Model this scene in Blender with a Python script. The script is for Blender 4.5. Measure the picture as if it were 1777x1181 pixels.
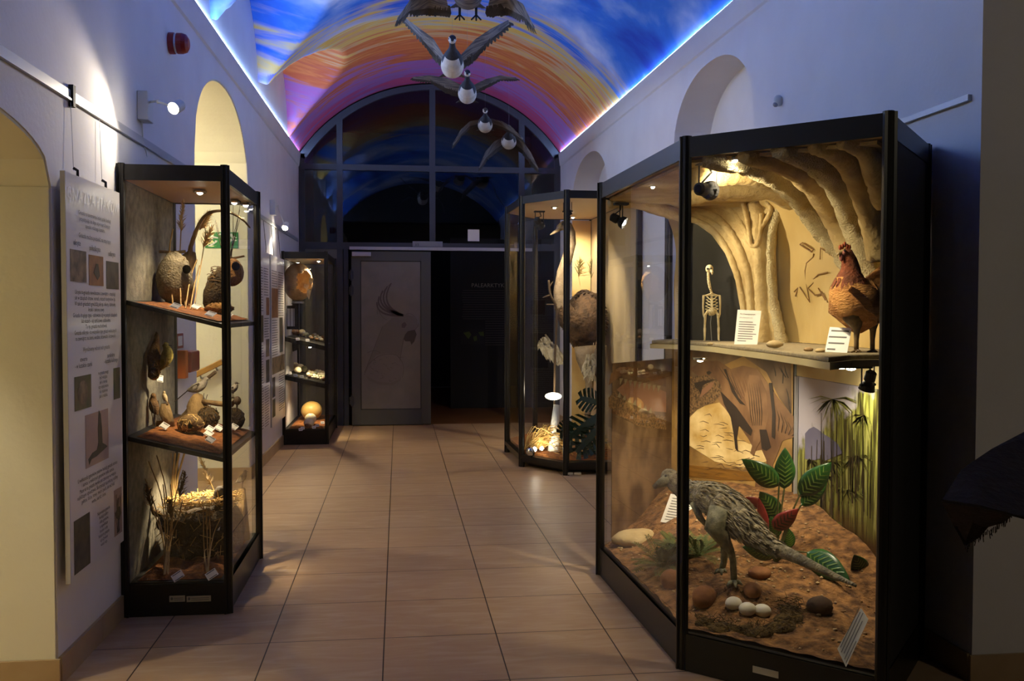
import bpy, bmesh, math, random
from mathutils import Vector, Matrix
random.seed(7)
for o in list(bpy.data.objects): bpy.data.objects.remove(o)
SC = bpy.context.scene
COL = SC.collection
# ------------------------------------------------------------------ camera, world, exposure
FPX = 1614.5
def _axes(yaw, pit, rol):
    yaw, pit, rol = map(math.radians, (yaw, pit, rol))
    f = Vector((math.sin(yaw)*math.cos(pit), math.cos(yaw)*math.cos(pit), -math.sin(pit)))
    r0 = Vector((math.cos(yaw), -math.sin(yaw), 0)); u0 = r0.cross(f)
    return r0*math.cos(rol)+u0*math.sin(rol), u0*math.cos(rol)-r0*math.sin(rol), f
CR, CU, CF = _axes(6.97, 1.861, 0.072)
CAM = Vector((0, 0, 1.5))
cam = bpy.data.cameras.new('camera'); camo = bpy.data.objects.new('camera', cam); COL.objects.link(camo)
cam.sensor_width = 36; cam.lens = FPX/1777*36; cam.clip_start = 0.02
M = Matrix((CR, CU, -CF)).transposed().to_4x4(); M.translation = CAM
camo.matrix_world = M
SC.camera = camo
w = bpy.data.worlds.new('world'); SC.world = w; w.use_nodes = True
w.node_tree.nodes['Background'].inputs[0].default_value = (.30, .26, .42, 1)
w.node_tree.nodes['Background'].inputs[1].default_value = 0.02
SC.view_settings.view_transform = 'Standard'; SC.view_settings.look = 'None'
SC.view_settings.exposure = 0.60; SC.view_settings.gamma = 1.0
SC.view_settings.use_curve_mapping = False
SC.cycles.max_bounces = 8; SC.cycles.diffuse_bounces = 4; SC.cycles.transparent_max_bounces = 24
SC.cycles.glossy_bounces = 4; SC.cycles.sample_clamp_indirect = 4.0
SC.cycles.caustics_reflective = False; SC.cycles.caustics_refractive = False
LED_W = 60.0            # cove strips
CASE = 1.0              # scale of the spots in the cases
# pixel of the photo -> point on a plane of the place
def ray(x, y): return CR*((x-888.5)/FPX)-CU*((y-590.5)/FPX)+CF
def onp(x, y, p, n):
    n = Vector(n); d = ray(x, y); return CAM+d*((Vector(p)-CAM).dot(n)/d.dot(n))
def onX(x, y, X): return onp(x, y, (X, 0, 0), (1, 0, 0))
def onY(x, y, Y): return onp(x, y, (0, Y, 0), (0, 1, 0))
def onZ(x, y, Z): return onp(x, y, (0, 0, Z), (0, 0, 1))
XL = lambda y: -1.352+.0106*(y-4)
XR = lambda y: 2.14+.0186*(12.2-y)
# ------------------------------------------------------------------ materials
def newmat(name):
    m = bpy.data.materials.new(name); m.use_nodes = True
    nt = m.node_tree; return m, nt, nt.nodes['Principled BSDF']
def N(nt, t, **kw):
    n = nt.nodes.new(t)
    for k, v in kw.items():
        if k in n.inputs: n.inputs[k].default_value = v
        else: setattr(n, k, v)
    return n
def ramp(nt, fac, stops, interp='LINEAR'):
    r = nt.nodes.new('ShaderNodeValToRGB'); e = r.color_ramp.elements; r.color_ramp.interpolation = interp
    while len(e) < len(stops): e.new(.5)
    for el, (p, c) in zip(e, stops): el.position = p; el.color = (*c, 1)
    nt.links.new(fac, r.inputs[0]); return r.outputs[0]
def c(h):   # '#rrggbb' (sRGB) -> linear
    h = h.lstrip('#'); v = [int(h[i:i+2], 16)/255 for i in (0, 2, 4)]
    return tuple(x/12.92 if x <= .04045 else ((x+.055)/1.055)**2.4 for x in v)
def mat(name, col, rough=.6, metal=0, col2=None, scale=8, stretch=(1, 1, 1), bump=0, bscale=None, detail=5, spec=None, lo=.35, hi=.65, sheen=0):
    m, nt, b = newmat(name); col = c(col) if isinstance(col, str) else col
    b.inputs['Base Color'].default_value = (*col, 1); b.inputs['Roughness'].default_value = rough; b.inputs['Metallic'].default_value = metal
    if spec is not None: b.inputs['Specular IOR Level'].default_value = spec
    if sheen: b.inputs['Sheen Weight'].default_value = sheen
    if col2 is not None or bump:
        tc = N(nt, 'ShaderNodeTexCoord'); mp = N(nt, 'ShaderNodeMapping'); mp.inputs['Scale'].default_value = stretch
        nt.links.new(tc.outputs['Object'], mp.inputs[0])
    if col2 is not None:
        n = N(nt, 'ShaderNodeTexNoise', Scale=scale, Detail=detail); nt.links.new(mp.outputs[0], n.inputs['Vector'])
        col2 = c(col2) if isinstance(col2, str) else col2
        nt.links.new(ramp(nt, n.outputs['Fac'], [(lo, col), (hi, col2)]), b.inputs['Base Color'])
    if bump:
        n2 = N(nt, 'ShaderNodeTexNoise', Scale=bscale or scale*2, Detail=6); nt.links.new(mp.outputs[0], n2.inputs['Vector'])
        bp = N(nt, 'ShaderNodeBump', Strength=min(1, bump), Distance=.02); nt.links.new(n2.outputs['Fac'], bp.inputs['Height'])
        nt.links.new(bp.outputs[0], b.inputs['Normal'])
    return m
def emit(name, col, s):
    m, nt, b = newmat(name); col = c(col) if isinstance(col, str) else col
    b.inputs['Base Color'].default_value = (*col, 1)
    b.inputs['Emission Color'].default_value = (*col, 1); b.inputs['Emission Strength'].default_value = s
    return m
def glassmat(name, tint=(1, 1, 1), refl=1.0, ior=1.5):
    m = bpy.data.materials.new(name); m.use_nodes = True; nt = m.node_tree; nt.nodes.clear()
    out = N(nt, 'ShaderNodeOutputMaterial'); mx = N(nt, 'ShaderNodeMixShader'); t = N(nt, 'ShaderNodeBsdfTransparent'); g = N(nt, 'ShaderNodeBsdfGlossy')
    t.inputs[0].default_value = (*tint, 1); g.inputs['Roughness'].default_value = 0.0
    fr = N(nt, 'ShaderNodeFresnel', IOR=ior); mu = N(nt, 'ShaderNodeMath', operation='MULTIPLY'); mu.inputs[1].default_value = refl
    # both sides of the sheet reflect like its outside
    geo = N(nt, 'ShaderNodeNewGeometry'); mixi = N(nt, 'ShaderNodeMix'); mixi.data_type = 'FLOAT'
    mixi.inputs[2].default_value = ior; mixi.inputs[3].default_value = 1/ior
    nt.links.new(geo.outputs['Backfacing'], mixi.inputs[0]); nt.links.new(mixi.outputs[0], fr.inputs['IOR'])
    nt.links.new(fr.outputs[0], mu.inputs[0]); nt.links.new(mu.outputs[0], mx.inputs[0]); nt.links.new(t.outputs[0], mx.inputs[1]); nt.links.new(g.outputs[0], mx.inputs[2])
    nt.links.new(mx.outputs[0], out.inputs[0]); return m
MAT = {}
# ------------------------------------------------------------------ object helpers
def tag(o, label=None, cat=None, group=None, kind=None):
    for k, v in (('label', label), ('category', cat), ('group', group), ('kind', kind)):
        if v: o[k] = v
    return o
def thing(name, label, cat, loc=(0, 0, 0), rz=0, group=None):
    o = bpy.data.objects.new(name, None); COL.objects.link(o); o.empty_display_size = .1
    o.location = loc; o.rotation_euler = (0, 0, rz); return tag(o, label, cat, group)
def frame_of(p, q):
    d = (q-p).normalized(); a = Vector((0, 0, 1)) if abs(d.z) < .9 else Vector((1, 0, 0))
    s = d.cross(a).normalized(); return s, s.cross(d).normalized()
class MB:
    def __init__(s): s.bm = bmesh.new()
    def box(s, x0, y0, z0, x1, y1, z1, mi=0):
        v = [s.bm.verts.new(p) for p in ((x0, y0, z0), (x1, y0, z0), (x1, y1, z0), (x0, y1, z0), (x0, y0, z1), (x1, y0, z1), (x1, y1, z1), (x0, y1, z1))]
        for f in ((0, 3, 2, 1), (4, 5, 6, 7), (0, 1, 5, 4), (1, 2, 6, 5), (2, 3, 7, 6), (3, 0, 4, 7)):
            s.bm.faces.new([v[i] for i in f]).material_index = mi
        return s
    def hexa(s, P, mi=0):      # 4 bottom + 4 top points
        v = [s.bm.verts.new(p) for p in P]
        for f in ((0, 3, 2, 1), (4, 5, 6, 7), (0, 1, 5, 4), (1, 2, 6, 5), (2, 3, 7, 6), (3, 0, 4, 7)):
            s.bm.faces.new([v[i] for i in f]).material_index = mi
        return s
    def bar(s, p, q, w, h, mi=0, up=None):     # rectangular bar p->q
        p, q = Vector(p), Vector(q); d = (q-p).normalized()
        if up is None: a, b = frame_of(p, q)
        else: b = Vector(up); a = d.cross(b).normalized(); b = a.cross(d).normalized()
        a = a*w/2; b = b*h/2
        return s.hexa([p-a-b, p+a-b, p+a+b, p-a+b, q-a-b, q+a-b, q+a+b, q-a+b], mi)
    def prism(s, pts, ext, mi=0):     # polygon extruded by vector
        ext = Vector(ext); a = [s.bm.verts.new(p) for p in pts]; b = [s.bm.verts.new(Vector(p)+ext) for p in pts]
        s.bm.faces.new(a).material_index = mi; s.bm.faces.new(b[::-1]).material_index = mi
        n = len(a)
        for i in range(n): s.bm.faces.new((a[i], b[i], b[(i+1) % n], a[(i+1) % n])).material_index = mi
        return s
    def quad(s, *P, mi=0):
        s.bm.faces.new([s.bm.verts.new(p) for p in P]).material_index = mi; return s
    def tube(s, pts, r, n=8, mi=0, cap=True, flat=1.0, mis=None, up=None, wob=None):
        # loft of elliptic rings; r: number, list of numbers or list of (rx, rz)
        pts = [Vector(p) for p in pts]; k = len(pts)
        if not isinstance(r, (list, tuple)): r = [r]*k
        if len(r) != k:
            o_ = []
            for i in range(k):
                t = i/(k-1)*(len(r)-1); q = min(int(t), len(r)-2); o_.append(r[q]+(r[q+1]-r[q])*(t-q))
            r = o_
        rings = []; pa = None
        for i, p in enumerate(pts):
            d = (pts[min(i+1, k-1)]-pts[max(i-1, 0)])
            d = d.normalized() if d.length > 1e-9 else Vector((0, 0, 1))
            if up is not None:
                a = d.cross(Vector(up)); a = a.normalized() if a.length > 1e-4 else pa
            elif pa is None: a, _ = frame_of(Vector((0, 0, 0)), d)
            else: a = (pa-d*pa.dot(d)).normalized()
            pa = a; b = a.cross(d).normalized()
            rr = r[i]; ra, rb = rr if isinstance(rr, (list, tuple)) else (rr, rr*flat)
            ring = []
            for j in range(n):
                t = 2*math.pi*j/n; q = 1+(wob(i, j) if wob else 0)
                ring.append(s.bm.verts.new(p+a*ra*math.cos(t)*q+b*rb*math.sin(t)*q))
            rings.append(ring)
        for i in range(k-1):
            for j in range(n):
                f = s.bm.faces.new((rings[i][j], rings[i][(j+1) % n], rings[i+1][(j+1) % n], rings[i+1][j]))
                f.material_index = (mis(i, j) if mis else mi)
        if cap:
            s.bm.faces.new(rings[0][::-1]).material_index = mis(0, 0) if mis else mi
            s.bm.faces.new(rings[-1]).material_index = mis(k-2, 0) if mis else mi
        return s
    def ball(s, ctr, r, u=16, v=10, mi=0, rot=None, wob=0, egg=0, sq=1):
        r = r if isinstance(r, (tuple, list)) else (r, r, r); R = rot.to_3x3() if rot is not None else Matrix.Identity(3); ctr = Vector(ctr)
        rows = []
        for i in range(v+1):
            ph = math.pi*i/v; row = []
            for j in range(u if 0 < i < v else 1):
                t = 2*math.pi*j/u; k = 1+random.uniform(-wob, wob)
                z = math.cos(ph); e = 1-egg*z
                p = Vector((r[0]*math.sin(ph)*math.cos(t)*e, r[1]*math.sin(ph)*math.sin(t)*e, r[2]*z))*k
                row.append(s.bm.verts.new(ctr+R @ p))
            rows.append(row)
        for i in range(v):
            A, B = rows[i], rows[i+1]
            for j in range(u):
                k = (j+1) % u
                if len(A) == 1: f = (A[0], B[j], B[k])
                elif len(B) == 1: f = (A[j], B[0], A[k])
                else: f = (A[j], B[j], B[k], A[k])
                s.bm.faces.new(f).material_index = mi
        return s
    def lathe(s, prof, ctr=(0, 0, 0), n=20, mi=0, axis=None):    # prof: (r, z) up the axis
        ctr = Vector(ctr); ax = Vector(axis).normalized() if axis is not None else Vector((0, 0, 1))
        a, b = frame_of(Vector((0, 0, 0)), ax)
        rings = [[s.bm.verts.new(ctr+ax*z+a*r*math.cos(2*math.pi*j/n)+b*r*math.sin(2*math.pi*j/n)) for j in range(n)] for r, z in prof]
        for i in range(len(rings)-1):
            for j in range(n): s.bm.faces.new((rings[i][j], rings[i+1][j], rings[i+1][(j+1) % n], rings[i][(j+1) % n])).material_index = mi
        s.bm.faces.new(rings[0]).material_index = mi; s.bm.faces.new(rings[-1][::-1]).material_index = mi
        return s
    def grid(s, fn, nu, nv, mi=0, keep=None):
        V = [[s.bm.verts.new(fn(i/nu, j/nv)) for j in range(nv+1)] for i in range(nu+1)]
        for i in range(nu):
            for j in range(nv):
                if keep is None or keep((i+.5)/nu, (j+.5)/nv): s.bm.faces.new((V[i][j], V[i+1][j], V[i+1][j+1], V[i][j+1])).material_index = mi
        return s
    def build(s, name, m, parent=None, smooth=False, bevel=0, solid=0, sub=0):
        bmesh.ops.remove_doubles(s.bm, verts=s.bm.verts, dist=1e-6)
        loose = [v for v in s.bm.verts if not v.link_faces]
        if loose: bmesh.ops.delete(s.bm, geom=loose, context='VERTS')
        bmesh.ops.recalc_face_normals(s.bm, faces=s.bm.faces)
        me = bpy.data.meshes.new(name); s.bm.to_mesh(me); s.bm.free()
        for k in (m if isinstance(m, (list, tuple)) else [m]): me.materials.append(k)
        if smooth: me.polygons.foreach_set('use_smooth', [True]*len(me.polygons))
        o = bpy.data.objects.new(name, me); COL.objects.link(o)
        if parent is not None:
            o.parent = parent
        if solid:
            q = o.modifiers.new('solid', 'SOLIDIFY'); q.thickness = solid; q.offset = 0
        if bevel:
            q = o.modifiers.new('bevel', 'BEVEL'); q.width = bevel; q.segments = 2; q.limit_method = 'ANGLE'
        if sub:
            q = o.modifiers.new('sub', 'SUBSURF'); q.levels = sub; q.render_levels = sub
        return o
def loc_of(p):     # world offset of a thing without rotation, for children built in world space
    return Vector(p)
def local(o, parent):     # child built in world coordinates -> keep its place under the parent
    o.parent = parent
    o.matrix_parent_inverse = (Matrix.Translation(parent.location) @ parent.rotation_euler.to_matrix().to_4x4()).inverted()
    return o
def part(mb, name, m, parent, **kw): return local(mb.build(name, m, None, **kw), parent)
def struct(mb, name, m, parent=None, **kw):
    o = mb.build(name, m, None, **kw)
    if parent is None: tag(o, kind='structure')
    else: local(o, parent)
    return o
def text_mb(body, size, origin, right, upv, align='LEFT', spacing=1.0, ext=.0006, squeeze=1.0):
    cu = bpy.data.curves.new('t', 'FONT'); cu.body = body; cu.size = size; cu.align_x = align; cu.space_line = spacing; cu.extrude = 0; cu.resolution_u = 2
    o = bpy.data.objects.new('t', cu); COL.objects.link(o)
    bpy.context.view_layer.update()
    dg = bpy.context.evaluated_depsgraph_get(); me = bpy.data.meshes.new_from_object(o.evaluated_get(dg))
    bpy.data.objects.remove(o); mb = MB(); mb.bm.from_mesh(me); bpy.data.meshes.remove(me)
    r = Vector(right).normalized()*squeeze; u = Vector(upv).normalized(); origin = Vector(origin)
    for v in mb.bm.verts: v.co = origin+r*v.co.x+u*v.co.y
    return mb
def copy_tree(o, parent=None):
    q = o.copy(); COL.objects.link(q)
    if parent is not None: q.parent = parent
    for ch in [k for k in bpy.data.objects if k.parent == o]: copy_tree(ch, q)
    return q
def lamp(kind, name, loc, power, col, size=.03, target=None, angle=60, blend=.5, parent=None):
    l = bpy.data.lights.new(name, kind); l.energy = power; l.color = col
    if kind in ('SPOT', 'POINT'): l.shadow_soft_size = size
    if kind == 'SPOT': l.spot_size = math.radians(angle); l.spot_blend = blend
    o = bpy.data.objects.new(name, l); COL.objects.link(o); o.location = loc
    if target is not None: o.rotation_euler = (Vector(target)-Vector(loc)).to_track_quat('-Z', 'Y').to_euler()
    if parent is not None:
        bpy.context.view_layer.update(); local(o, parent)
    return o
WARM = (1, .79, .50); WARM2 = (1, .85, .60)
# ------------------------------------------------------------------ shared materials
MAT['black'] = mat('black lacquered aluminium', '#17140f', .38, 0, spec=.4)
MAT['blackmatte'] = mat('black board', '#14110e', .7)
MAT['glass'] = glassmat('case glass', (.97, .985, .97), 1.0)
MAT['paper'] = mat('white card', '#f0ece2', .7)
MAT['ink'] = mat('black ink', '#2a2626', .8)
MAT['greyink'] = mat('grey ink', '#6d6a68', .8)
MAT['steel'] = mat('brushed steel', '#9a9a9c', .35, .8)
MAT['chrome'] = mat('chrome', '#c8c8c8', .12, 1)
MAT['bulb'] = emit('halogen bulb', (1, .9, .7), 60)
MAT['bulbdim'] = emit('halogen bulb seen from the side', (1, .86, .6), 9)
# ================================================================== THE SETTING
# plaster
def plaster(name, col, col2, bump=.07):
    return mat(name, col, .85, 0, col2, 3.0, bump=bump, bscale=40, lo=.3, hi=.75)
MAT['wall'] = plaster('white lime plaster', '#e6e3e2', '#dedad9')
MAT['yellow'] = plaster('pale yellow plaster', '#ebe6cf', '#e6e0c8')
MAT['dark'] = mat('dark painted plaster', '#3a342e', .85)
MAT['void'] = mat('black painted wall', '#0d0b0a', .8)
# floor tiles
m, nt, b = newmat('beige stoneware tiles'); MAT['floor'] = m
tc = N(nt, 'ShaderNodeTexCoord'); mp = N(nt, 'ShaderNodeMapping'); mp.inputs['Location'].default_value = (.067+.5135*10, -4.253+.5433*20, 0)
nt.links.new(tc.outputs['Object'], mp.inputs[0])
br = N(nt, 'ShaderNodeTexBrick', Scale=1.0); br.offset = 0; br.squash = 1
br.inputs['Mortar Size'].default_value = .0032; br.inputs['Mortar Smooth'].default_value = .2; br.inputs['Bias'].default_value = 0
br.inputs['Brick Width'].default_value = .5135; br.inputs['Row Height'].default_value = .5433
nt.links.new(mp.outputs[0], br.inputs['Vector'])
br.inputs['Color1'].default_value = (*c('#c9b59a'), 1); br.inputs['Color2'].default_value = (*c('#c2ac90'), 1); br.inputs['Mortar'].default_value = (*c('#3d2f22'), 1)
mp2 = N(nt, 'ShaderNodeMapping'); mp2.inputs['Scale'].default_value = (2.2, 9, 1); nt.links.new(tc.outputs['Object'], mp2.inputs[0])
nz = N(nt, 'ShaderNodeTexNoise', Scale=1.6, Detail=7); nz.inputs['Distortion'].default_value = 1.2; nt.links.new(mp2.outputs[0], nz.inputs['Vector'])
cr = ramp(nt, nz.outputs['Fac'], [(.3, c('#dcc0a0')), (.52, c('#e6d0b4')), (.72, c('#f4e8d8'))])
mx = N(nt, 'ShaderNodeMix'); mx.data_type = 'RGBA'; mx.blend_type = 'MULTIPLY'; mx.inputs[0].default_value = .8
nt.links.new(br.outputs['Color'], mx.inputs[6]); nt.links.new(cr, mx.inputs[7]); nt.links.new(mx.outputs[2], b.inputs['Base Color'])
b.inputs['Roughness'].default_value = .42; b.inputs['Specular IOR Level'].default_value = .35
bp = N(nt, 'ShaderNodeBump', Strength=.4, Distance=.003); bp.invert = True; nt.links.new(br.outputs['Fac'], bp.inputs['Height']); nt.links.new(bp.outputs[0], b.inputs['Normal'])
struct(MB().box(-4.2, -2.2, -.1, 5, 12.25, 0), 'floor', MAT['floor'])
MAT['parquet'] = mat('brown parquet', '#6b4527', .45, 0, '#8a5c35', 2, (1, 12, 1))
struct(MB().box(-1.6, 12.25, -.1, 2.6, 18.2, -.002), 'floor_gallery', MAT['parquet'])

# left wall with two arched openings: grid of columns between the openings, built as strips
def wall_strip(mb, Xf, segs, z_of, ztop, th, ny=24):
    """wall along y; segs = list of (y0, y1, lower edge fn or None)"""
    for y0, y1, low in segs:
        n = ny if low else max(1, int((y1-y0)/.6))
        for i in range(n):
            a, b_ = y0+(y1-y0)*i/n, y0+(y1-y0)*(i+1)/n
            la, lb = (low(a), low(b_)) if low else (0, 0)
            mb.hexa([(Xf(a), a, la), (Xf(b_), b_, lb), (Xf(b_)+th, b_, lb), (Xf(a)+th, a, la), (Xf(a), a, ztop), (Xf(b_), b_, ztop), (Xf(b_)+th, b_, ztop), (Xf(a)+th, a, ztop)])
def arch(yc, hw, spring, rise, p=2.0):
    return lambda y: spring+rise*max(0, 1-abs((y-yc)/hw)**p)**(1/p)
A1 = arch(2.80, 1.07, 1.98, .24, 2.6); A2 = arch(7.392, 1.03, 2.55, .66, 2.1)
TH = -.45
mb = MB()
wall_strip(mb, XL, [(-2.2, 1.73, None), (1.73, 3.87, A1), (3.87, 6.362, None), (6.362, 8.422, A2), (8.422, 12.3, None)], None, 4.8, TH, 36)
wl = struct(mb, 'wall_left', MAT['wall'])
# yellow linings of the two passages (jambs, soffit) and the lit rooms they lead to
def lining(name, y0, y1, low, deep):
    mb = MB(); t = .012; xa = XL(y0)-.006; g = .006
    mb.hexa([(xa-deep, y1-t, 0), (XL(y1)-g, y1-t, 0), (XL(y1)-g, y1+.02, 0), (xa-deep, y1+.02, 0), (xa-deep, y1-t, low(y1)), (XL(y1)-g, y1-t, low(y1)), (XL(y1)-g, y1+.02, low(y1)), (xa-deep, y1+.02, low(y1))])
    mb.box(xa-deep, y0-.02, 0, xa, y0+t, low(y0))
    n = 36
    for i in range(n):
        a, b_ = y0+(y1-y0)*i/n, y0+(y1-y0)*(i+1)/n; pa, pb = XL(a)-g, XL(b_)-g
        mb.hexa([(pa, a, low(a)-t), (pb, b_, low(b_)-t), (xa-deep, b_, low(b_)-t), (xa-deep, a, low(a)-t), (pa, a, low(a)+.02), (pb, b_, low(b_)+.02), (xa-deep, b_, low(b_)+.02), (xa-deep, a, low(a)+.02)])
    return struct(mb, name, MAT['yellow'])
lining('trim_1', 1.73, 3.87, A1, .95)
lining('trim_2', 6.362, 8.422, A2, .62)
mb = MB(); mb.box(-3.3, 6.2, 0, -3.25, 8.7, 3.3); mb.box(-3.3, 6.15, 0, -1.803, 6.2, 3.3); mb.box(-3.3, 8.65, 0, -1.803, 8.7, 3.3); struct(mb, 'wall_stairs', MAT['yellow'])
mb = MB(); mb.box(-4.1, .5, 0, -4.05, 5, 3.2); mb.box(-4.1, .5, 0, -2.3, .55, 3.2); mb.box(-4.1, 4.95, 0, -2.3, 5, 3.2); mb.box(-4.1, .5, 3.2, -1.82, 5, 3.25); struct(mb, 'wall_side_room', MAT['yellow'])
# right wall with blind niches, set back at the near end
def n_at(px): return onX(px, 400, 2.2).y
NA = (5.76, 7.42); NB = (9.62, 11.5)
def niche(y0, y1, spring, rise, d): return (y0, y1, arch((y0+y1)/2, (y1-y0)/2, spring, rise, 2.2), d)
mb = MB()
N1 = niche(NA[0], NA[1], 2.74, .56, .3); N2 = niche(NB[0], NB[1], 2.70, .60, .3)
TR = .5
wall_strip(mb, XR, [(3.49, N1[0], None), (N1[1], N2[0], None), (N2[1], 12.3, None)], None, 3.6, TR)
for y0, y1, lw, d in (N1, N2):
    wall_strip(mb, XR, [(y0, y1, lw)], None, 3.6, TR, 40)
    wall_strip(mb, lambda y: XR(y)+.30, [(y0, y1, None)], None, 3.4, .2)
    mb.box(XR(y0), y0, 0, XR(y0)+.4, y1, 1.5)
mb.box(XR(3.47)-.002, 3.468, 0, 5.0, 3.9, 4.8)
struct(mb, 'wall_right', MAT['wall'])
# near room (where the photographer stands)
mb = MB(); mb.box(4.95, -2.2, 0, 5.0, 3.43, 3.6); struct(mb, 'wall_near_right', MAT['dark'])
mb = MB(); mb.box(-2, -2.25, 0, 5, -2.2, 3.6); struct(mb, 'wall_near', MAT['dark'])
mb = MB(); mb.box(-1.9, -2.2, 3.5, 5, 2.6, 3.55); mb.box(2.35, 2.6, 3.5, 5, 3.43, 3.55); mb.box(-1.9, 2.55, 3.5, 5, 2.6, 5.0); struct(mb, 'ceiling_near', MAT['dark'])
# baseboards
MAT['skirt'] = mat('beige skirting tile', '#b59c78', .4, 0, '#a98d68', 4, bump=.05)
def skirt(name, Xf, sgn, spans, h=.11, t=.014):
    mb = MB()
    for a, b_ in spans:
        n = max(1, round((b_-a)/.5433))
        for i in range(n):
            p, q = a+(b_-a)*i/n+.0015, a+(b_-a)*(i+1)/n-.0015
            mb.hexa([(Xf(p), p, 0), (Xf(q), q, 0), (Xf(q)+sgn*t, q, 0), (Xf(p)+sgn*t, p, 0), (Xf(p), p, h), (Xf(q), q, h), (Xf(q)+sgn*t, q, h), (Xf(p)+sgn*t, p, h)])
    return struct(mb, name, MAT['skirt'])
skirt('baseboard_left', XL, 1, [(3.87, 6.36), (8.43, 12.2)])
skirt('baseboard_right', XR, -1, [(3.48, 12.2)])
mb = MB(); mb.box(-2.25, 3.843, 0, XL(3.87)+.014, 3.857, .11); mb.box(-1.9, 8.395, 0, XL(8.4)+.014, 8.409, .11); struct(mb, 'baseboard_passage', MAT['skirt'])
mb = MB(); mb.box(XR(3.47)-.016, 3.454, 0, 4.95, 3.467, .11); struct(mb, 'baseboard_return', MAT['skirt'])
# cornices under the vault
ZL, ZR = 3.50, 3.57
def cornice(name, Xf, sgn, zt, y0):
    mb = MB(); n = 12
    for i in range(n):
        a, b_ = y0+(12.22-y0)*i/n, y0+(12.22-y0)*(i+1)/n
        for za, zb, d0, d1 in ((zt-.17, zt-.155, .0, .012), (zt-.155, zt, .012, .03)):
            mb.hexa([(Xf(a)-sgn*.02, a, za), (Xf(b_)-sgn*.02, b_, za), (Xf(b_)+sgn*d0, b_, za), (Xf(a)+sgn*d0, a, za), (Xf(a)-sgn*.02, a, zb), (Xf(b_)-sgn*.02, b_, zb), (Xf(b_)+sgn*d1, b_, zb), (Xf(a)+sgn*d1, a, zb)])
    return struct(mb, name, MAT['wall'])
cornice('trim_3', XL, 1, ZL, 2.6); cornice('trim_4', XR, -1, ZR, 3.43)
# painted vault: barrel with lunettes along the left side
CROWN = 4.45
def zmain(x, y):
    a, b_ = XL(y), XR(y); m_ = (a+b_)/2; h = (b_-a)/2; spr = ZL+(ZR-ZL)*(x-a)/(b_-a); rise = CROWN-.5*(ZL+ZR)
    R = (h*h+rise*rise)/(2*rise); q = max(0, R*R-(x-m_)**2)
    return spr-(R-rise)+math.sqrt(q)
PER = 2.13
def zlun(x, y):
    k = (11.17-y)/PER
    if k < 0: return 0
    t = (k-math.floor(k)-.5)*2; d = x-XL(y)
    return ZL+.90*(1-abs(t)**2.2)**(1/1.9)-.3*d
def vault(u, v):
    y = 2.6+(12.24-2.6)*u; a, b_ = XL(y), XR(y); x = (a+b_)/2-(b_-a)/2*math.cos(math.pi*v)
    return Vector((x, y, max(zmain(x, y), zlun(x, y))))
m, nt, b = newmat('painted sunset sky'); MAT['sky'] = m
tc = N(nt, 'ShaderNodeTexCoord'); sp = N(nt, 'ShaderNodeSeparateXYZ'); nt.links.new(tc.outputs['Object'], sp.inputs[0])
mp = N(nt, 'ShaderNodeMapping'); mp.inputs['Scale'].default_value = (.55, 1.9, .9); nt.links.new(tc.outputs['Object'], mp.inputs[0])
nz = N(nt, 'ShaderNodeTexNoise', Scale=1.6, Detail=6); nz.inputs['Distortion'].default_value = .6; nt.links.new(mp.outputs[0], nz.inputs['Vector'])
mpb = N(nt, 'ShaderNodeMapping'); mpb.inputs['Scale'].default_value = (.8, 9, .8); nt.links.new(tc.outputs['Object'], mpb.inputs[0])
nz2 = N(nt, 'ShaderNodeTexNoise', Scale=1.3, Detail=5); nz2.inputs['Distortion'].default_value = .8; nt.links.new(mpb.outputs[0], nz2.inputs['Vector'])
ma = N(nt, 'ShaderNodeMath', operation='MULTIPLY_ADD'); ma.inputs[1].default_value = 2.2; nt.links.new(nz.outputs['Fac'], ma.inputs[0]); nt.links.new(sp.outputs['Y'], ma.inputs[2])
ma2 = N(nt, 'ShaderNodeMath', operation='MULTIPLY_ADD'); ma2.inputs[1].default_value = 2.2; nt.links.new(nz2.outputs['Fac'], ma2.inputs[0]); nt.links.new(ma.outputs[0], ma2.inputs[2])
mr = N(nt, 'ShaderNodeMapRange'); mr.inputs['From Min'].default_value = 10.2; mr.inputs['From Max'].default_value = 14.4; nt.links.new(ma2.outputs[0], mr.inputs['Value'])
sun = ramp(nt, mr.outputs[0], [(.16, c('#8f9bd0')), (.24, c('#c9a8b0')), (.30, c('#e2c06a')), (.38, c('#e8b03c')), (.43, c('#d9a07a')), (.48, c('#e0862e')), (.55, c('#d2601f')), (.60, c('#de7a36')), (.66, c('#cc5a24')), (.71, c('#cf6a4a')), (.76, c('#a86aa6')), (.82, c('#b8609c')), (.87, c('#9a72b4')), (.92, c('#b45a92')), (.98, c('#cc4c78'))])
nz3 = N(nt, 'ShaderNodeTexNoise', Scale=.9, Detail=8); nz3.inputs['Distortion'].default_value = .4
mpc = N(nt, 'ShaderNodeMapping'); mpc.inputs['Scale'].default_value = (.9, 1.1, 1.4); mpc.inputs['Location'].default_value = (3, 1, 0); nt.links.new(tc.outputs['Object'], mpc.inputs[0]); nt.links.new(mpc.outputs[0], nz3.inputs['Vector'])
cl = ramp(nt, nz3.outputs['Fac'], [(.34, c('#1746b8')), (.47, c('#2d74d6')), (.56, c('#7f9fde')), (.66, c('#d3d6ec'))])
mr2 = N(nt, 'ShaderNodeMapRange'); mr2.inputs['From Min'].default_value = 10.9; mr2.inputs['From Max'].default_value = 11.7; nt.links.new(ma2.outputs[0], mr2.inputs['Value'])
mx = N(nt, 'ShaderNodeMix'); mx.data_type = 'RGBA'; nt.links.new(mr2.outputs[0], mx.inputs[0]); nt.links.new(cl, mx.inputs[6]); nt.links.new(sun, mx.inputs[7])
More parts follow.
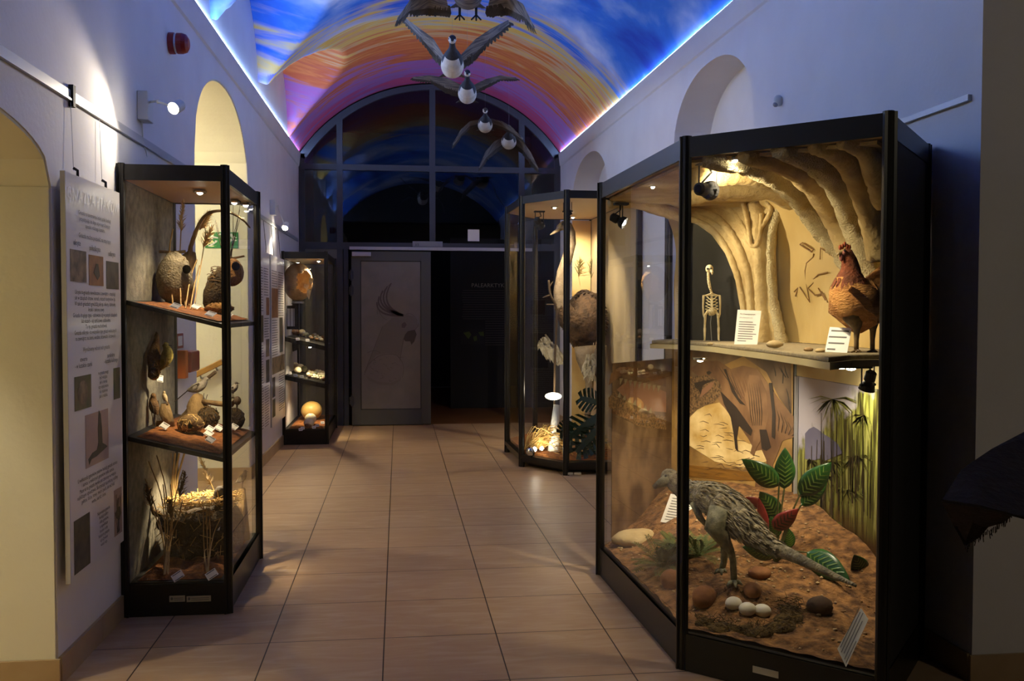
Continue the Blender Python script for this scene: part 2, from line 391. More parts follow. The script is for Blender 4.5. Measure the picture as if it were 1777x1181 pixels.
nt.links.new(mx.outputs[2], b.inputs['Base Color']); b.inputs['Roughness'].default_value = .8
ceil = struct(MB().grid(vault, 300, 90), 'ceiling', MAT['sky'], smooth=True)
# LED strips on the cornices
MAT['led'] = emit('LED strip', (.33, .53, 1.0), LED_W)
for side, Xf, sg, z, y0 in (('left', XL, 1, ZL, 2.7), ('right', XR, -1, ZR, 3.5)):
    o = MB().hexa([(Xf(y0)+sg*.004, y0, z+.001), (Xf(12.15)+sg*.004, 12.15, z+.001), (Xf(12.15)+sg*.012, 12.15, z+.001), (Xf(y0)+sg*.012, y0, z+.001), (Xf(y0)+sg*.004, y0, z+.030), (Xf(12.15)+sg*.004, 12.15, z+.030), (Xf(12.15)+sg*.012, 12.15, z+.030), (Xf(y0)+sg*.012, y0, z+.030)]).build('led_strip', MAT['led'])
    tag(o, 'glowing blue white light strip along the '+side+' edge of the painted vault', 'light strip')
# ------------------------------------------------------------------ arched glazed screen at the end
YB = 12.22
MAT['alu'] = mat('grey powder coated aluminium', '#3f4046', .55, .1)
MAT['bglass'] = glassmat('dark room glazing', (.92, .92, .92), 1.7)
win = thing('window_1', None, None, (.44, YB, 0)); tag(win, kind='structure')
xs0, xs1 = XL(YB)+.004, XR(YB)-.004
def azh(x): return zmain(x, YB)-.02
mb = MB(); n = 40; fw = .075
outer = [Vector((xs0+(xs1-xs0)*(.5-.5*math.cos(math.pi*i/n)), YB, 0)) for i in range(n+1)]
for p in outer: p.z = azh(min(max(p.x, xs0+.001), xs1-.001))
cx_ = (xs0+xs1)/2
inner = [Vector((cx_+(p.x-cx_)*(1-fw/1.7), YB, p.z-fw*.92)) for p in outer]
for i in range(n):
    a, b_, c_, d = outer[i], outer[i+1], inner[i+1], inner[i]; o_ = Vector((0, .06, 0))
    mb.hexa([a, b_, c_, d, a+o_, b_+o_, c_+o_, d+o_])
mb.box(xs0, YB, 0, xs0+.075, YB+.06, 3.5); mb.box(xs1-.075, YB, 0, xs1, YB+.06, 3.55)
part(mb, 'frame', MAT['alu'], win)
for name, x, z0, w_ in (('mullion', -.745, 0, .075), ('mullion', .447, 2.36, .075), ('mullion', 1.62, 0, .075)):
    part(MB().box(x-w_/2, YB-.004, z0, x+w_/2, YB+.055, azh(x)-.05), name, MAT['alu'], win)
for z, h in ((3.34, .075), (2.33, .09)):
    part(MB().box(xs0, YB-.002, z-h/2, xs1, YB+.05, z+h/2), 'transom', MAT['alu'], win)
# panes
cols = [xs0+.07, -.745, .447, 1.62, xs1-.07]
for i in range(4):
    a, b_ = cols[i], cols[i+1]
    part(MB().quad((a, YB+.025, 2.33), (b_, YB+.025, 2.33), (b_, YB+.025, 3.34), (a, YB+.025, 3.34)), 'pane', MAT['bglass'], win)
    k = 16; pts = [(a, YB+.025, 3.34), (b_, YB+.025, 3.34)]+[(b_+(a-b_)*j/k, YB+.025, max(3.36, azh(b_+(a-b_)*j/k)-.05)) for j in range(k+1)]
    mb = MB(); mb.bm.faces.new([mb.bm.verts.new(p) for p in pts]); part(mb, 'pane', MAT['bglass'], win)
MAT['greypanel'] = mat('grey door panel', '#6f6a62', .55)
part(MB().box(xs0+.07, YB+.01, .0, -.78, YB+.04, 2.29), 'side_panel', MAT['greypanel'], win)
part(MB().box(-.70, YB+.005, 0, -.64, YB+.06, 2.29), 'door_jamb', MAT['alu'], win)
part(MB().box(-.62, YB-.08, 2.275, 1.75, YB-.03, 2.315), 'track_rail', mat('pale aluminium', '#b9b6ba', .4, .2), win)
# door leaf with the etched cockatoo
door = thing('door_1', None, None, (-.6, YB-.03, 0)); tag(door, kind='structure')
YD = YB-.055
mb = MB(); x0, x1 = -.598, .42
mb.box(x0, YD, .012, x0+.115, YD+.05, 2.258); mb.box(x1-.125, YD, .012, x1, YD+.05, 2.258); mb.box(x0+.115, YD, .012, x1-.125, YD+.05, .21); mb.box(x0+.115, YD, 2.135, x1-.125, YD+.05, 2.258)
MAT['alu2'] = mat('grey door frame', '#52524f', .5, .1)
part(mb, 'door_frame', MAT['alu2'], door, bevel=.002)
MAT['frost'] = mat('frosted panel', '#7d776e', .5, 0, '#757068', 6)
part(MB().box(x0+.115, YD+.012, .21, x1-.125, YD+.03, 2.135), 'frosted_pane', MAT['frost'], door)
gk = MB(); t = .008
gk.box(x0+.115, YD+.006, .21, x0+.115+t, YD+.012, 2.135); gk.box(x1-.125-t, YD+.006, .21, x1-.125, YD+.012, 2.135); gk.box(x0+.115, YD+.006, .21, x1-.125, YD+.012, .21+t); gk.box(x0+.115, YD+.006, 2.135-t, x1-.125, YD+.012, 2.135)
part(gk, 'gasket', MAT['blackmatte'], door)
for z in (.33, 1.95, 1.75):
    part(MB().box(x0-.03, YD-.012, z-.05, x0+.03, YD, z+.05).tube([(x0, YD-.02, z-.07), (x0, YD-.02, z+.07)], .013, 10), 'hinge', MAT['alu'], door)
cl_ = part(MB().box(x0+.01, YD-.055, 2.19, x0+.25, YD, 2.245), 'door_closer', mat('pale closer housing', '#b3afb6', .4, .2), door, bevel=.004)
# cockatoo drawing, in flat tones on the pane
yP = YD+.010
def dpoly(pts, m_, name, dy=0): return part(MB().prism([onY(x, y, yP-dy) for x, y in pts], (0, -.0006, 0)), name, m_, door)
g1_ = mat('drawing light tone', '#716a61', .6); g2_ = mat('drawing mid tone', '#574e48', .6); g3_ = mat('drawing dark tone', '#443c37', .6)
# pixel outlines
neck = [(632, 645), (642, 620), (655, 590), (664, 566), (680, 552), (702, 545), (716, 548), (724, 556), (726, 566), (719, 573), (708, 573), (702, 590), (697, 610), (694, 628), (698, 645), (695, 660), (682, 668), (660, 668), (640, 660)]
dpoly(neck, g1_, 'drawing_head')
dpoly([(632, 650), (642, 632), (652, 616), (672, 612), (688, 616), (698, 630), (700, 648), (693, 658), (678, 664), (655, 662)], mat('drawing pale tone', '#78716a', .6), 'drawing_wing', .0007)
dpoly([(708, 574), (720, 572), (723, 580), (719, 592), (714, 598), (712, 592), (704, 592), (700, 588), (703, 580)], g3_, 'drawing_beak', .0014)
dpoly([(697, 562), (702, 558), (706, 563), (702, 569), (697, 568)], g2_, 'drawing_eye', .0014)
def stroke(mb, pts, w0, w1):
    P = [onY(x, y, yP-.0016) for x, y in pts]; n_ = len(P)
    for i in range(n_-1):
        a = w0+(w1-w0)*i/(n_-1); b2 = w0+(w1-w0)*(i+1)/(n_-1)
        d_ = (P[i+1]-P[i]).normalized(); s_ = Vector((-d_.z, 0, d_.x))
        mb.quad(P[i]-s_*a, P[i+1]-s_*b2, P[i+1]+s_*b2, P[i]+s_*a)
import itertools
def curve(p0, p1, p2, k=8): return [((1-t)**2*p0[0]+2*t*(1-t)*p1[0]+t*t*p2[0], (1-t)**2*p0[1]+2*t*(1-t)*p1[1]+t*t*p2[1]) for t in [i/k for i in range(k+1)]]
mb = MB()
for tip, ctl in (((679, 491), (655, 530)), ((672, 497), (650, 532)), ((664, 504), (648, 535)), ((658, 514), (648, 540)), ((654, 524), (652, 550))):
    stroke(mb, curve(tip, ctl, (700, 547)), .008, .015)
part(mb, 'drawing_crest', g2_, door)
mb = MB()
for a_, b_, cc in (((655, 530), (660, 552), (672, 555)), ((679, 491), (653, 512), (655, 545)), ((664, 566), (650, 600), (632, 650)), ((726, 560), (727, 566), (719, 573)), ((700, 588), (697, 605), (694, 628)), ((640, 632), (660, 608), (688, 616)), ((688, 616), (706, 630), (698, 655)), ((638, 612), (650, 604), (660, 612)), ((705, 545), (715, 540), (724, 556))):
    stroke(mb, curve(a_, b_, cc), .0028, .002)
for i in range(26):
    x, y = random.uniform(640, 695), random.uniform(618, 662); stroke(mb, [(x, y), (x+random.uniform(2, 7), y+random.uniform(-3, 5))], .0025, .001)
part(mb, 'drawing_outline', g2_, door)
# signs on the transom
pl = MB().box(onY(716, 428, YB).x, YB-.016, onY(716, 428, YB).z, onY(768, 419, YB).x, YB-.006, onY(768, 419, YB).z).build('room_plate', mat('grey room plate', '#8b8a90', .5)); tag(pl, 'small grey room number plate on the transom above the doorway', 'sign')
part(text_mb('I/3', .045, onY(721, 426.5, YB-.017)+Vector((0, 0, 0)), (1, 0, 0), (0, 0, 1)), 'number', MAT['ink'], pl)
p0 = onY(812, 418, YB); p1 = onY(832, 398, YB)
tag(MB().box(p0.x, YB+.012, p0.z, p1.x, YB+.02, p1.z).build('paper_notice', MAT['paper']), 'small square white paper notice stuck on the dark glass', 'notice')
p0 = onY(535, 425, YB); p1 = onY(552, 420, YB)
# dark gallery beyond
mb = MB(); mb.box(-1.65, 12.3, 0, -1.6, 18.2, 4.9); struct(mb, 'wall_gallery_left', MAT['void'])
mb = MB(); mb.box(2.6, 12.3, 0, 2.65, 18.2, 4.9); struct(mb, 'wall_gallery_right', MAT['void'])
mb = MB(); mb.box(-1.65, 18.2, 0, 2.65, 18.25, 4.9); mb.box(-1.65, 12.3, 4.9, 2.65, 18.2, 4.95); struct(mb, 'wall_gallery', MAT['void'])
YG = 14.2
p0 = onY(782, 678, YG)
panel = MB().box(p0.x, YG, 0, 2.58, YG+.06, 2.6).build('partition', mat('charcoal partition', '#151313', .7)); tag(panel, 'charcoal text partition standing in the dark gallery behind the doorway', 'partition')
part(text_mb('PALEARKTYKA', .085, onY(818, 498, YG-.003), (1, 0, 0), (0, 0, 1)), 'heading', mat('pale lettering', '#a89f90', .7), panel)
mb = MB()
for i in range(24):
    y = 503+i*4.1
    if 13 <= i <= 17 or i > 18: xa, xb = 842, 875
    else: xa, xb = 801+random.random()*3, 875
    a, b_ = onY(xa, y, YG-.002), onY(xb, y+1.4, YG-.002); mb.quad(a, (b_.x, a.y, a.z), b_, (a.x, a.y, b_.z))
part(mb, 'text_lines', mat('dim lettering', '#4a4540', .7), panel)
a, b_ = onY(800, 597, YG), onY(842, 572, YG)
fr = part(MB().box(a.x, YG-.006, a.z, b_.x, YG-.001, b_.z), 'map_picture', mat('black picture', '#15140f', .6), panel)
mb = MB()
for pts in ([(804, 577), (814, 575), (818, 580), (813, 588), (808, 582)], [(821, 584), (827, 582), (828, 590), (823, 592)], [(830, 576), (839, 575), (840, 583), (833, 582)]):
    mb.prism([onY(x, y, YG-.0065) for x, y in pts], (0, -.001, 0))
part(mb, 'map_land', mat('olive map print', '#5b6a2a', .7), fr)
# ================================================================== SHOWCASES
def atD(x, y, d): return CAM+ray(x, y)*d
MAT['lining'] = mat('cream case ceiling', '#c9b08a', .6)
MAT['greyfelt'] = mat('mottled grey backing board', '#6b675c', .9, 0, '#8a8474', 22, bump=.25, bscale=90)
MAT['plaque'] = mat('cream plaque', '#b8b096', .5)
MAT['soil'] = mat('reddish coir soil', '#6e3d18', .95, 0, '#a4652c', 30, bump=.6, bscale=120)
MAT['trayblack'] = mat('black shelf', '#15130f', .5)
def poly_case(name, label, pts, h, base, kinds, top=.08, post=.045, panelmat=None, lip=.0, floor_gap=0, ctr=None):
    n = len(pts); cx = sum(p[0] for p in pts)/n; cy = sum(p[1] for p in pts)/n
    t = thing(name, label, 'showcase', (cx, cy, 0))
    V = [Vector((x, y, 0)) for x, y in pts]; ctrv = Vector((cx, cy, 0))
    mb = MB(); mb.prism([v+Vector((0, 0, floor_gap)) for v in V], (0, 0, base-floor_gap))
    part(mb, 'base', MAT['black'], t)
    if floor_gap:
        part(MB().prism([ctrv+(v-ctrv)*.8 for v in V], (0, 0, floor_gap)), 'plinth', MAT['blackmatte'], t)
    part(MB().prism([v+Vector((0, 0, h-.03)) for v in V], (0, 0, .03)), 'top', MAT['black'], t)
    part(MB().prism([ctrv+(v-ctrv)*.97+Vector((0, 0, h-top+.005)) for v in V], (0, 0, top-.04)), 'case_ceiling', MAT['lining'], t)
    for v in V:
        q = v+(ctrv-v).normalized()*post*.35
        m_ = MB(); k = post*.5
        m_.prism([q+Vector((k*math.cos(a), k*math.sin(a), 0)) for a in [2*math.pi*j/12 for j in range(12)]], (0, 0, h+.006))
        d = (ctrv-v).normalized(); s_ = Vector((-d.y, d.x, 0))
        for sgn in (-1, 1): m_.prism([q+s_*sgn*k*.9-d*k*.6+Vector((x_, y_, 0)) for x_, y_ in ((-.006, -.006), (.006, -.006), (.006, .006), (-.006, .006))], (0, 0, h+.004))
        part(m_, 'post', MAT['black'], t)
    for i in range(n):
        a, b_ = V[i], V[(i+1) % n]; kd = kinds[i]
        d = (b_-a).normalized(); nn = Vector((d.y, -d.x, 0))
        if nn.dot(a-ctrv) < 0: nn = -nn
        a2, b2 = a+d*post*.4-nn*.012, b_-d*post*.4-nn*.012
        z = Vector((0, 0, 1))
        if not floor_gap: part(MB().hexa([a2, b2, b2+nn*.014, a2+nn*.014, a2+z*base, b2+z*base, b2+nn*.014+z*base, a2+nn*.014+z*base]), 'base_rail', MAT['black'], t)
        part(MB().hexa([a2+z*(h-top), b2+z*(h-top), b2+nn*.014+z*(h-top), a2+nn*.014+z*(h-top), a2+z*h, b2+z*h, b2+nn*.014+z*h, a2+nn*.014+z*h]), 'top_rail', MAT['black'], t)
        if floor_gap: part(MB().hexa([a2+z*(base-.035), b2+z*(base-.035), b2+nn*.03+z*(base-.035), a2+nn*.03+z*(base-.035), a2+z*base, b2+z*base, b2+nn*.03+z*base, a2+nn*.03+z*base]), 'base_rail', MAT['black'], t)
        if kd == 'g':
            part(MB().quad(a2+z*base, b2+z*base, b2+z*(h-top), a2+z*(h-top)), 'glass_pane', MAT['glass'], t)
        elif kd:
            part(MB().hexa([a2+z*base, b2+z*base, b2+nn*.01+z*base, a2+nn*.01+z*base, a2+z*(h-top), b2+z*(h-top), b2+nn*.01+z*(h-top), a2+nn*.01+z*(h-top)]), 'back_panel', MAT[kd], t)
    return t
def downlight(parent, p, power, target=None, angle=100, col=WARM, r=.035):
    o = part(MB().lathe([(r, 0), (r, -.008), (r*.8, -.014), (r*.55, -.006)], p, 18), 'downlight', MAT['chrome'], parent)
    part(MB().ball(Vector(p)+Vector((0, 0, -.012)), (r*.42, r*.42, .010)), 'bulb', MAT['bulb'], o)
    lamp('SPOT', 'light', Vector(p)+Vector((0, 0, -.032)), power*CASE, col, .02, target if target is not None else Vector(p)+Vector((0, 0, -1)), angle, .7, o)
    return o
def track_spot(parent, p, target, power, angle=70, col=WARM, s=1.0, name='spotlight', bulb='bulbdim'):
    """small gimbal spot hung on two rods below p, turned to the target"""
    p = Vector(p); d = (Vector(target)-p).normalized(); q = p-Vector((0, 0, .13*s)); sd = d.cross(Vector((0, 0, 1))).normalized()
    mb = MB(); mb.box(p.x-.05*s, p.y-.03*s, p.z-.012, p.x+.05*s, p.y+.03*s, p.z)
    for g in (-1, 1): mb.tube([p+sd*g*.045*s, q+sd*g*.045*s], .004*s, 6)
    o = part(mb, name, MAT['blackmatte'], parent)
    hd = MB().lathe([(.018*s, -.085*s), (.030*s, -.075*s), (.032*s, -.03*s), (.022*s, -.02*s), (.040*s, .0), (.046*s, .03*s), (.043*s, .03*s), (.03*s, .0)], q, 18, axis=d)
    hd.tube([q+sd*-.055*s, q+sd*.055*s], .008*s, 8)
    h_ = part(hd, 'lamp_head', MAT['blackmatte'], o, smooth=False)
    part(MB().tube([p+sd*.0, p+sd*.02*s-Vector((0, 0, .05*s)), q-d*.05*s+Vector((0, 0, .03*s)), q-d*.08*s], .005*s, 6), 'cable', MAT['blackmatte'], o)
    part(MB().ball(q+d*.012*s, (.024*s, .024*s, .024*s)), 'bulb', MAT[bulb], o)
    lamp('SPOT', 'light', q+d*.05*s, power*CASE, col, .02, target, angle, .6, o)
    return o
# --- nest showcase on the left
LX0, LX1, LY0, LY1 = -1.328, -.835, 4.69, 5.73
nc = poly_case('display_cabinet', 'tall black framed glass cabinet of bird nests against the left wall', [(LX0, LY0), (LX1, LY0), (LX1, LY1), (LX0, LY1)], 2.2, .155, ['g', 'g', 'g', 'greyfelt'], top=.075, post=.034)
part(MB().box(LX0+.02, LY0+.03, .156, LX1-.02, LY1-.03, .160), 'case_floor', MAT['trayblack'], nc)
S1, S2 = (1.548, 1.43), (.885, .77)
def shelf_z(S, x): return S[0]+(S[1]-S[0])*(x-LX0)/(LX1-LX0)
def tilt_shelf(parent, x0, x1, y0, y1, S, t=.022):
    z0, z1 = S
    mb = MB().hexa([(x0, y0, z0-t), (x1, y0, z1-t), (x1, y1, z1-t), (x0, y1, z0-t), (x0, y0, z0), (x1, y0, z1), (x1, y1, z1), (x0, y1, z0)])
    return part(mb, 'shelf', MAT['trayblack'], parent)
tilt_shelf(nc, LX0+.014, LX1-.02, LY0+.018, LY1-.018, S1); tilt_shelf(nc, LX0+.014, LX1-.02, LY0+.018, LY1-.018, S2)
def soil_sheet(name, label, x0, x1, y0, y1, zf, amp=.012, seed=1, nu=30, nv=40, m_='soil'):
    rnd = random.Random(seed); ph = [(rnd.uniform(3, 30), rnd.uniform(3, 30), rnd.uniform(0, 6.3), rnd.uniform(.3, 1)) for _ in range(10)]
    def f(u, v):
        x = x0+(x1-x0)*u; y = y0+(y1-y0)*v; e = min(u, 1-u, v, 1-v)
        z = zf(x)+.004+amp*min(1, e*8)*(.8+.5*sum(a*math.sin(p*x*2+q*y*2+r_) for p, q, r_, a in ph)/3)
        return Vector((x, y, z))
    mb = MB().grid(f, nu, nv); o = mb.build(name, MAT[m_], None, smooth=True); return tag(o, label, 'soil', kind='stuff')
soil_sheet('soil', 'reddish brown soil on the top shelf of the nest cabinet', LX0+.05, LX1-.045, LY0+.05, LY1-.05, lambda x: shelf_z(S1, x), seed=2)
soil_sheet('soil', 'reddish brown soil on the middle shelf of the nest cabinet', LX0+.05, LX1-.045, LY0+.05, LY1-.05, lambda x: shelf_z(S2, x), seed=3)
soil_sheet('soil', 'reddish brown soil on the floor of the nest cabinet', LX0+.05, LX1-.045, LY0+.05, LY1-.05, lambda x: .16, .03, seed=4)
downlight(nc, (-1.03, 5.06, 2.124), 16); downlight(nc, (-.93, 5.5, 2.124), 14, (-1.1, 5.2, 1.5)); downlight(nc, (-.885, 5.62, 2.124), 5)
downlight(nc, (-1.0, 5.05, shelf_z(S1, -1.0)-.024), 15, (-1.1, 5.3, .9)); downlight(nc, (-1.06, 5.35, shelf_z(S2, -1.06)-.024), 26, (-1.14, 5.36, .2))
for x0, x1 in ((294, 321), (324, 366)):
    a, b_ = onY(x0, 1044, LY0-.016), onY(x1, 1032.5, LY0-.016)
    o = part(MB().box(a.x, LY0-.018, a.z, b_.x, LY0-.0142, b_.z), 'plaque', MAT['plaque'], nc)
    mb = MB(); yy = LY0-.0185
    for k in range(2): mb.quad((a.x+.022, yy, a.z+.008+.009*k), (b_.x-.008, yy, a.z+.008+.009*k), (b_.x-.008, yy, a.z+.011+.009*k), (a.x+.022, yy, a.z+.011+.009*k))
    mb.prism([(a.x+.012+.006*math.cos(i*math.pi/4), yy, a.z+.016+.008*math.sin(i*math.pi/4)) for i in range(8)], (0, .0003, 0))
    part(mb, 'print', MAT['greyink'], o)
# --- egg showcase at the end of the left wall
EX0, EX1, EY0, EY1 = -1.268, -.795, 10.54, 12.0
ec = poly_case('display_cabinet', 'slim black framed glass cabinet of eggs beside the frosted door', [(EX0, EY0), (EX1, EY0), (EX1, EY1), (EX0, EY1)], 2.145, .165, ['g', 'g', 'g', None], top=.075, post=.034)
part(MB().box(EX0+.02, EY0+.03, .166, EX1-.02, EY1-.03, .17), 'case_floor', MAT['trayblack'], ec)
E1, E2 = (1.205, 1.10), (.775, .675)
def eshelf_z(S, x): return S[0]+(S[1]-S[0])*(x-EX0)/(EX1-EX0)
tilt_shelf(ec, EX0+.014, EX1-.02, EY0+.018, EY0+.85, E1, .05); tilt_shelf(ec, EX0+.014, EX1-.02, EY0+.018, EY0+.85, E2, .05)
soil_sheet('soil', 'rust brown soil on the floor of the egg cabinet', EX0+.05, EX1-.045, EY0+.05, EY1-.05, lambda x: .17, .012, seed=5)
downlight(ec, (-.90, 10.85, 2.068), 46, (-1.0, 10.7, 1.6)); downlight(ec, (-1.17, 11.2, 2.068), 6, (-1.1, 11.1, 1.0))
downlight(ec, (-1.0, 10.8, eshelf_z(E1, -1.0)-.055), 14, (-1.0, 10.95, .7)); downlight(ec, (-1.05, 10.9, eshelf_z(E2, -1.05)-.055), 13, (-1.0, 11.1, .2))
part(MB().box(EX0+.004, EY0+.9, 1.0, EX0+.012, EY1-.03, 1.9), 'side_backing', MAT['blackmatte'], ec)
# --- ostrich showcase on the right
OP = [(1.13, 9.75), (1.165, 8.80), (1.51, 8.29), (2.185, 8.29), (2.16, 10.3), (1.52, 10.3)]
oc = poly_case('display_cabinet', 'tall angled black framed glass cabinet with an ostrich by the far right wall', OP, 2.58, .12, ['g', 'g', 'g', 'lining', None, 'g'], top=.07, post=.05, floor_gap=.05)
mb = MB()
for x0, x1 in ((1013, 1022), (1024, 1036)):
    a, b_ = onY(985+ (x0-1013)*1.0, 821, 8.245), onY(985+(x1-1013)*1.0, 819, 8.245); part(MB().box(a.x, 8.232, a.z-.01, b_.x, 8.2385, b_.z), 'plaque', MAT['plaque'], oc)
# --- big showcase with the dinosaur
A_, B_, C_, D_, F_, E_ = (1.130, 5.16), (1.172, 3.73), (1.752, 3.165), (2.262, 3.77), (2.25, 5.04), (1.697, 5.733)
bc = poly_case('display_cabinet', 'large hexagonal black framed glass cabinet with a feathered dinosaur and a hen', [A_, B_, C_, D_, F_, E_], 2.21, .155, ['g', 'g', 'blackmatte', None, None, 'g'], top=.083, post=.042)
a, b_ = onp(1307, 1165, (B_[0], B_[1], 0), (.7, .71, 0)), onp(1356, 1156, (B_[0], B_[1], 0), (.7, .71, 0))
dd = Vector((C_[0]-B_[0], C_[1]-B_[1], 0)).normalized(); nn = Vector((-dd.y, dd.x, 0))*-1
o = part(MB().hexa([Vector((a.x, a.y, a.z))+nn*.003-nn*0, a+dd*.105+nn*.003, a+dd*.105+nn*.006, a+nn*.006, a+nn*.003+Vector((0, 0, .026)), a+dd*.105+nn*.003+Vector((0, 0, .026)), a+dd*.105+nn*.006+Vector((0, 0, .026)), a+nn*.006+Vector((0, 0, .026))]), 'plaque', MAT['plaque'], bc)
# ================================================================== THINGS ON THE WALLS
XW = lambda y: XL(y)+.001
def wallp(x, y, off=0):      # photo pixel -> left wall (slightly slanted plane)
    n = Vector((1, -.0106, 0)); return onp(x, y, (XL(4)+off, 4, 0), n)
LW = Vector((.0106, 1, 0)).normalized(); LN = Vector((1, -.0106, 0)).normalized(); UP = Vector((0, 0, 1))
MAT['white'] = mat('white enamel', '#d8d8d4', .4)
MAT['red'] = mat('red plastic', '#8e1a14', .35)
MAT['rail'] = mat('aluminium picture rail', '#b4b4b6', .4, .4)
def wbox(mb, y0, z0, y1, z1, d0, d1, mi=0):
    P = lambda y, z, d: Vector((XL(y), y, z))+LN*d
    return mb.hexa([P(y0, z0, d0), P(y1, z0, d0), P(y1, z0, d1), P(y0, z0, d1), P(y0, z1, d0), P(y1, z1, d0), P(y1, z1, d1), P(y0, z1, d1)], mi)
def prail(name, label, y0, y1, z, h=.022):
    mb = wbox(MB(), y0, z-h, y1, z+h, .001, .010); wbox(mb, y0, z-h, y1, z-h+.008, .010, .016)
    return tag(mb.build(name, MAT['rail']), label, 'picture rail')
prail('picture_rail', 'long pale picture rail on the left wall above the nest poster', 2.4, 4.07, 2.385)
prail('picture_rail', 'picture rail section running behind the nest cabinet top, from the bracket to the wide arch', 4.10, 6.30, 2.385)
prail('picture_rail', 'picture rail above the two posters beyond the arch on the left wall', 8.5, 12.05, 2.385)
tag(wbox(MB(), 4.07, 2.34, 4.10, 2.43, .001, .02).build('rail_bracket', MAT['blackmatte']), 'small dark bracket joining two picture rails above the nest poster', 'bracket')
mb = MB(); P0, P1 = Vector((XR(3.53)-.011, 3.53, 2.36)), Vector((XR(5.4)-.011, 5.4, 2.36))
o = MB().bar(P0, P1, .018, .024, up=(0, 0, 1)).build('picture_rail', MAT['rail']); tag(o, 'pale picture rail on the right wall above the large dinosaur cabinet', 'picture rail')
# ---- posters
MAT['poster'] = mat('white laminated poster', '#dcd8d6', .28)
MAT['p_brown'] = mat('brown photo print', '#4a3d30', .5, 0, '#8a7458', 18)
MAT['p_orange'] = mat('orange photo print', '#9a6a40', .5, 0, '#6e4a30', 12)
MAT['p_dark'] = mat('dark photo print', '#1e1a16', .5, 0, '#4a4234', 14)
MAT['p_green'] = mat('green photo print', '#3c4a26', .5, 0, '#6a5a3c', 10)
MAT['p_mauve'] = mat('mauve photo print', '#9a8078', .5, 0, '#b09486', 3)
def poster(name, label, y0, y1, z0, z1, off=.03, th=.012):
    t = thing(name, label, 'poster', (XL((y0+y1)/2)+off, (y0+y1)/2, z0), group=None)
    part(wbox(MB(), y0, z0, y1, z1, off, off+th), 'board', MAT['poster'], t)
    part(wbox(MB(), y0-.006, z0, y0, z1, off-.004, off+th+.003), 'edge_strip', MAT['rail'], t)
    return t
po = poster('poster', 'white hanging poster about bird nests with photos, left of the nest cabinet', 3.895, 4.60, .40, 2.05)
D0 = .0425
def pic(parent, px0, py0, px1, py1, m_, name='photo_print', k=.0006):
    a, b_ = wallp(px0, py0, D0), wallp(px1, py1, D0)
    return part(wbox(MB(), a.y, min(a.z, b_.z), b_.y, max(a.z, b_.z), D0, D0+k), name, MAT[m_], parent)
def ptext(parent, body, y, z, size, m_='ink', align='CENTER', sq=1.0, sp=1.0, name='text'):
    return part(text_mb(body, size, Vector((XL(y), y, z))+LN*(D0+.0012), LW, UP, align, sp, squeeze=sq), name, MAT[m_], parent)
MAT['silver'] = mat('pale silver lettering', '#f4f2f0', .3)
YM = 4.25
def pyz(parent, y0, z0, y1, z1, m_, name='photo_print', d=0, k=.0007): return part(wbox(MB(), y0, z0, y1, z1, D0+d, D0+d+k), name, MAT[m_], parent)
def ppoly(parent, pts, m_, name, d=.001):
    return part(MB().prism([Vector((XL(y), y, z))+LN*(D0+d) for y, z in pts], LN*.0006), name, MAT[m_], parent)
ptext(po, 'GNIAZDA PTAKÓW', YM, 1.945, .074, 'silver', name='heading')
ptext(po, 'Gniazda to konstrukcje, które ptaki budują\nprzystępując do lęgu, są w najróżniejszy\nsposób i różnego kształtu.', YM, 1.895, .024, 'greyink', sp=1.05)
ptext(po, 'Gniazda można podzielić na trzy typy:', YM, 1.80, .027, 'greyink')
for s_, y_, z_ in (('ukryte', 4.02, 1.765), ('półodkryte', 4.24, 1.755), ('odkryte', 4.47, 1.745)): ptext(po, s_, y_, z_, .032, 'ink')
pyz(po, 3.94, 1.615, 4.13, 1.745, 'p_brown'); pyz(po, 4.16, 1.605, 4.35, 1.735, 'p_orange'); pyz(po, 4.39, 1.595, 4.57, 1.72, 'p_dark')
ppoly(po, [(4.22, 1.66), (4.25, 1.70), (4.28, 1.70), (4.30, 1.65), (4.27, 1.63)], 'p_dark', 'print_nest')
ptext(po, 'Ukryte to gniazda niewidoczne z zewnątrz - znajdują\nsię w dziuplach drzew, norach, niszach budynków itp.\nW takich gniazdach gnieżdżą się np. sikory, dzięcioły,\nkraski i zielone sowy.\nGniazda drugiego typu - schowane są w pustych dziuplach\nlub niszach - są częściowo odsłonięte.\nTo np. gniazda muchołówek.\nGniazda odkryte - to wszystkie typy gniazd widocznych\nna zewnątrz: na ziemi, wodzie, drzewach i krzewach.', YM, 1.565, .0245, 'ink', sp=.98)
ptext(po, 'Wyróżniamy wśród nich gniazda:', YM, 1.325, .026, 'greyink')
ptext(po, 'otwarte\n- w kształcie czarki', 4.08, 1.285, .027, 'ink', sp=.95); ptext(po, 'zamknięte\n- kształtu kulistego', 4.44, 1.285, .026, 'ink', sp=.95)
pyz(po, 3.97, 1.085, 4.17, 1.225, 'p_green'); pyz(po, 4.475, 1.085, 4.57, 1.23, 'p_green')
part(MB().ball(Vector((XL(4.07), 4.07, 1.155))+LN*(D0+.0008), (.0008, .07, .05), 16, 8), 'print_nest', MAT['p_brown'], po)
ptext(po, 'te gniazda mogą\nbyć wiszące\njak u remiza\nczy usytuowane\nlub naziemne\njak u rudzika.', 4.33, 1.215, .021, 'ink', sp=.98)
pyz(po, 4.09, .83, 4.39, 1.055, 'p_mauve')
ppoly(po, [(4.12, .865), (4.17, .885), (4.23, .89), (4.25, .92), (4.245, .98), (4.255, 1.04), (4.262, 1.06), (4.285, 1.04), (4.30, .98), (4.305, .91), (4.35, .895), (4.37, .885), (4.31, .875), (4.22, .862), (4.16, .86), (4.13, .84)], 'p_dark', 'print_stork')
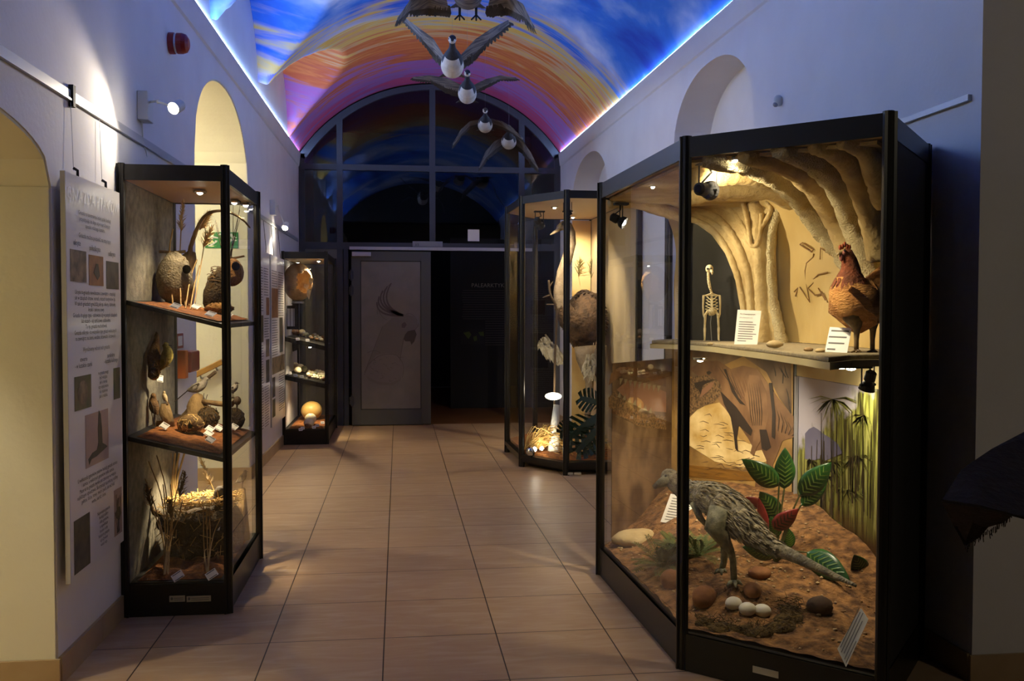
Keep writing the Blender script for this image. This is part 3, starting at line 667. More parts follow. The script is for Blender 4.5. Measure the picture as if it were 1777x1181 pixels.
ptext(po, 'U większości gatunków ptaków budują gniazda samice\ni samce, u niektórych gatunków tylko samce.\nMateriał na gniazda zwykle jest zbierany w miejscu\nnajbliższym sąsiedztwie. Skorzystają najczęściej rośliny:\ngałęzie, liście, trawy, mech i puch, ale też nici,\nwełna, sierść i inne.', YM, .785, .0235, 'ink', sp=.98)
ptext(po, 'Najmniejsze gniazda\nbudują kolibry\n- kilka gramów,\na największe\nbocian i orły.\nNiektóre gniazda\nsą używane\nwiele razy.', 4.31, .60, .021, 'ink', sp=.98)
pyz(po, 3.94, .42, 4.13, .64, 'p_dark'); pyz(po, 4.46, .45, 4.575, .665, 'p_mauve')
ppoly(po, [(4.48, .56), (4.51, .58), (4.55, .575), (4.56, .54), (4.53, .515), (4.49, .53)], 'p_dark', 'print_nest')
mb = MB()
for k in range(14):
    y = 4.465+.0075*k; z = random.uniform(.56, .65)
    a = Vector((XL(4.52), 4.515+random.uniform(-.02, .02), .46))+LN*(D0+.0016); b_ = Vector((XL(y), y, z))+LN*(D0+.0016)
    mb.bar(a, b_, .003, .0004, up=LN)
part(mb, 'print_branches', MAT['p_dark'], po)
for y in (4.06, 4.42):
    o = part(MB().tube([Vector((XL(y), y, 2.05))+LN*.036, Vector((XL(y), y, 2.075))+LN*.036, Vector((XL(y), y, 2.085))+LN*.02], .006, 8), 'hook', MAT['blackmatte'], po)
    part(MB().tube([Vector((XL(y), y, 2.075))+LN*.02, Vector((XL(y), y, 2.355))+LN*.012], .0012, 5), 'cord', MAT['steel'], po)
# ---- two posters between the cabinets
def poster2(label, y0, y1, z0, z1, items, hooks):
    t = poster('poster', label, y0, y1, z0, z1)
    for y_0, z_0, y_1, z_1, m_ in items: pyz(t, y_0, z_0, y_1, z_1, m_)
    mb = MB()
    z = z1-.16
    while z > z0+.1:
        for a, b_ in ((y0+.06, (y0+y1)/2-.03), ((y0+y1)/2+.02, y1-.06)):
            ov = any(not (b_ < i[0] or a > i[2]) and i[1]-.02 < z < i[3]+.02 for i in items)
            if not ov: wbox(mb, a, z, b_-random.uniform(0, .06), z+.007, D0+.0002, D0+.0009)
        z -= .025
    part(mb, 'text_lines', MAT['greyink'], t)
    for y in hooks: part(MB().tube([Vector((XL(y), y, z1))+LN*.036, Vector((XL(y), y, z1+.03))+LN*.036, Vector((XL(y), y, 2.355))+LN*.012], .003, 6), 'cord', MAT['blackmatte'], t)
    return t
poster2('white text poster just past the arch, nearer of the two between the cabinets', 8.62, 9.36, .28, 2.05, [(9.14, 1.45, 9.32, 1.62, 'p_orange'), (9.1, 1.05, 9.32, 1.22, 'p_brown'), (9.1, .80, 9.32, 1.02, 'p_dark'), (8.7, 1.2, 8.95, 1.45, 'p_green')], (8.8, 9.2))
poster2('white poster with egg and bird photos, lit from above, next to the egg cabinet', 9.45, 10.46, .33, 2.05, [(9.5, 1.42, 9.95, 1.72, 'p_orange'), (10.05, 1.05, 10.3, 1.42, 'p_dark'), (9.5, .85, 10.42, 1.02, 'p_brown'), (9.5, .62, 9.7, .82, 'p_dark'), (9.5, .42, 9.7, .6, 'p_green')], (9.7, 10.2))
# ---- wall lamps
def wall_lamp(label, box, elbow, head, aim, power, r=.03, ang=110, name='wall_lamp', bulb='bulb'):
    t = thing(name, label, 'lamp', box)
    b0 = Vector(box); y0 = b0.y; z0 = b0.z
    part(wbox(MB(), y0-.055, z0-.075, y0+.055, z0+.075, .001, .055), 'box', MAT['white'], t, bevel=.004)
    el, hd = Vector(elbow), Vector(head)
    st = Vector((XL(y0)+.05, y0, z0+.03))
    part(MB().tube([st, el], .006, 8).ball(el, .012).tube([el, hd], .006, 8), 'arm', MAT['white'], t)
    d = (Vector(aim)-hd).normalized()
    o = part(MB().lathe([(r*.7, -.06), (r*.9, -.05), (r, 0), (r*.92, .012), (r*.85, .0)], hd, 18, axis=d), 'lamp_head', MAT['white'], t)
    part(MB().ball(hd+d*.008, r*.8, 14, 8), 'bulb', MAT[bulb], o)
    lamp('SPOT', 'light', hd+d*.045, power, (1, .86, .66), .025, aim, ang, .6, o)
    part(MB().tube([Vector((XL(y0)+.01, y0, z0-.075)), Vector((XL(y0)+.008, y0+.02, z0-.17)), Vector((XL(y0)+.008, y0+.10, z0-.24))], .003, 6), 'cable', MAT['white'], t)
    return t
wall_lamp('white wall lamp on an arm, glowing brightly above the nest cabinet', (XL(5.11), 5.11, 2.56), onY(275, 176, 4.95), onY(303, 187, 4.78), (-1.36, 4.15, 2.15), 11, .032, 115)
wall_lamp('white wall lamp on a jointed arm above the egg cabinet', (XL(9.75), 9.75, 2.54), onY(482, 357, 10.1), onY(495, 394, 10.0), (-1.30, 9.62, 1.9), 14, .035, 60)
# ---- siren, hydrant cabinet, signs
sy, sz = 5.737, 3.068
t = thing('alarm_siren', 'round red fire alarm siren high on the left wall', 'alarm', (XL(sy), sy, sz))
q = Vector((XL(sy), sy, sz))
part(MB().lathe([(.062, .001), (.062, .03), (.055, .034)], q, 24, axis=LN), 'back_plate', MAT['red'], t)
part(MB().lathe([(.056, .034), (.056, .046)], q, 24, axis=LN), 'white_ring', MAT['white'], t)
part(MB().lathe([(.060, .046), (.060, .075), (.052, .098), (.03, .112)], q, 24, axis=LN), 'horn', MAT['red'], t)
t = tag(wbox(MB(), 5.82, 1.265, 5.98, 1.355, .001, .006).build('fire_sign', MAT['red']), 'small red and white fire equipment sign on the blue wall, seen through the nest cabinet', 'sign')
part(wbox(MB(), 5.845, 1.28, 5.955, 1.34, .006, .0066), 'sign_symbol', MAT['white'], t)
t = thing('fire_hose_box', 'red and orange fire box on the wall seen through the nest cabinet', 'fire box', (XL(6.0), 6.0, 1.1))
part(wbox(MB(), 5.88, 1.115, 6.12, 1.245, .002, .075), 'housing', MAT['red'], t, bevel=.012)
part(wbox(MB(), 5.80, 1.085, 5.865, 1.255, .002, .06), 'door', mat('orange plastic', '#d2691a', .4), t, bevel=.004)
# exit sign on the far jamb of the wide arch
YJ = 8.422-.012-.004
g_ = mat('green exit sign', '#0f7a3c', .4); 
a, b_ = onY(356, 430, YJ), onY(413, 403, YJ)
es = tag(MB().box(a.x, YJ-.004, a.z, b_.x, YJ, b_.z).build('exit_sign', g_), 'green emergency exit sign with running figure, stairs and arrow on the yellow jamb', 'sign')
mb = MB(); W, H = b_.x-a.x, b_.z-a.z
def sp_(pts): mb.prism([(a.x+W*u, YJ-.0042, a.z+H*v) for u, v in pts], (0, -.001, 0))
sp_([(.10, .18), (.16, .18), (.16, .28), (.23, .28), (.23, .38), (.30, .38), (.30, .48), (.37, .48), (.37, .38), (.30, .30), (.30, .28), (.24, .20), (.23, .18), (.17, .1), (.10, .1)])
sp_([(.06, .42), (.20, .42), (.16, .50), (.30, .66), (.25, .72), (.11, .56), (.07, .64)])
sp_([(.27, .62), (.40, .60), (.40, .66), (.28, .74), (.2, .86), (.16, .83)])
mb.ball((a.x+W*.45, YJ-.0045, a.z+H*.86), (W*.03, .001, H*.065), 12, 6)
mb.ball((a.x+W*.80, YJ-.0045, a.z+H*.85), (W*.035, .001, H*.075), 12, 6)
sp_([(.74, .80), (.80, .72), (.84, .52), (.92, .44), (.96, .46), (.96, .52), (.90, .54), (.88, .66), (.93, .62), (.97, .66), (.90, .76), (.82, .82)])
sp_([(.80, .60), (.84, .50), (.78, .40), (.74, .22), (.69, .22), (.70, .36), (.74, .52)]); sp_([(.78, .72), (.72, .66), (.72, .56), (.69, .56), (.69, .70), (.76, .80)]); sp_([(.60, .30), (.72, .30), (.72, .36), (.60, .36)])
part(mb, 'symbol', MAT['white'], es)
# wooden stair handrail inside the arch
hr = thing('handrail', 'wooden stair handrail rising along the yellow wall inside the wide arch', 'handrail', (-1.6, 8.36, 1.0))
MAT['oak'] = mat('varnished oak', '#9a6f30', .4, 0, '#b5843c', 4, (1, 1, 8))
p0, p1 = onY(338, 651, 8.34), onY(384, 628, 8.34)
part(MB().bar(p0, p1+(p1-p0)*.05, .05, .05), 'rail', MAT['oak'], hr, bevel=.008)
for k in (.2, .8):
    q = p0+(p1-p0)*k; part(MB().tube([q+Vector((0, 0, -.02)), q+Vector((0, .04, -.05)), Vector((q.x, 8.409, q.z-.05))], .008, 8), 'bracket', MAT['steel'], hr)
# small sensor on the right wall
q = Vector((XR(5.3), 5.3, 0)); n_ = Vector((-1, -.0186, 0)).normalized(); pp = onp(1356, 175, (XR(5), 5, 0), n_)
t = thing('motion_sensor', 'small white motion sensor on the right wall beside the blind arch', 'sensor', pp)
part(MB().ball(pp+n_*.02, (.03, .022, .035), 14, 8), 'body', MAT['white'], t, smooth=True); part(MB().ball(pp+n_*.036-Vector((0, 0, .022)), .016, 12, 6), 'lens', mat('grey lens', '#9a9aa4', .2), t, smooth=True)
# ceiling lamps of the side room and the stairs: warm light
MAT['opal'] = emit('lit opal glass', (1, .84, .52), 5)
def ceil_lamp(label, p, power):
    t = thing('ceiling_lamp', label, 'lamp', p); p = Vector(p)
    part(MB().lathe([(.12, 0), (.12, -.02)], p, 24), 'mount', MAT['white'], t)
    part(MB().lathe([(.11, -.02), (.13, -.05), (.10, -.1), (.02, -.12)], p, 24), 'globe', MAT['opal'], t)
    lamp('POINT', 'light', p-Vector((0, 0, .22)), power, (1, .90, .68), .08, parent=t)
ceil_lamp('round opal ceiling lamp of the side room behind the near arch', (-2.9, 2.6, 3.19), 62)
mb = MB(); mb.box(-3.3, 6.2, 3.3, -1.803, 8.7, 3.35); struct(mb, 'ceiling_stairs', MAT['yellow'])
ceil_lamp('round opal ceiling lamp of the stair passage behind the wide arch', (-2.5, 6.9, 3.29), 60)
# dark cloth corner at the right edge: draped over a stand
MAT['cloth'] = mat('dark brown hide', '#2a1c14', .9, 0, '#1c120d', 30, bump=.4)
cs = thing('draped_hide', 'dark brown hide draped over a stand at the right edge, frayed corner hanging', 'cloth', (1.5, 1.9, 0))
def dC(x, y, d): return atD(x, y, d)
up_ = [dC(1634, 868, 2.05), dC(1668, 815, 2.12), dC(1720, 780, 2.2), dC(1777, 750, 2.3), dC(1900, 720, 2.4), dC(1900, 930, 2.0), dC(1777, 898, 1.98), dC(1756, 893, 1.98), dC(1700, 878, 2.0)]
lo_ = [dC(1634, 868, 2.05), dC(1700, 878, 2.0), dC(1756, 893, 1.98), dC(1740, 905, 2.06), dC(1715, 912, 2.1), dC(1700, 930, 2.12), dC(1674, 945, 2.12), dC(1655, 910, 2.1)]
mb = MB(); mb.bm.faces.new([mb.bm.verts.new(p) for p in up_]); part(mb, 'drape', MAT['cloth'], cs, solid=.006)
mb = MB(); mb.bm.faces.new([mb.bm.verts.new(p) for p in lo_])
part(mb, 'hanging_flap', MAT['cloth'], cs, solid=.006)
mb = MB()
for k in range(30):
    t_ = k/29; x = 1675+80*t_; y = 944-50*t_+random.uniform(-2, 2); p = dC(x, y, 2.1-.1*t_); mb.tube([p, p+Vector((random.uniform(-.004, .004), 0, -random.uniform(.005, .02)))], .0012, 4)
part(mb, 'fringe', MAT['cloth'], cs)
st = thing('stand', 'dark exhibit stand at the right edge under the hide, mostly out of view', 'stand', (1.75, 1.85, 0))
part(MB().box(1.62, 1.6, 0, 2.2, 2.2, .04), 'base', MAT['blackmatte'], st); part(MB().box(1.85, 1.85, .04, 1.95, 1.95, 1.0), 'post', MAT['blackmatte'], st); part(MB().box(1.62, 1.65, 1.0, 2.2, 2.1, 1.03), 'top', MAT['blackmatte'], st)
# ================================================================== FLYING GEESE
MAT['g_white'] = mat('white plumage', '#d9d4cc', .8, 0, '#c2bcb2', 14, bump=.3, bscale=60)
MAT['g_black'] = mat('black plumage', '#1b1a1e', .75, 0, '#2a2830', 20, bump=.3, bscale=60)
MAT['g_grey'] = mat('grey barred plumage', '#57545a', .8, 0, '#8b867f', 9, (1, 6, 1), bump=.4, bscale=40, lo=.4, hi=.6)
MAT['g_dark'] = mat('dark flight feathers', '#2b2724', .8, 0, '#4a443e', 10, bump=.3, bscale=60)
def wing_mesh(mb, lead, chord, seg=5, th=.006):
    """lead: leading edge points (root->tip); chord: vector from leading edge to trailing edge at each point; feathers as separate vanes"""
    n = len(lead)
    def at(t):
        k = min(int(t*(n-1)), n-2); f = t*(n-1)-k; return lead[k].lerp(lead[k+1], f), chord[k].lerp(chord[k+1], f)
    K = 26
    # covert sheet
    L = [at(i/K) for i in range(K+1)]
    rows = []
    for p, ch in L:
        nrm = ch.cross(lead[-1]-lead[0]).normalized()*th
        rows.append([p-ch*.04, p+ch*.10+nrm, p+ch*.32+nrm*1.3, p+ch*.62+nrm*.6, p+ch*.62-nrm*.2, p+ch*.32-nrm*.6, p+ch*.10-nrm*.8])
    R = [[mb.bm.verts.new(q) for q in r] for r in rows]; m_ = len(R[0])
    for i in range(K):
        for j in range(m_): mb.bm.faces.new((R[i][j], R[i+1][j], R[i+1][(j+1) % m_], R[i][(j+1) % m_])).material_index = 0
    mb.bm.faces.new(R[0][::-1]); mb.bm.faces.new(R[-1])
    # flight feathers
    NF = 24
    for i in range(NF):
        t = (i+.5)/NF; p, ch = at(t); sp = (at(min(1, t+.03))[0]-at(max(0, t-.03))[0]).normalized()
        ln = 1.0+.04*random.uniform(-1, 1); lean = sp*ch.length*(.0+.75*max(0, t-.55)/.45)
        a = p+ch*.30; b_ = p+ch*ln+lean; w_ = .028 if t < .6 else .020
        nrm = ch.cross(sp).normalized()*(.002+.0015*(i % 2))
        mid = a.lerp(b_, .6)
        pts = [a-sp*w_, mid-sp*w_*1.0, b_-sp*w_*.35, b_+sp*w_*.2, mid+sp*w_*1.0, a+sp*w_]
        mb.prism([q+nrm for q in pts], nrm*-.6, mi=1)
def goose(label, ctr, d, wingL, wingR, pitch=42, roll=0, chordL=None, chordR=None, bs=1.0, legs=False, dark=False, neck=1.0, yaw=0):
    """ctr: pixel of the breast; wings: pixel polylines root->tip with depth offsets"""
    C0 = atD(*ctr, d); s = bs
    t = thing('goose', label, 'goose', C0, group='stuffed geese flying below the vault')
    fwd = (CAM-C0); fwd.z = 0; fwd.normalize(); fwd = Matrix.Rotation(math.radians(yaw), 3, 'Z') @ fwd
    sd = Vector((-fwd.y, fwd.x, 0)); pr = math.radians(pitch)
    ax = fwd*math.cos(pr)+UP*math.sin(pr); bk = -ax; dn = (fwd*math.sin(pr)-UP*math.cos(pr))
    B = lambda f, dnv, l=0: C0+ax*f*s+dn*dnv*s+sd*l*s
    # spine from tail to head
    sp = [B(-.42, .0), B(-.36, .01), B(-.27, .02), B(-.15, .02), B(-.03, .02), B(.08, .0), B(.15, -.03), B(.19, -.055), B(.215, -.075*neck), B(.235, -.095*neck), B(.26, -.115*neck), B(.28, -.12*neck), B(.30, -.115*neck), B(.315, -.105*neck)]
    rad = [(.012, .006), (.04, .018), (.066, .05), (.088, .082), (.094, .09), (.085, .082), (.062, .056), (.036, .036), (.026, .027), (.023, .024), (.027, .029), (.032, .034), (.028, .027), (.012, .012)]
    rad = [(a*s, b*s) for a, b in rad]
    def mis(i, j):
        if i <= 4: return 0 if i > 1 else 1
        if i < 10: return 1
        return 0 if 0 < (j % 20) < 11 else 1
    def mis2(i, j):
        ang = 2*math.pi*j/20
        below = math.sin(ang)*SGN > -.15
        if i <= 1: return 1
        if i <= 4: return 0 if below else 2
        if i == 5: return 0 if math.sin(ang)*SGN > .55 else 1
        if i <= 9: return 1
        return 0 if math.sin(ang)*SGN > -.45 else 1
    SGN = 1
    a_ = (sp[5]-sp[4]).cross(UP).normalized(); bvec = a_.cross((sp[5]-sp[4]).normalized())
    SGN = 1 if bvec.dot(dn) > 0 else -1
    body = part(MB().tube(sp, rad, 20, mis=mis2, up=UP), 'body', [MAT['g_grey'] if dark else MAT['g_white'], MAT['g_black'], MAT['g_grey']], t, smooth=True)
    hd = B(.30, -.114*neck)
    bd = (B(.40, -.09*neck)-hd).normalized()
    part(MB().tube([hd+bd*.02*s, hd+bd*.035*s, hd+bd*.055*s], [.014*s, .011*s, .005*s], 10), 'beak', MAT['blackmatte'], t, smooth=True)
    for g in (-1, 1): part(MB().ball(hd+bd*.002*s+sd*g*.026*s-dn*.004*s, .005*s, 8, 6), 'eye', MAT['blackmatte'], t, smooth=True)
    for w_, ch in ((wingL, chordL), (wingR, chordR)):
        lead = [atD(x, y, d+dd) for x, y, dd in w_]
        ch_ = [atD(x+cx*1.35, y+cy*1.35, d+dd+cd)-atD(x, y, d+dd) for (x, y, dd), (cx, cy, cd) in zip(w_, ch)]
        mb = MB(); wing_mesh(mb, lead, ch_); part(mb, 'wing', [MAT['g_grey'], MAT['g_dark']], t, smooth=False)
    tl = MB()
    for k in range(-3, 4):
        a = B(-.33, .015, .012*k); b_ = B(-.50, .02+.004*abs(k), .034*k)
        tl.prism([a-sd*.012*s, b_-sd*.016*s, b_+sd*.016*s, a+sd*.012*s], ax.cross(sd)*.003*s)
    part(tl, 'tail', MAT['g_dark'], t)
    if legs:
        for g in (-1, 1):
            a = B(-.16, .06, g*.05); b_ = a+UP*-.07*s; c_ = b_+fwd*.04*s-UP*.05*s
            m_ = MB().tube([a, b_], .008*s, 8)
            for q in (-.5, 0, .5): m_.tube([b_, b_+(fwd*.6+sd*q-UP*.7).normalized()*.06*s], .005*s, 6)
            part(m_, 'leg', MAT['blackmatte'], t)
    part(MB().tube([C0+UP*.02, Vector((C0.x, C0.y, zmain(C0.x, C0.y)-.005))], .0008, 4), 'hanging_wire', MAT['steel'], t)
    return t
goose('dark goose nearest the camera at the top edge of the photo, feet down, wings bowed', (812, -22), 6.3,
      [(775, 0, .1), (745, -8, .12), (712, 0, .0), (690, 32, -.1)], [(850, 0, .1), (880, -8, .12), (908, 8, .0), (926, 46, -.1)],
      chordL=[(4, 22, .22), (-2, 26, .22), (-2, 22, .2), (0, 6, .05)], chordR=[(-4, 22, .22), (2, 26, .22), (2, 24, .2), (2, 4, .05)], pitch=-8, bs=1.15, legs=True, dark=True)
goose('white bellied goose with wings raised in a V, second from the top', (785, 108), 7.5,
      [(772, 100, .06), (752, 68, .0), (728, 50, -.05), (699, 28, .0)], [(798, 98, .06), (824, 70, .0), (850, 52, -.05), (882, 35, .0)],
      chordL=[(2, 20, .28), (2, 28, .25), (8, 24, .2), (2, 8, .05)], chordR=[(-2, 20, .28), (-2, 28, .25), (-6, 24, .2), (2, 8, .05)], pitch=-4)
goose('white bellied goose gliding with level wings, third in the flock', (811, 158), 8.8,
      [(800, 148, .1), (775, 136, .0), (745, 131, -.05), (716, 134, .0)], [(822, 148, .1), (842, 138, .0), (868, 131, -.05), (896, 135, .0)],
      chordL=[(0, 16, .28), (0, 20, .25), (2, 10, .2), (2, 3, .05)], chordR=[(0, 12, .28), (0, 12, .25), (0, 7, .2), (0, 2, .05)], pitch=-3, bs=.95)
goose('small far goose with wings curved down, upper of the farthest pair', (842, 214), 10.0,
      [(834, 207, .1), (815, 211, .0), (799, 226, -.1), (786, 250, .0)], [(852, 206, .1), (872, 211, .0), (890, 222, -.1), (907, 240, .0)],
      chordL=[(0, 8, .25), (0, 9, .25), (2, 8, .2), (1, 3, .05)], chordR=[(0, 10, .25), (0, 10, .25), (0, 9, .2), (0, 3, .05)], pitch=-4, bs=.85)
goose('small far goose with wings drooping steeply, lowest of the flock', (883, 243), 10.5,
      [(874, 238, .1), (858, 246, .0), (842, 264, -.1), (832, 290, .0)], [(893, 238, .1), (909, 248, .0), (922, 266, -.1), (934, 292, .0)],
      chordL=[(2, 12, .25), (3, 14, .25), (3, 10, .2), (0, 2, .05)], chordR=[(-2, 12, .25), (-2, 14, .25), (-3, 12, .2), (0, 2, .05)], pitch=-5, bs=.92)

ceil_lamp('added dim opal ceiling lamp, unseen behind the camera', (3.7, -.4, 3.49), 22)  # added unseen lamp that brightens the right return wall
# ================================================================== DINOSAUR SHOWCASE
EFn = Vector((F_[0]-E_[0], F_[1]-E_[1], 0)).normalized(); EFi = Vector((EFn.y, -EFn.x, 0))       # direction E->F, inward normal
if EFi.dot(Vector((1.7, 4.4, 0))-Vector((*E_, 0))) < 0: EFi = -EFi
def onEF(x, y, off=.03): return onp(x, y, Vector((*E_, 0))+EFi*off, EFi)
AEd = Vector((E_[0]-A_[0], E_[1]-A_[1], 0)).normalized(); AEi = Vector((AEd.y, -AEd.x, 0))
if AEi.dot(Vector((1.7, 4.4, 0))-Vector((*A_, 0))) < 0: AEi = -AEi
def onAE(x, y, off=.03): return onp(x, y, Vector((*A_, 0))+AEi*off, AEi)
XD = 2.235
# terrain
def soil_h(x, y):
    t = (x+y-4.88)/1.414; da = x-1.14; db = (y-x)  # distance from the front panes
    k = max(0, min(1, min(t/1.7, da/.8+.05)))
    hz = .165+.30*k*k*(3-2*k)
    hz += .05*math.exp(-(((x-1.52)/.16)**2+((y-3.98)/.16)**2))
    hz += .012*math.sin(13*x+5*y)*math.sin(11*y-3*x)*min(1, k*4)+.006*math.sin(41*x)*math.sin(37*y+2)
    if y < 4.2: hz -= .10*max(0, min(1, (x-1.75)/.35))*max(0, min(1, (4.2-y)/.4))
    return max(.16, hz)
HEX = [Vector((*p, 0)) for p in (A_, B_, C_, D_, F_, E_)]; HC = sum(HEX, Vector())/6
def hexpt(u, v):
    k = v*6; i = int(k) % 6; f = k-int(k); e = HEX[i].lerp(HEX[(i+1) % 6], f)
    return HC+(e-HC)*u*.955
def terr(u, v):
    p = hexpt(u, v); p.z = soil_h(p.x, p.y); return p
MAT['earth'] = mat('ochre gravel earth', '#4a2d12', .95, 0, '#94683a', 22, bump=.8, bscale=70, detail=8)
tag(MB().grid(terr, 40, 180).build('soil', MAT['earth'], smooth=True), 'ochre earth mound covering the floor of the dinosaur cabinet', 'soil', kind='stuff')
def ground(px, py, it=30):     # where a pixel ray meets the earth
    d = 3.2
    while d < 6.5:
        p = atD(px, py, d)
        if p.z <= soil_h(p.x, p.y): return p
        d += .01
    return atD(px, py, 4.2)
# pebbles as stuff (gravel)
mb = MB()
for k in range(420):
    p = hexpt(random.uniform(.1, .97), random.random()); r = random.uniform(.003, .010)
    mb.ball((p.x, p.y, soil_h(p.x, p.y)+r*.3), (r, r*random.uniform(.7, 1), r*.6), 6, 4, wob=.15)
MAT['gravel'] = mat('pale gravel', '#b49a70', .9, 0, '#7a5a34', 3)
tag(mb.build('gravel', MAT['gravel'], smooth=True), 'pale gravel scattered over the earth in the dinosaur cabinet', 'gravel', kind='stuff')
# ---- dinosaur mural on the rear panel and its return
MAT['m_rock'] = mat('printed ochre rock face', '#7a5a2c', .6, 0, '#b58e4e', 5, bump=0, detail=9)
MAT['m_rockdark'] = mat('printed brown cliff', '#4a3420', .6, 0, '#7d6244', 9, (1, 1, .6), detail=9)
MAT['m_sand'] = mat('printed sunlit sand', '#c09a52', .6, 0, '#ecd296', 7, detail=9)
MAT['m_skin'] = mat('printed brown dinosaur hide', '#5e3f28', .55, 0, '#86623f', 10, (1, 1, .5), detail=8)
MAT['m_skin2'] = mat('printed pale dinosaur hide', '#8a6644', .55, 0, '#6e4e32', 10, detail=8)
MAT['m_scale'] = mat('printed pebbled scales', '#8a6a44', .55, 0, '#3c2a1a', 90, detail=3)
MAT['m_pink'] = mat('printed pinkish mouth', '#8a6248', .5)
MAT['m_shadow'] = mat('printed dark brown shading', '#2a1c12', .6)
MAT['m_tooth'] = mat('printed ivory teeth', '#8f8262', .5)
MAT['m_water'] = mat('printed brown water', '#6e4a1c', .4, 0, '#8d6226', 4, (1, 1, 12))
mur = thing('dinosaur_mural', 'printed mural of a large brown dinosaur in a rocky landscape, behind the plants', 'mural', (2.0, 5.3, .3))
eA, eF = Vector((*E_, 0))+EFi*.03, Vector((*F_, 0))+EFi*.03
zt = 1.272
part(MB().hexa([eA+UP*.2, eF+UP*.2, eF-EFi*.01+UP*.2, eA-EFi*.01+UP*.2, eA+UP*zt, eF+UP*zt, eF-EFi*.01+UP*zt, eA-EFi*.01+UP*zt]), 'print_panel', MAT['m_rock'], mur)
aA, aE = Vector((*A_, 0))+AEi*.05+AEd*.06, Vector((*E_, 0))+AEi*.05-AEd*.03
part(MB().hexa([aA+UP*.2, aE+UP*.2, aE-AEi*.006+UP*.2, aA-AEi*.006+UP*.2, aA+UP*1.2, aE+UP*1.2, aE-AEi*.006+UP*1.2, aA-AEi*.006+UP*1.2]), 'return_panel', MAT['m_rockdark'], mur)  # darker print paints in the dim light on this side
def efpoly(pts, m_, name, k=1): return part(MB().prism([onEF(x, y, .030+.0012*k) for x, y in pts], EFi*.0006), name, MAT[m_], mur)
def aepoly(pts, m_, name, k=1): return part(MB().prism([onAE(x, y, .050+.0012*k) for x, y in pts], AEi*.0006), name, MAT[m_], mur)
efpoly([(1192, 605), (1250, 604), (1372, 622), (1374, 720), (1352, 690), (1330, 645), (1290, 618), (1240, 640), (1215, 660), (1192, 650)], 'm_rockdark', 'printed_cliff', 1)
efpoly([(1192, 725), (1215, 705), (1248, 698), (1270, 720), (1282, 760), (1300, 770), (1330, 770), (1330, 800), (1290, 812), (1240, 800), (1192, 770)], 'm_sand', 'printed_sand', 1)
efpoly([(1192, 806), (1250, 812), (1320, 822), (1322, 834), (1250, 832), (1192, 826)], 'm_water', 'printed_water', 2)
# body
efpoly([(1196, 640), (1218, 626), (1248, 626), (1268, 640), (1290, 634), (1315, 640), (1332, 664), (1350, 690), (1370, 715), (1392, 735), (1396, 748), (1378, 758), (1358, 764), (1348, 790), (1341, 806), (1346, 820), (1332, 820), (1330, 798), (1322, 780), (1310, 782), (1298, 760), (1284, 740), (1268, 722), (1252, 700), (1240, 686), (1222, 660)], 'm_skin', 'printed_body', 3)
efpoly([(1300, 650), (1318, 652), (1330, 680), (1334, 720), (1326, 756), (1312, 752), (1302, 720), (1292, 690)], 'm_skin2', 'printed_thigh', 4)
efpoly([(1256, 640), (1262, 655), (1270, 680), (1284, 700), (1294, 703), (1282, 690), (1268, 664), (1260, 640)], 'm_shadow', 'printed_neck_fold', 5)
efpoly([(1250, 678), (1262, 690), (1278, 706), (1292, 726), (1306, 746), (1303, 756), (1290, 746), (1282, 738), (1279, 760), (1281, 784), (1276, 778), (1273, 752), (1268, 724), (1256, 700)], 'm_shadow', 'printed_arm_shade', 5)
efpoly([(1318, 745), (1330, 745), (1338, 776), (1330, 782), (1322, 778)], 'm_shadow', 'printed_leg_shade', 5)
efpoly([(1308, 750), (1318, 748), (1320, 764), (1312, 778), (1308, 790), (1302, 786), (1306, 770)], 'm_skin2', 'printed_arm', 6)
efpoly([(1334, 664), (1340, 664), (1346, 720), (1345, 762), (1339, 758), (1340, 715)], 'm_shadow', 'printed_flank_shade', 5)
efpoly([(1381, 760), (1386, 752), (1391, 750), (1384, 768), (1380, 784), (1378, 776)], 'm_shadow', 'printed_tail_shade', 5)
efpoly([(1312, 824), (1318, 824), (1318, 840), (1324, 846), (1310, 848)], 'm_skin', 'printed_foot', 5)
# head near the post
efpoly([(1192, 660), (1206, 652), (1224, 650), (1244, 658), (1252, 670), (1250, 686), (1238, 698), (1222, 704), (1210, 710), (1200, 720), (1192, 730)], 'm_scale', 'printed_jaw', 6)
efpoly([(1218, 676), (1232, 664), (1240, 662), (1234, 674), (1222, 684), (1214, 690)], 'm_pink', 'printed_mouth', 7)
efpoly([(1205, 664), (1222, 660), (1244, 658), (1228, 664), (1220, 668), (1216, 684), (1212, 676), (1206, 672)], 'm_shadow', 'printed_mouth_shade', 8)
# skin folds, rock strata and stones in the print
def efstrokes(name, m_, lines, w0, k):
    mb = MB()
    for ln in lines:
        P = [onEF(x, y, .030+.0012*k) for x, y in ln]; n_ = len(P)
        for i in range(n_-1):
            f0, f1 = math.sin(math.pi*(i+.15)/n_), math.sin(math.pi*min(.97, (i+1.1)/n_)); d_ = (P[i+1]-P[i]).normalized(); s_ = d_.cross(EFi)
            mb.quad(P[i]-s_*w0*f0, P[i+1]-s_*w0*f1, P[i+1]+s_*w0*f1, P[i]+s_*w0*f0)
    return part(mb, name, MAT[m_], mur)
rm = random.Random(5)
efstrokes('printed_skin_folds', 'm_shadow', [[(1246+7*k, 634+2*k), (1258+6.5*k, 652+6*k), (1270+5.5*k, 668+8*k)] for k in range(4)]+[[(1296+4*k, 664), (1300+4*k, 690), (1302+4*k, 716), (1306+3*k, 738)] for k in range(6)]+[[(1346+7*k, 704+9*k), (1352+7*k, 726+6*k), (1350+6*k, 748+2*k)] for k in range(5)], .0022, 7)
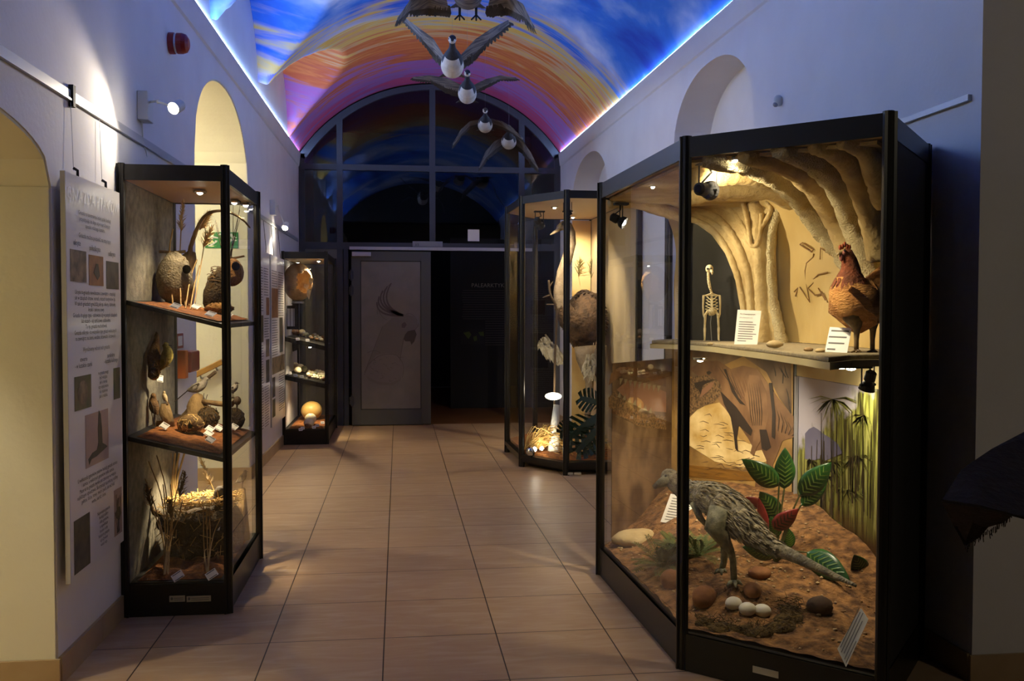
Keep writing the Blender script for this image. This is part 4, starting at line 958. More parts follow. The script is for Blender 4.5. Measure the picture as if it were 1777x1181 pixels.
efstrokes('printed_light_folds', 'm_skin2', [[(1262+8*k, 640+1.5*k), (1274+7*k, 660+4*k), (1284+6*k, 684+4*k)] for k in range(5)]+[[(1352+8*k, 712+7*k), (1360+7*k, 732+4*k), (1360+6*k, 750+1*k)] for k in range(4)], .003, 6)
efstrokes('printed_cliff_cracks', 'm_shadow', [[(x, y), (x+rm.uniform(2, 6), y+rm.uniform(8, 14)), (x+rm.uniform(4, 12), y+rm.uniform(18, 34))] for x, y in [(rm.uniform(1300, 1368), rm.uniform(624, 700)) for _ in range(16)] if y > 618+(x-1300)*.12 and (x > 1335 or y < 632)], .004, 2)
efstrokes('printed_sand_marks', 'm_rockdark', [[(x, y), (x+rm.uniform(5, 10), y+rm.uniform(-3, 3)), (x+rm.uniform(12, 20), y+rm.uniform(-3, 5))] for x, y in [(rm.uniform(1205, 1310), rm.uniform(715, 832)) for _ in range(60)]], .0022, 2.5)
efpoly([(1226, 645), (1231, 643), (1235, 646), (1231, 650), (1227, 649)], 'm_shadow', 'printed_eye', 8)
# snout and teeth on the return
aepoly([(1056, 668), (1080, 650), (1110, 652), (1156, 672), (1156, 655), (1105, 638), (1075, 636), (1060, 648)], 'm_skin', 'printed_snout', 1)
aepoly([(1056, 690), (1068, 676), (1090, 700), (1120, 718), (1156, 722), (1156, 745), (1110, 740), (1075, 722), (1056, 705)], 'm_scale', 'printed_lower_jaw', 1)
aepoly([(1070, 676), (1088, 660), (1120, 664), (1156, 680), (1156, 715), (1118, 712), (1090, 695)], 'm_pink', 'printed_open_mouth', 2)
mb = MB()
for k in range(9):
    x = 1078+8.2*k; y = 656+1.6*k; mb.prism([onAE(x-3, y, .0535), onAE(x+3, y, .0535), onAE(x-2, y+12, .0535)], AEi*.0006)
for k in range(7):
    x = 1074+9*k; y = 688+4.5*k; mb.prism([onAE(x-3, y, .0535), onAE(x+3, y+2, .0535), onAE(x+2, y-9, .0535)], AEi*.0006)
part(mb, 'printed_teeth', MAT['m_tooth'], mur)
# ---- jungle mural on the wall side panel
m, nt, b = newmat('printed jungle'); MAT['jungle'] = m
tc = N(nt, 'ShaderNodeTexCoord'); mp = N(nt, 'ShaderNodeMapping'); mp.inputs['Scale'].default_value = (1, 26, 2.2); nt.links.new(tc.outputs['Object'], mp.inputs[0])
nz = N(nt, 'ShaderNodeTexNoise', Scale=1.6, Detail=7); nz.inputs['Distortion'].default_value = .7; nt.links.new(mp.outputs[0], nz.inputs['Vector'])
g1 = ramp(nt, nz.outputs['Fac'], [(.30, c('#17150a')), (.40, c('#38351a')), (.48, c('#5c5e24')), (.56, c('#878a40')), (.64, c('#a8a662')), (.74, c('#4c5c24'))])
sp = N(nt, 'ShaderNodeSeparateXYZ'); nt.links.new(tc.outputs['Object'], sp.inputs[0])
nzb = N(nt, 'ShaderNodeTexNoise', Scale=6, Detail=6); nt.links.new(tc.outputs['Object'], nzb.inputs['Vector'])
ma = N(nt, 'ShaderNodeMath', operation='MULTIPLY_ADD'); ma.inputs[1].default_value = .22; nt.links.new(nzb.outputs['Fac'], ma.inputs[0]); nt.links.new(sp.outputs['Z'], ma.inputs[2])
lowm = N(nt, 'ShaderNodeMapRange'); lowm.inputs['From Min'].default_value = .50; lowm.inputs['From Max'].default_value = .62; nt.links.new(ma.outputs[0], lowm.inputs['Value'])
mx = N(nt, 'ShaderNodeMix'); mx.data_type = 'RGBA'; nt.links.new(lowm.outputs[0], mx.inputs[0]); mx.inputs[6].default_value = (*c('#4a3214'), 1); nt.links.new(g1, mx.inputs[7])
nzs = N(nt, 'ShaderNodeTexNoise', Scale=9, Detail=7); nt.links.new(tc.outputs['Object'], nzs.inputs['Vector'])
mas = N(nt, 'ShaderNodeMath', operation='MULTIPLY_ADD'); mas.inputs[1].default_value = .5; nt.links.new(nzs.outputs['Fac'], mas.inputs[0]); nt.links.new(sp.outputs['Z'], mas.inputs[2])
may = N(nt, 'ShaderNodeMath', operation='MULTIPLY_ADD'); may.inputs[1].default_value = .55; nt.links.new(sp.outputs['Y'], may.inputs[0]); nt.links.new(mas.outputs[0], may.inputs[2])
skym = ramp(nt, may.outputs[0], [(0, (0, 0, 0)), (1, (1, 1, 1))])
mrs = N(nt, 'ShaderNodeMapRange'); mrs.inputs['From Min'].default_value = 3.66; mrs.inputs['From Max'].default_value = 3.74; nt.links.new(may.outputs[0], mrs.inputs['Value'])
mxs = N(nt, 'ShaderNodeMix'); mxs.data_type = 'RGBA'; nt.links.new(mrs.outputs[0], mxs.inputs[0]); nt.links.new(mx.outputs[2], mxs.inputs[6]); mxs.inputs[7].default_value = (*c('#aba6b2'), 1)
nt.links.new(mxs.outputs[2], b.inputs['Base Color'])
b.inputs['Roughness'].default_value = .4
jm = thing('jungle_mural', 'printed mural of green jungle reeds under a pale sky on the wall side panel', 'mural', (XD, 4.4, .2))
JT = 1.13
part(MB().box(XD, 3.80, .16, XD+.01, 5.02, JT), 'print_panel', MAT['jungle'], jm)
def jp(pts, m_, name, k=1): return part(MB().prism([onX(x, y, XD-.001*k) for x, y in pts], (-.0006, 0, 0)), name, MAT[m_], jm)
MAT['m_sky'] = mat('printed pale sky', '#b9b3bd', .5); MAT['m_hill'] = mat('printed blue hills', '#5c5a72', .5, 0, '#6c6a80', 5); MAT['m_stem'] = mat('printed dark stems', '#2c2410', .5); MAT['m_leaf'] = mat('printed yellow green leaves', '#84863c', .5, 0, '#565a24', 30)
jp([(1397, 752), (1404, 744), (1412, 740), (1420, 745), (1430, 753), (1442, 760), (1454, 770), (1462, 786), (1430, 800), (1397, 796)], 'm_hill', 'printed_hills', 2)
mb = MB()
for k in range(34):
    x = random.uniform(1402, 1512); y0 = random.uniform(700, 790); y1 = random.uniform(840, 940); dx = random.uniform(-3, 3); w_ = random.uniform(.5, 1.3)
    mb.prism([onX(x-w_, y1, XD-.004), onX(x+w_, y1, XD-.004), onX(x+dx+w_*.4, y0, XD-.004), onX(x+dx-w_*.4, y0, XD-.004)], (-.0006, 0, 0))
part(mb, 'printed_stems', MAT['m_stem'], jm)
mb = MB()
for cx_, cy_, rr, n_ in ((1445, 692, 44, 22), (1408, 800, 30, 26), (1440, 800, 36, 26), (1425, 818, 34, 20), (1488, 790, 40, 16), (1470, 850, 34, 14), (1420, 830, 30, 12), (1500, 720, 36, 14), (1440, 910, 26, 12)):
    for k in range(n_):
        a = random.uniform(.0, math.pi); x1 = cx_+rr*math.cos(a); y1 = cy_+rr*math.sin(a)*random.uniform(.5, 1.2); x1 = min(1514, max(1399, x1))
        mb.prism([onX(cx_-1, cy_, XD-.003), onX(cx_+1, cy_, XD-.003), onX((cx_+x1)/2+1.2, (cy_+y1)/2-6, XD-.003), onX(x1, y1, XD-.003), onX((cx_+x1)/2-1, (cy_+y1)/2-4, XD-.003)], (-.0006, 0, 0))
part(mb, 'printed_leaves', MAT['m_leaf'], jm)
tag(MB().box(XD-.02, 4.985, .30, XD-.004, 5.0, JT).build('trim_strip', MAT['rail']), 'thin pale metal strip between the dinosaur mural and the jungle mural', 'trim')
# cream panel above the jungle print, added for a reflection in the front glass
MAT['cream'] = mat('cream painted board', '#cdbb86', .55, 0, '#c0aa74', 4)
tag(MB().box(XD-.003, 3.80, JT+.003, XD+.01, 5.02, 1.272).build('reflection_panel', MAT['cream']), 'cream board standing in for a glass reflection between the jungle mural and the curved shelf', 'board')
# ---- curved shelf
fr = [(1128, 604), (1190, 606), (1240, 611), (1290, 618), (1340, 625), (1395, 634), (1440, 642), (1490, 650), (1512, 655)]
front = [onZ(x, y, 1.275) for x, y in fr]
back = [Vector((2.215, 3.80, 1.275)), Vector((2.20, 5.03, 1.275)), Vector((1.70, 5.66, 1.275)), Vector((1.60, 5.57, 1.275))]
front[-1] = Vector((1.98, 3.56, 1.275)); front[-2] = Vector((1.80, 3.52, 1.275)) if front[-2].y < 3.45 else front[-2]
sh = thing('curved_shelf', 'cream edged curved shelf carrying the skeleton, cards and hen', 'shelf', (1.9, 4.8, 1.275))
part(MB().prism(front+back, (0, 0, .028)), 'board', MAT['cream'], sh)
cen = sum(front+back, Vector())/len(front+back)
MAT['sand'] = mat('grey beige sand', '#8f7f5e', .95, 0, '#a6956f', 60, bump=.4, bscale=200)
part(MB().prism([cen+(p-cen)*.985+UP*.028 for p in front+back], (0, 0, .02)), 'sand_bed', MAT['sand'], sh, bevel=.006)
SZ = 1.3235
def onS(x, y): return onZ(x, y, SZ)
# ---- plaster cave above the shelf
MAT['plaster'] = mat('cream stone plaster', '#a88c56', .85, 0, '#c9b078', 7, bump=.5, bscale=45, detail=9)
MAT['plaster2'] = mat('pale ochre slab', '#c4a868', .7, 0, '#b0914e', 3, (1, 1, .5), bump=.15, bscale=20, detail=7)
MAT['crust'] = mat('rough white crust plaster', '#c2ae7e', .9, 0, '#d3c294', 12, bump=1, bscale=120)
cave = thing('plaster_cave', 'sculpted cream plaster cave with root like ribs over the curved shelf', 'cave', (2.0, 4.9, 1.325))
def wallpath(s):       # rear wall seen in plan: E -> rounded F -> D
    K = [Vector((1.70, 5.60, 0)), Vector((1.86, 5.42, 0)), Vector((2.02, 5.22, 0)), Vector((2.13, 5.02, 0)), Vector((2.185, 4.76, 0)), Vector((2.195, 4.45, 0)), Vector((2.195, 4.1, 0)), Vector((2.19, 3.82, 0))]
    t = s*(len(K)-1); i = min(int(t), len(K)-2); f = t-i
    p0, p1, p2, p3 = K[max(0, i-1)], K[i], K[i+1], K[min(len(K)-1, i+2)]
    return .5*((2*p1)+(p2-p0)*f+(2*p0-5*p1+4*p2-p3)*f*f+(3*p1-p0-3*p2+p3)*f**3)
def shell(u, v):
    p = wallpath(u); q = wallpath(min(1, u+.01)); r_ = wallpath(max(0, u-.01)); d = (q-r_).normalized(); inn = Vector((d.y, -d.x, 0))
    if inn.dot(Vector((1.6, 4.4, 0))-p) < 0: inn = -inn
    z = 1.325+(2.12-1.325)*v
    b_ = .14*max(0, (v-.6)/.4)**2.0
    b_ += .010*math.sin(u*9+v*6)+.006*math.sin(u*23-v*11)
    return p+inn*b_+UP*z
part(MB().grid(shell, 60, 40), 'back_slab', MAT['plaster2'], cave, smooth=True)
# ceiling plate
part(MB().prism([HC+(v-HC)*.93+UP*2.112 for v in HEX], (0, 0, .013)), 'cave_ceiling', MAT['plaster'], cave)
# black panel painting the shade of the opening (left) and its frame of roots
hole = [(1192, 372), (1215, 384), (1240, 405), (1262, 440), (1278, 480), (1288, 530), (1293, 596), (1192, 596)]
part(MB().prism([onEF(x, y, .16) for x, y in hole], EFi*.004), 'opening_shade', mat('black opening shade', '#0e0b0c', .95), cave)
spand = [(1192, 352), (1260, 354), (1340, 352), (1360, 356), (1350, 390), (1346, 440), (1350, 520), (1366, 597), (1293, 597), (1290, 540), (1280, 482), (1263, 440), (1240, 408), (1215, 390), (1192, 380)]
part(MB().prism([onEF(x, y, .165) for x, y in spand], EFi*.03), 'column_relief', MAT['plaster'], cave)
def px_tube(name, pts, r, m_='plaster', n=10, wob=.16, sub=8, fl=1.0):
    P = [atD(*p) for p in pts]; k = len(P); out = []; rr = []
    R = r if isinstance(r, list) else [r]*k
    for i in range(k-1):
        p0, p1, p2, p3 = P[max(0, i-1)], P[i], P[i+1], P[min(k-1, i+2)]
        for j in range(sub):
            f = j/sub; out.append(.5*((2*p1)+(p2-p0)*f+(2*p0-5*p1+4*p2-p3)*f*f+(3*p1-p0-3*p2+p3)*f**3)); rr.append(R[i]+(R[i+1]-R[i])*f)
    out.append(P[-1]); rr.append(R[-1])
    rnd = random.Random(len(name)+int(pts[0][0])); W = [[rnd.uniform(-wob, wob) for _ in range(n)] for _ in out]
    return part(MB().tube(out, rr, n, wob=lambda i, j: W[i][j], flat=fl), name, MAT[m_], cave, smooth=True)
def efd(px, py, off=.2):
    p = onEF(px, py, off); return (px, py, (p-CAM).dot(CF))
def T(name, pts, r, m_='plaster', off=.2, **kw): return px_tube(name, [efd(x, y, off) for x, y in pts], r, m_, **kw)
T('root', [(1188, 376), (1216, 386), (1242, 404), (1266, 440), (1282, 484), (1291, 535), (1296, 597)], .020, off=.19)
T('root', [(1188, 362), (1222, 368), (1252, 384), (1280, 422), (1298, 474), (1304, 530), (1308, 597)], .024, off=.19)
T('root', [(1188, 352), (1230, 354), (1268, 364), (1296, 402), (1312, 444), (1318, 500)], .022, off=.18)
T('column', [(1312, 352), (1318, 400), (1322, 480), (1324, 540), (1328, 600)], [.05, .045, .04, .04, .055], off=.18)
T('column_edge', [(1358, 350), (1342, 392), (1337, 440), (1340, 500), (1348, 550), (1358, 600)], [.03, .024, .022, .024, .028, .034], 'crust', off=.19)
T('root', [(1290, 352), (1296, 376), (1300, 400), (1304, 425), (1316, 422), (1320, 400), (1322, 370)], .014, off=.22)
T('root', [(1330, 350), (1338, 360), (1334, 374), (1322, 394)], .014, off=.215)
# overhanging shelves of plaster between column and roof, then the ribs of the roof
px_tube('overhang', [(1196, 330, 4.55), (1240, 322, 4.6), (1290, 322, 4.6), (1340, 330, 4.65), (1372, 352, 4.75)], [.07, .075, .07, .055, .04], wob=.10, n=14)
px_tube('overhang', [(1196, 306, 4.05), (1250, 298, 4.1), (1300, 300, 4.15), (1350, 318, 4.35), (1388, 350, 4.6)], [.06, .065, .06, .05, .04], wob=.08, n=14)
px_tube('rib', [(1226, 276, 3.80), (1300, 284, 3.88), (1352, 306, 4.1), (1392, 345, 4.55), (1420, 385, 4.7), (1445, 420, 4.7)], [.035, .05, .055, .06, .055, .045], 'crust', 16, .2)
px_tube('rib', [(1388, 352, 4.7), (1410, 380, 4.7), (1436, 412, 4.68), (1460, 440, 4.62), (1482, 484, 4.55)], [.04, .05, .05, .045, .035], 'crust', 14, .22)
px_tube('rib', [(1290, 268, 3.70), (1370, 289, 3.85), (1415, 325, 4.1), (1445, 370, 4.35), (1470, 430, 4.4), (1492, 490, 4.4)], [.035, .05, .055, .055, .05, .04], 'plaster', 16, .12)
px_tube('rib', [(1350, 259, 3.60), (1415, 282, 3.72), (1455, 325, 3.95), (1480, 385, 4.15), (1500, 450, 4.2), (1518, 500, 4.2)], [.035, .05, .055, .055, .05, .045], 'crust', 16, .12)
px_tube('rib', [(1410, 252, 3.55), (1462, 272, 3.62), (1492, 320, 3.8), (1512, 380, 3.95), (1526, 450, 4.0)], [.03, .045, .05, .05, .05], 'plaster', 16, .1)
px_tube('rib', [(1460, 244, 3.48), (1502, 262, 3.52), (1522, 310, 3.65), (1534, 350, 3.75)], [.03, .04, .045, .045], 'plaster', 14, .1)
# carved fossil lines on the slab
MAT['carve'] = mat('brown carved line', '#7d5a2e', .8)
def slabp(px, py):
    d = 4.2
    while d < 6:
        p = atD(px, py, d); 
        # distance to the slab in plan
        best = min((wallpath(s_/80)-Vector((p.x, p.y, 0))).length for s_ in range(81))
        if best < .018+.0: return p
        d += .012
    return atD(px, py, 5.0)
fos = [[(1388, 424), (1408, 437), (1412, 433), (1392, 421), (1388, 424)], [(1412, 440), (1411, 446), (1400, 456), (1397, 470), (1399, 490), (1405, 524), (1388, 498)], [(1399, 472), (1412, 484), (1420, 476), (1436, 472)], [(1423, 450), (1424, 430), (1446, 445), (1452, 430)], [(1412, 490), (1402, 500), (1414, 512), (1424, 510)], [(1420, 500), (1432, 520), (1426, 506), (1436, 524)], [(1386, 498), (1380, 514)], [(1386, 498), (1378, 506)]]
mb = MB()
for ln in fos:
    P = [slabp(x, y) for x, y in ln]; mb.tube(P, .0035, 6)
part(mb, 'carved_fossil', MAT['carve'], cave)
# left band of the cave arch over the glass
px_tube('arch_band', [(1058, 352, 5.3), (1100, 352, 5.35), (1150, 364, 5.4), (1196, 380, 5.35)], [.03, .035, .04, .035], wob=.1)
px_tube('arch_band', [(1058, 336, 5.2), (1110, 332, 5.25), (1160, 340, 5.3), (1200, 352, 5.3)], [.03, .04, .045, .04], wob=.1)
# ---- cards
def card(label, bl, br, tr, tl, text=None, th=.004, group=None, lines=6, m_='paper'):
    """card from four corner points"""
    bl, br, tr, tl = map(Vector, (bl, br, tr, tl)); n = (br-bl).cross(tl-bl).normalized()
    if n.dot(CAM-bl) < 0: n = -n
    t = tag(MB().hexa([bl, br, br-n*th, bl-n*th, tl, tr, tr-n*th, tl-n*th]).build('label_card', MAT[m_]), label, 'card', group)
    r = (br-bl); u = (tl-bl)
    if lines:
        mb = MB(); q = bl+n*.0006
        L_ = lines if isinstance(lines, list) else [(.12, .88)]*lines
        for k, (a, b_) in enumerate(L_):
            v = .86-.74*k/max(1, len(L_)-1) if len(L_) > 1 else .5; h_ = .30/len(L_)*.5
            mb.quad(q+r*a+u*(v-h_), q+r*b_+u*(v-h_), q+r*b_+u*(v+h_*.6), q+r*a+u*(v+h_*.6))
        part(mb, 'text_lines', MAT['greyink'], t)
    if text:
        for body, size, cx2, cv, m2 in text: part(text_mb(body, size, bl+n*.0009+r*cx2+u*cv, r, u, 'LEFT'), 'text', MAT[m2], t)
    return t
def card_px(label, q, ds, **kw): return card(label, *[atD(x, y, d) for (x, y), d in zip(q, ds)], **kw)
z0 = onS(1275, 597); dA = (z0-CAM).dot(CF)
card_px('white card headed Archaeopteryx standing on the shelf beside the plaster column', [(1274, 597), (1314, 599), (1321, 539), (1280, 537)], [dA, dA-.03, dA+.03, dA+.06], th=.012,
        lines=[(.1, .9), (.1, .8), (.1, .85), (.1, .9), (.1, .8), (.1, .88), (.1, .7), (.1, .5)][:0] or None, text=[('Archaeopteryx', .013, .12, .86, 'ink'), ('(Archaeopteryx)', .010, .12, .76, 'greyink')]+[('', .01, 0, 0, 'ink')]*0)
q0 = bpy.data.objects['label_card']
bl, br, tr, tl = [atD(x, y, d) for (x, y), d in zip([(1274, 597), (1314, 599), (1321, 539), (1280, 537)], [dA, dA-.03, dA+.03, dA+.06])]
mb = MB(); n_ = (br-bl).cross(tl-bl).normalized(); n_ = n_ if n_.dot(CAM-bl) > 0 else -n_
for k in range(9):
    v = .64-.068*k; e = random.uniform(.7, .92) if k < 8 else .5
    mb.quad(bl+n_*.0006+(br-bl)*.12+(tl-bl)*v, bl+n_*.0006+(br-bl)*e+(tl-bl)*v, bl+n_*.0006+(br-bl)*e+(tl-bl)*(v+.022), bl+n_*.0006+(br-bl)*.12+(tl-bl)*(v+.022))
part(mb, 'text_lines', MAT['greyink'], q0)
z0 = onS(1432, 611); dB = (z0-CAM).dot(CF)
card_px('white card with blurred lines of text leaning in front of the hen', [(1431, 610), (1470, 612), (1478, 569), (1440, 567)], [dB, dB-.03, dB+.02, dB+.05], th=.006, lines=[(.1, .9), (.05, .85), (.08, .8), (.08, .45)])
# big cards on the earth
g = ground(1466, 1156); dG = (g-CAM).dot(CF)
card_px('large tilted white card on the earth in the right corner of the dinosaur cabinet', [(1468, 1157), (1507, 1074), (1494, 1054), (1453, 1125)], [dG, dG+.02, dG+.05, dG+.03], th=.003, lines=[(.08, .92), (.05, .9), (.1, .95), (.05, .85), (.05, .5)])
g = ground(1150, 910); dG = (g-CAM).dot(CF)
card_px('large white text card leaning behind the ferns, half hidden by the cabinet post', [(1146, 905), (1192, 912), (1206, 866), (1164, 856)], [dG, dG-.02, dG, dG+.02], th=.003, lines=9)
# ---- bird skeleton
MAT['bone'] = mat('ivory bone', '#d8ca9e', .6, 0, '#bca878', 30)
sk = onS(1235, 590); dS = min(5.35, (sk-CAM).dot(CF))
t = thing('bird_skeleton', 'ivory bird skeleton standing upright before the dark cave opening', 'skeleton', atD(1235, 590, dS))
def S(x, y, o=0): return atD(x, y, dS+o)
mb = MB(); mb.ball(S(1231, 466), (.022, .024, .024), 14, 10); part(mb, 'skull', MAT['bone'], t, smooth=True)
part(MB().tube([S(1233, 468, -.015), S(1236, 472, -.03), S(1236, 476, -.03)], [.010, .008, .003], 8), 'beak', MAT['bone'], t)
for x in (1228, 1234): part(MB().ball(S(x, 466, -.022), .0065, 8, 6), 'eye_socket', MAT['blackmatte'], t)
mb = MB()
for k in range(13):
    f = k/12; mb.ball(S(1229+6*f-2*math.sin(f*3.1), 474+34*f), (.0085, .009, .007), 8, 5)
mb.tube([S(1230, 472), S(1231, 486), S(1235, 508)], .004, 6)
part(mb, 'neck_vertebrae', MAT['bone'], t)
mb = MB()
for s_ in (-1, 1):
    for k in range(5):
        a = S(1235, 512+5*k, .03); m2 = S(1235+s_*(9+k*.6), 514+5.5*k, .0); c2 = S(1235+s_*2, 520+5*k, -.03); mb.tube([a, m2, c2], .0028, 5)
    mb.tube([S(1235, 509), S(1235+s_*9, 512), S(1235+s_*14, 513)], .005, 6)
mb.tube([S(1235, 508, .03), S(1235, 540, .03)], .007, 8); mb.prism([S(1233, 518, -.03), S(1237, 518, -.03), S(1236, 540, -.045)], (0, .004, 0))
part(mb, 'rib_cage', MAT['bone'], t)
for s_ in (-1, 1):
    part(MB().tube([S(1235+s_*14, 512), S(1235+s_*15, 530), S(1235+s_*14, 545), S(1235+s_*13, 551)], [.007, .005, .006, .003], 7), 'wing_bones', MAT['bone'], t)
    part(MB().tube([S(1235+s_*6, 538), S(1235+s_*11, 546, -.02), S(1235+s_*12, 567), S(1235+s_*12, 570), S(1235+s_*12, 589)], [.007, .008, .006, .008, .005], 7).tube([S(1235+s_*12, 589), S(1235+s_*13, 590, -.03)], .005, 6), 'leg', MAT['bone'], t)
part(MB().ball(S(1235, 541), (.028, .02, .022), 10, 8, wob=.08), 'pelvis', MAT['bone'], t)
part(MB().tube([S(1235, 543), S(1233, 560), S(1235, 591)], .0025, 6), 'support_rod', MAT['steel'], t)
# ---- stones and shells on the shelf
MAT['stone'] = mat('pale limestone', '#c2aa7c', .9, 0, '#a88f60', 9, bump=.5)
def stone(label, px, py, d, r, group=None, m_='stone', name='stone', wob=.07, cat='stone'):
    p = atD(px, py, d); t = tag(MB().ball((0, 0, 0), r, 16, 10, wob=wob).build(name, MAT[m_], smooth=True), label, cat, group); t.location = p; return t
dd_ = (onS(1345, 605)-CAM).dot(CF)
stone('flat pale stone on the shelf at the foot of the plaster column', 1344, 597, dd_, (.040, .028, .018))
stone('tiny pale stone on the sand in front of the skeleton', 1232, 596.5, (onS(1232, 600)-CAM).dot(CF), (.016, .012, .008))
dd_ = (onS(1405, 609)-CAM).dot(CF)
stone('small brown stone left of the blurred card on the shelf', 1403, 606, dd_, (.022, .016, .010), m_='gravel')
stone('small flat shell like stone before the blurred card', 1424, 608, dd_-.1, (.025, .015, .010))
# ---- hen
RT_ = Vector((CR.x, CR.y, 0)).normalized(); FW_ = Vector((CF.x, CF.y, 0)).normalized()
MAT['h_body'] = mat('ginger hen plumage', '#9a6226', .85, 0, '#c98f48', 16, (1, 1, 2), bump=.6, bscale=70, detail=8)
MAT['h_neck'] = mat('chestnut neck plumage', '#8a4218', .85, 0, '#5c3418', 10, bump=.5, bscale=80)
MAT['h_comb'] = mat('coral comb', '#b4562c', .6)
MAT['h_face'] = mat('pink wattle', '#b06a58', .6)
MAT['h_leg'] = mat('grey brown leg scales', '#5d4a2c', .7, 0, '#7a6238', 60)
dH = (onS(1488, 611)-CAM).dot(CF)
def H(x, y, o=0): return atD(x, y, dH+o)
hen = thing('hen', 'ginger brown stuffed hen standing at the right end of the curved shelf', 'hen', H(1488, 611))
mb = MB().tube([H(1463, 437), H(1468, 440), H(1474, 452), H(1476, 466), H(1474, 482), H(1474, 500), H(1480, 520), H(1492, 530, .02), H(1508, 522, .04), H(1524, 500, .06), H(1534, 478, .08), H(1538, 462, .09)],
     [(.020, .018), (.029, .028), (.030, .032), (.036, .040), (.05, .055), (.085, .085), (.108, .11), (.112, .118), (.10, .105), (.07, .075), (.045, .05), (.02, .02)], 26,
     mis=lambda i, j: 1 if i < 4 else 0, wob=lambda i, j: .03*math.sin(j*5+i*3))
part(mb, 'body', [MAT['h_body'], MAT['h_neck']], hen, smooth=True)
mb = MB()
for k in range(170):
    f = random.random(); th = random.uniform(0, 6.283); q0_ = H(1476-1*f, 464+22*f).lerp(H(1474, 486), .2); r_ = .037+.03*f
    n_ = RT_*math.cos(th)+FW_*math.sin(th); q = q0_+n_*r_; e = q-UP*random.uniform(.035, .06)+n_*.022; w_ = n_.cross(UP)*.006
    mb.bm.faces.new([mb.bm.verts.new(v) for v in (q-w_, q.lerp(e, .6)-w_*1.1, e, q.lerp(e, .6)+w_*1.1, q+w_)])
tag(part(mb, 'hackle_feathers', MAT['h_neck'], hen), kind='stuff')
mb = MB()
for k in range(5): mb.ball(H(1458+4*k, 429-abs(k-2)*-1.5-3+ (0 if k != 2 else -2), 0), (.008, .006, .012), 8, 6)
part(mb, 'comb', MAT['h_comb'], hen, smooth=True)
part(MB().ball(H(1460, 446, -.02), (.010, .008, .018), 10, 8).ball(H(1466, 438, -.025), (.012, .008, .012), 10, 8), 'wattle', MAT['h_face'], hen, smooth=True)
part(MB().tube([H(1460, 438, -.02), H(1455, 440, -.025), H(1452, 443, -.027)], [.008, .006, .002], 8), 'beak', mat('horn beak', '#9a8050', .5), hen)
part(MB().ball(H(1466, 435, -.031), .005, 8, 6), 'eye', MAT['blackmatte'], hen, smooth=True)
mb = MB()
for k in range(9):
    f = k/8; a = H(1474+12*f, 500+6*f, -.105); b_ = H(1508+14*f, 524+26*math.sin(f*1.2)+2, -.09); d_ = (b_-a); s_ = d_.cross(CF).normalized()
    mb.prism([a-s_*.012, a.lerp(b_, .6)-s_*.016, b_, a.lerp(b_, .6)+s_*.016, a+s_*.012], CF*-(.004+.002*(k % 2)))
part(mb, 'wing', mat('brown wing feathers', '#8f5c24', .85, 0, '#bd8544', 40, (1, 1, 4), bump=.3), hen)
for x, o in ((1486, -.03), (1514, .03)):
    m_ = MB().tube([H(x-6, 545, o), H(x-1, 562, o), H(x+1, 572, o), H(x, 590, o), H(x, 609, o)], [.05, .03, .014, .010, .010], 10)
    for tx, ty in ((-9, 3), (0, 5), (8, 2), (6, -2)): m_.tube([H(x, 608, o), H(x+tx, 609+ty*.5, o-.02)], [.007, .004], 6)
    part(m_, 'leg', MAT['h_leg'], hen, smooth=True)
# tail
mb = MB()
for k in range(7):
    a = H(1530, 490, .07); b_ = H(1536+k*3, 452+k*6, .09+.01*k); d_ = b_-a; s_ = d_.cross(CF).normalized(); mb.prism([a-s_*.012, b_-s_*.02, b_+s_*.02, a+s_*.012], CF*-.004)
part(mb, 'tail', MAT['h_body'], hen)
# ---- feathered dinosaur
MAT['d_fur'] = mat('grey feathered hide', '#6c6450', .9, 0, '#a99c7c', 26, (1, 1, .6), bump=.8, bscale=90, detail=8, sheen=.2)
MAT['d_skin'] = mat('olive grey scaly skin', '#5c5a44', .6, 0, '#8d8868', 30, bump=.3, bscale=150)
MAT['d_feather'] = mat('pale feather tufts', '#c8ba96', .9, 0, '#7c725a', 30)
f1 = ground(1276, 1016); dD = (f1-CAM).dot(CF)
def Q(x, y, o=0): return atD(x, y, dD+o)
dn = thing('feathered_dinosaur', 'grey feathered dinosaur model with a long stiff tail standing over the eggs', 'dinosaur', f1)
spx = [(1150, 830, .42), (1158, 826, .40), (1168, 832, .37), (1180, 842, .33), (1196, 852, .27), (1216, 858, .2), (1238, 866, .12), (1262, 882, .05), (1288, 906, -.02), (1312, 928, -.08), (1340, 948, -.14), (1380, 966, -.22), (1430, 990, -.32), (1486, 1016, -.42)]
srd = [.012, .036, .044, .046, .052, .064, .078, .082, .072, .052, .036, .025, .016, .006]
Pq = [Q(*p) for p in spx]; out = []; rr = []
for i in range(len(Pq)-1):
    p0, p1, p2, p3 = Pq[max(0, i-1)], Pq[i], Pq[i+1], Pq[min(len(Pq)-1, i+2)]
    for j in range(5):
        f = j/5; out.append(.5*((2*p1)+(p2-p0)*f+(2*p0-5*p1+4*p2-p3)*f*f+(3*p1-p0-3*p2+p3)*f**3)); rr.append(srd[i]+(srd[i+1]-srd[i])*f)
out.append(Pq[-1]); rr.append(srd[-1])
rnd = random.Random(3); Wd = [[rnd.uniform(-.06, .06) for _ in range(20)] for _ in out]
part(MB().tube(out, rr, 20, wob=lambda i, j: Wd[i][j] if i < 46 else 0), 'body', MAT['d_fur'], dn, smooth=True)
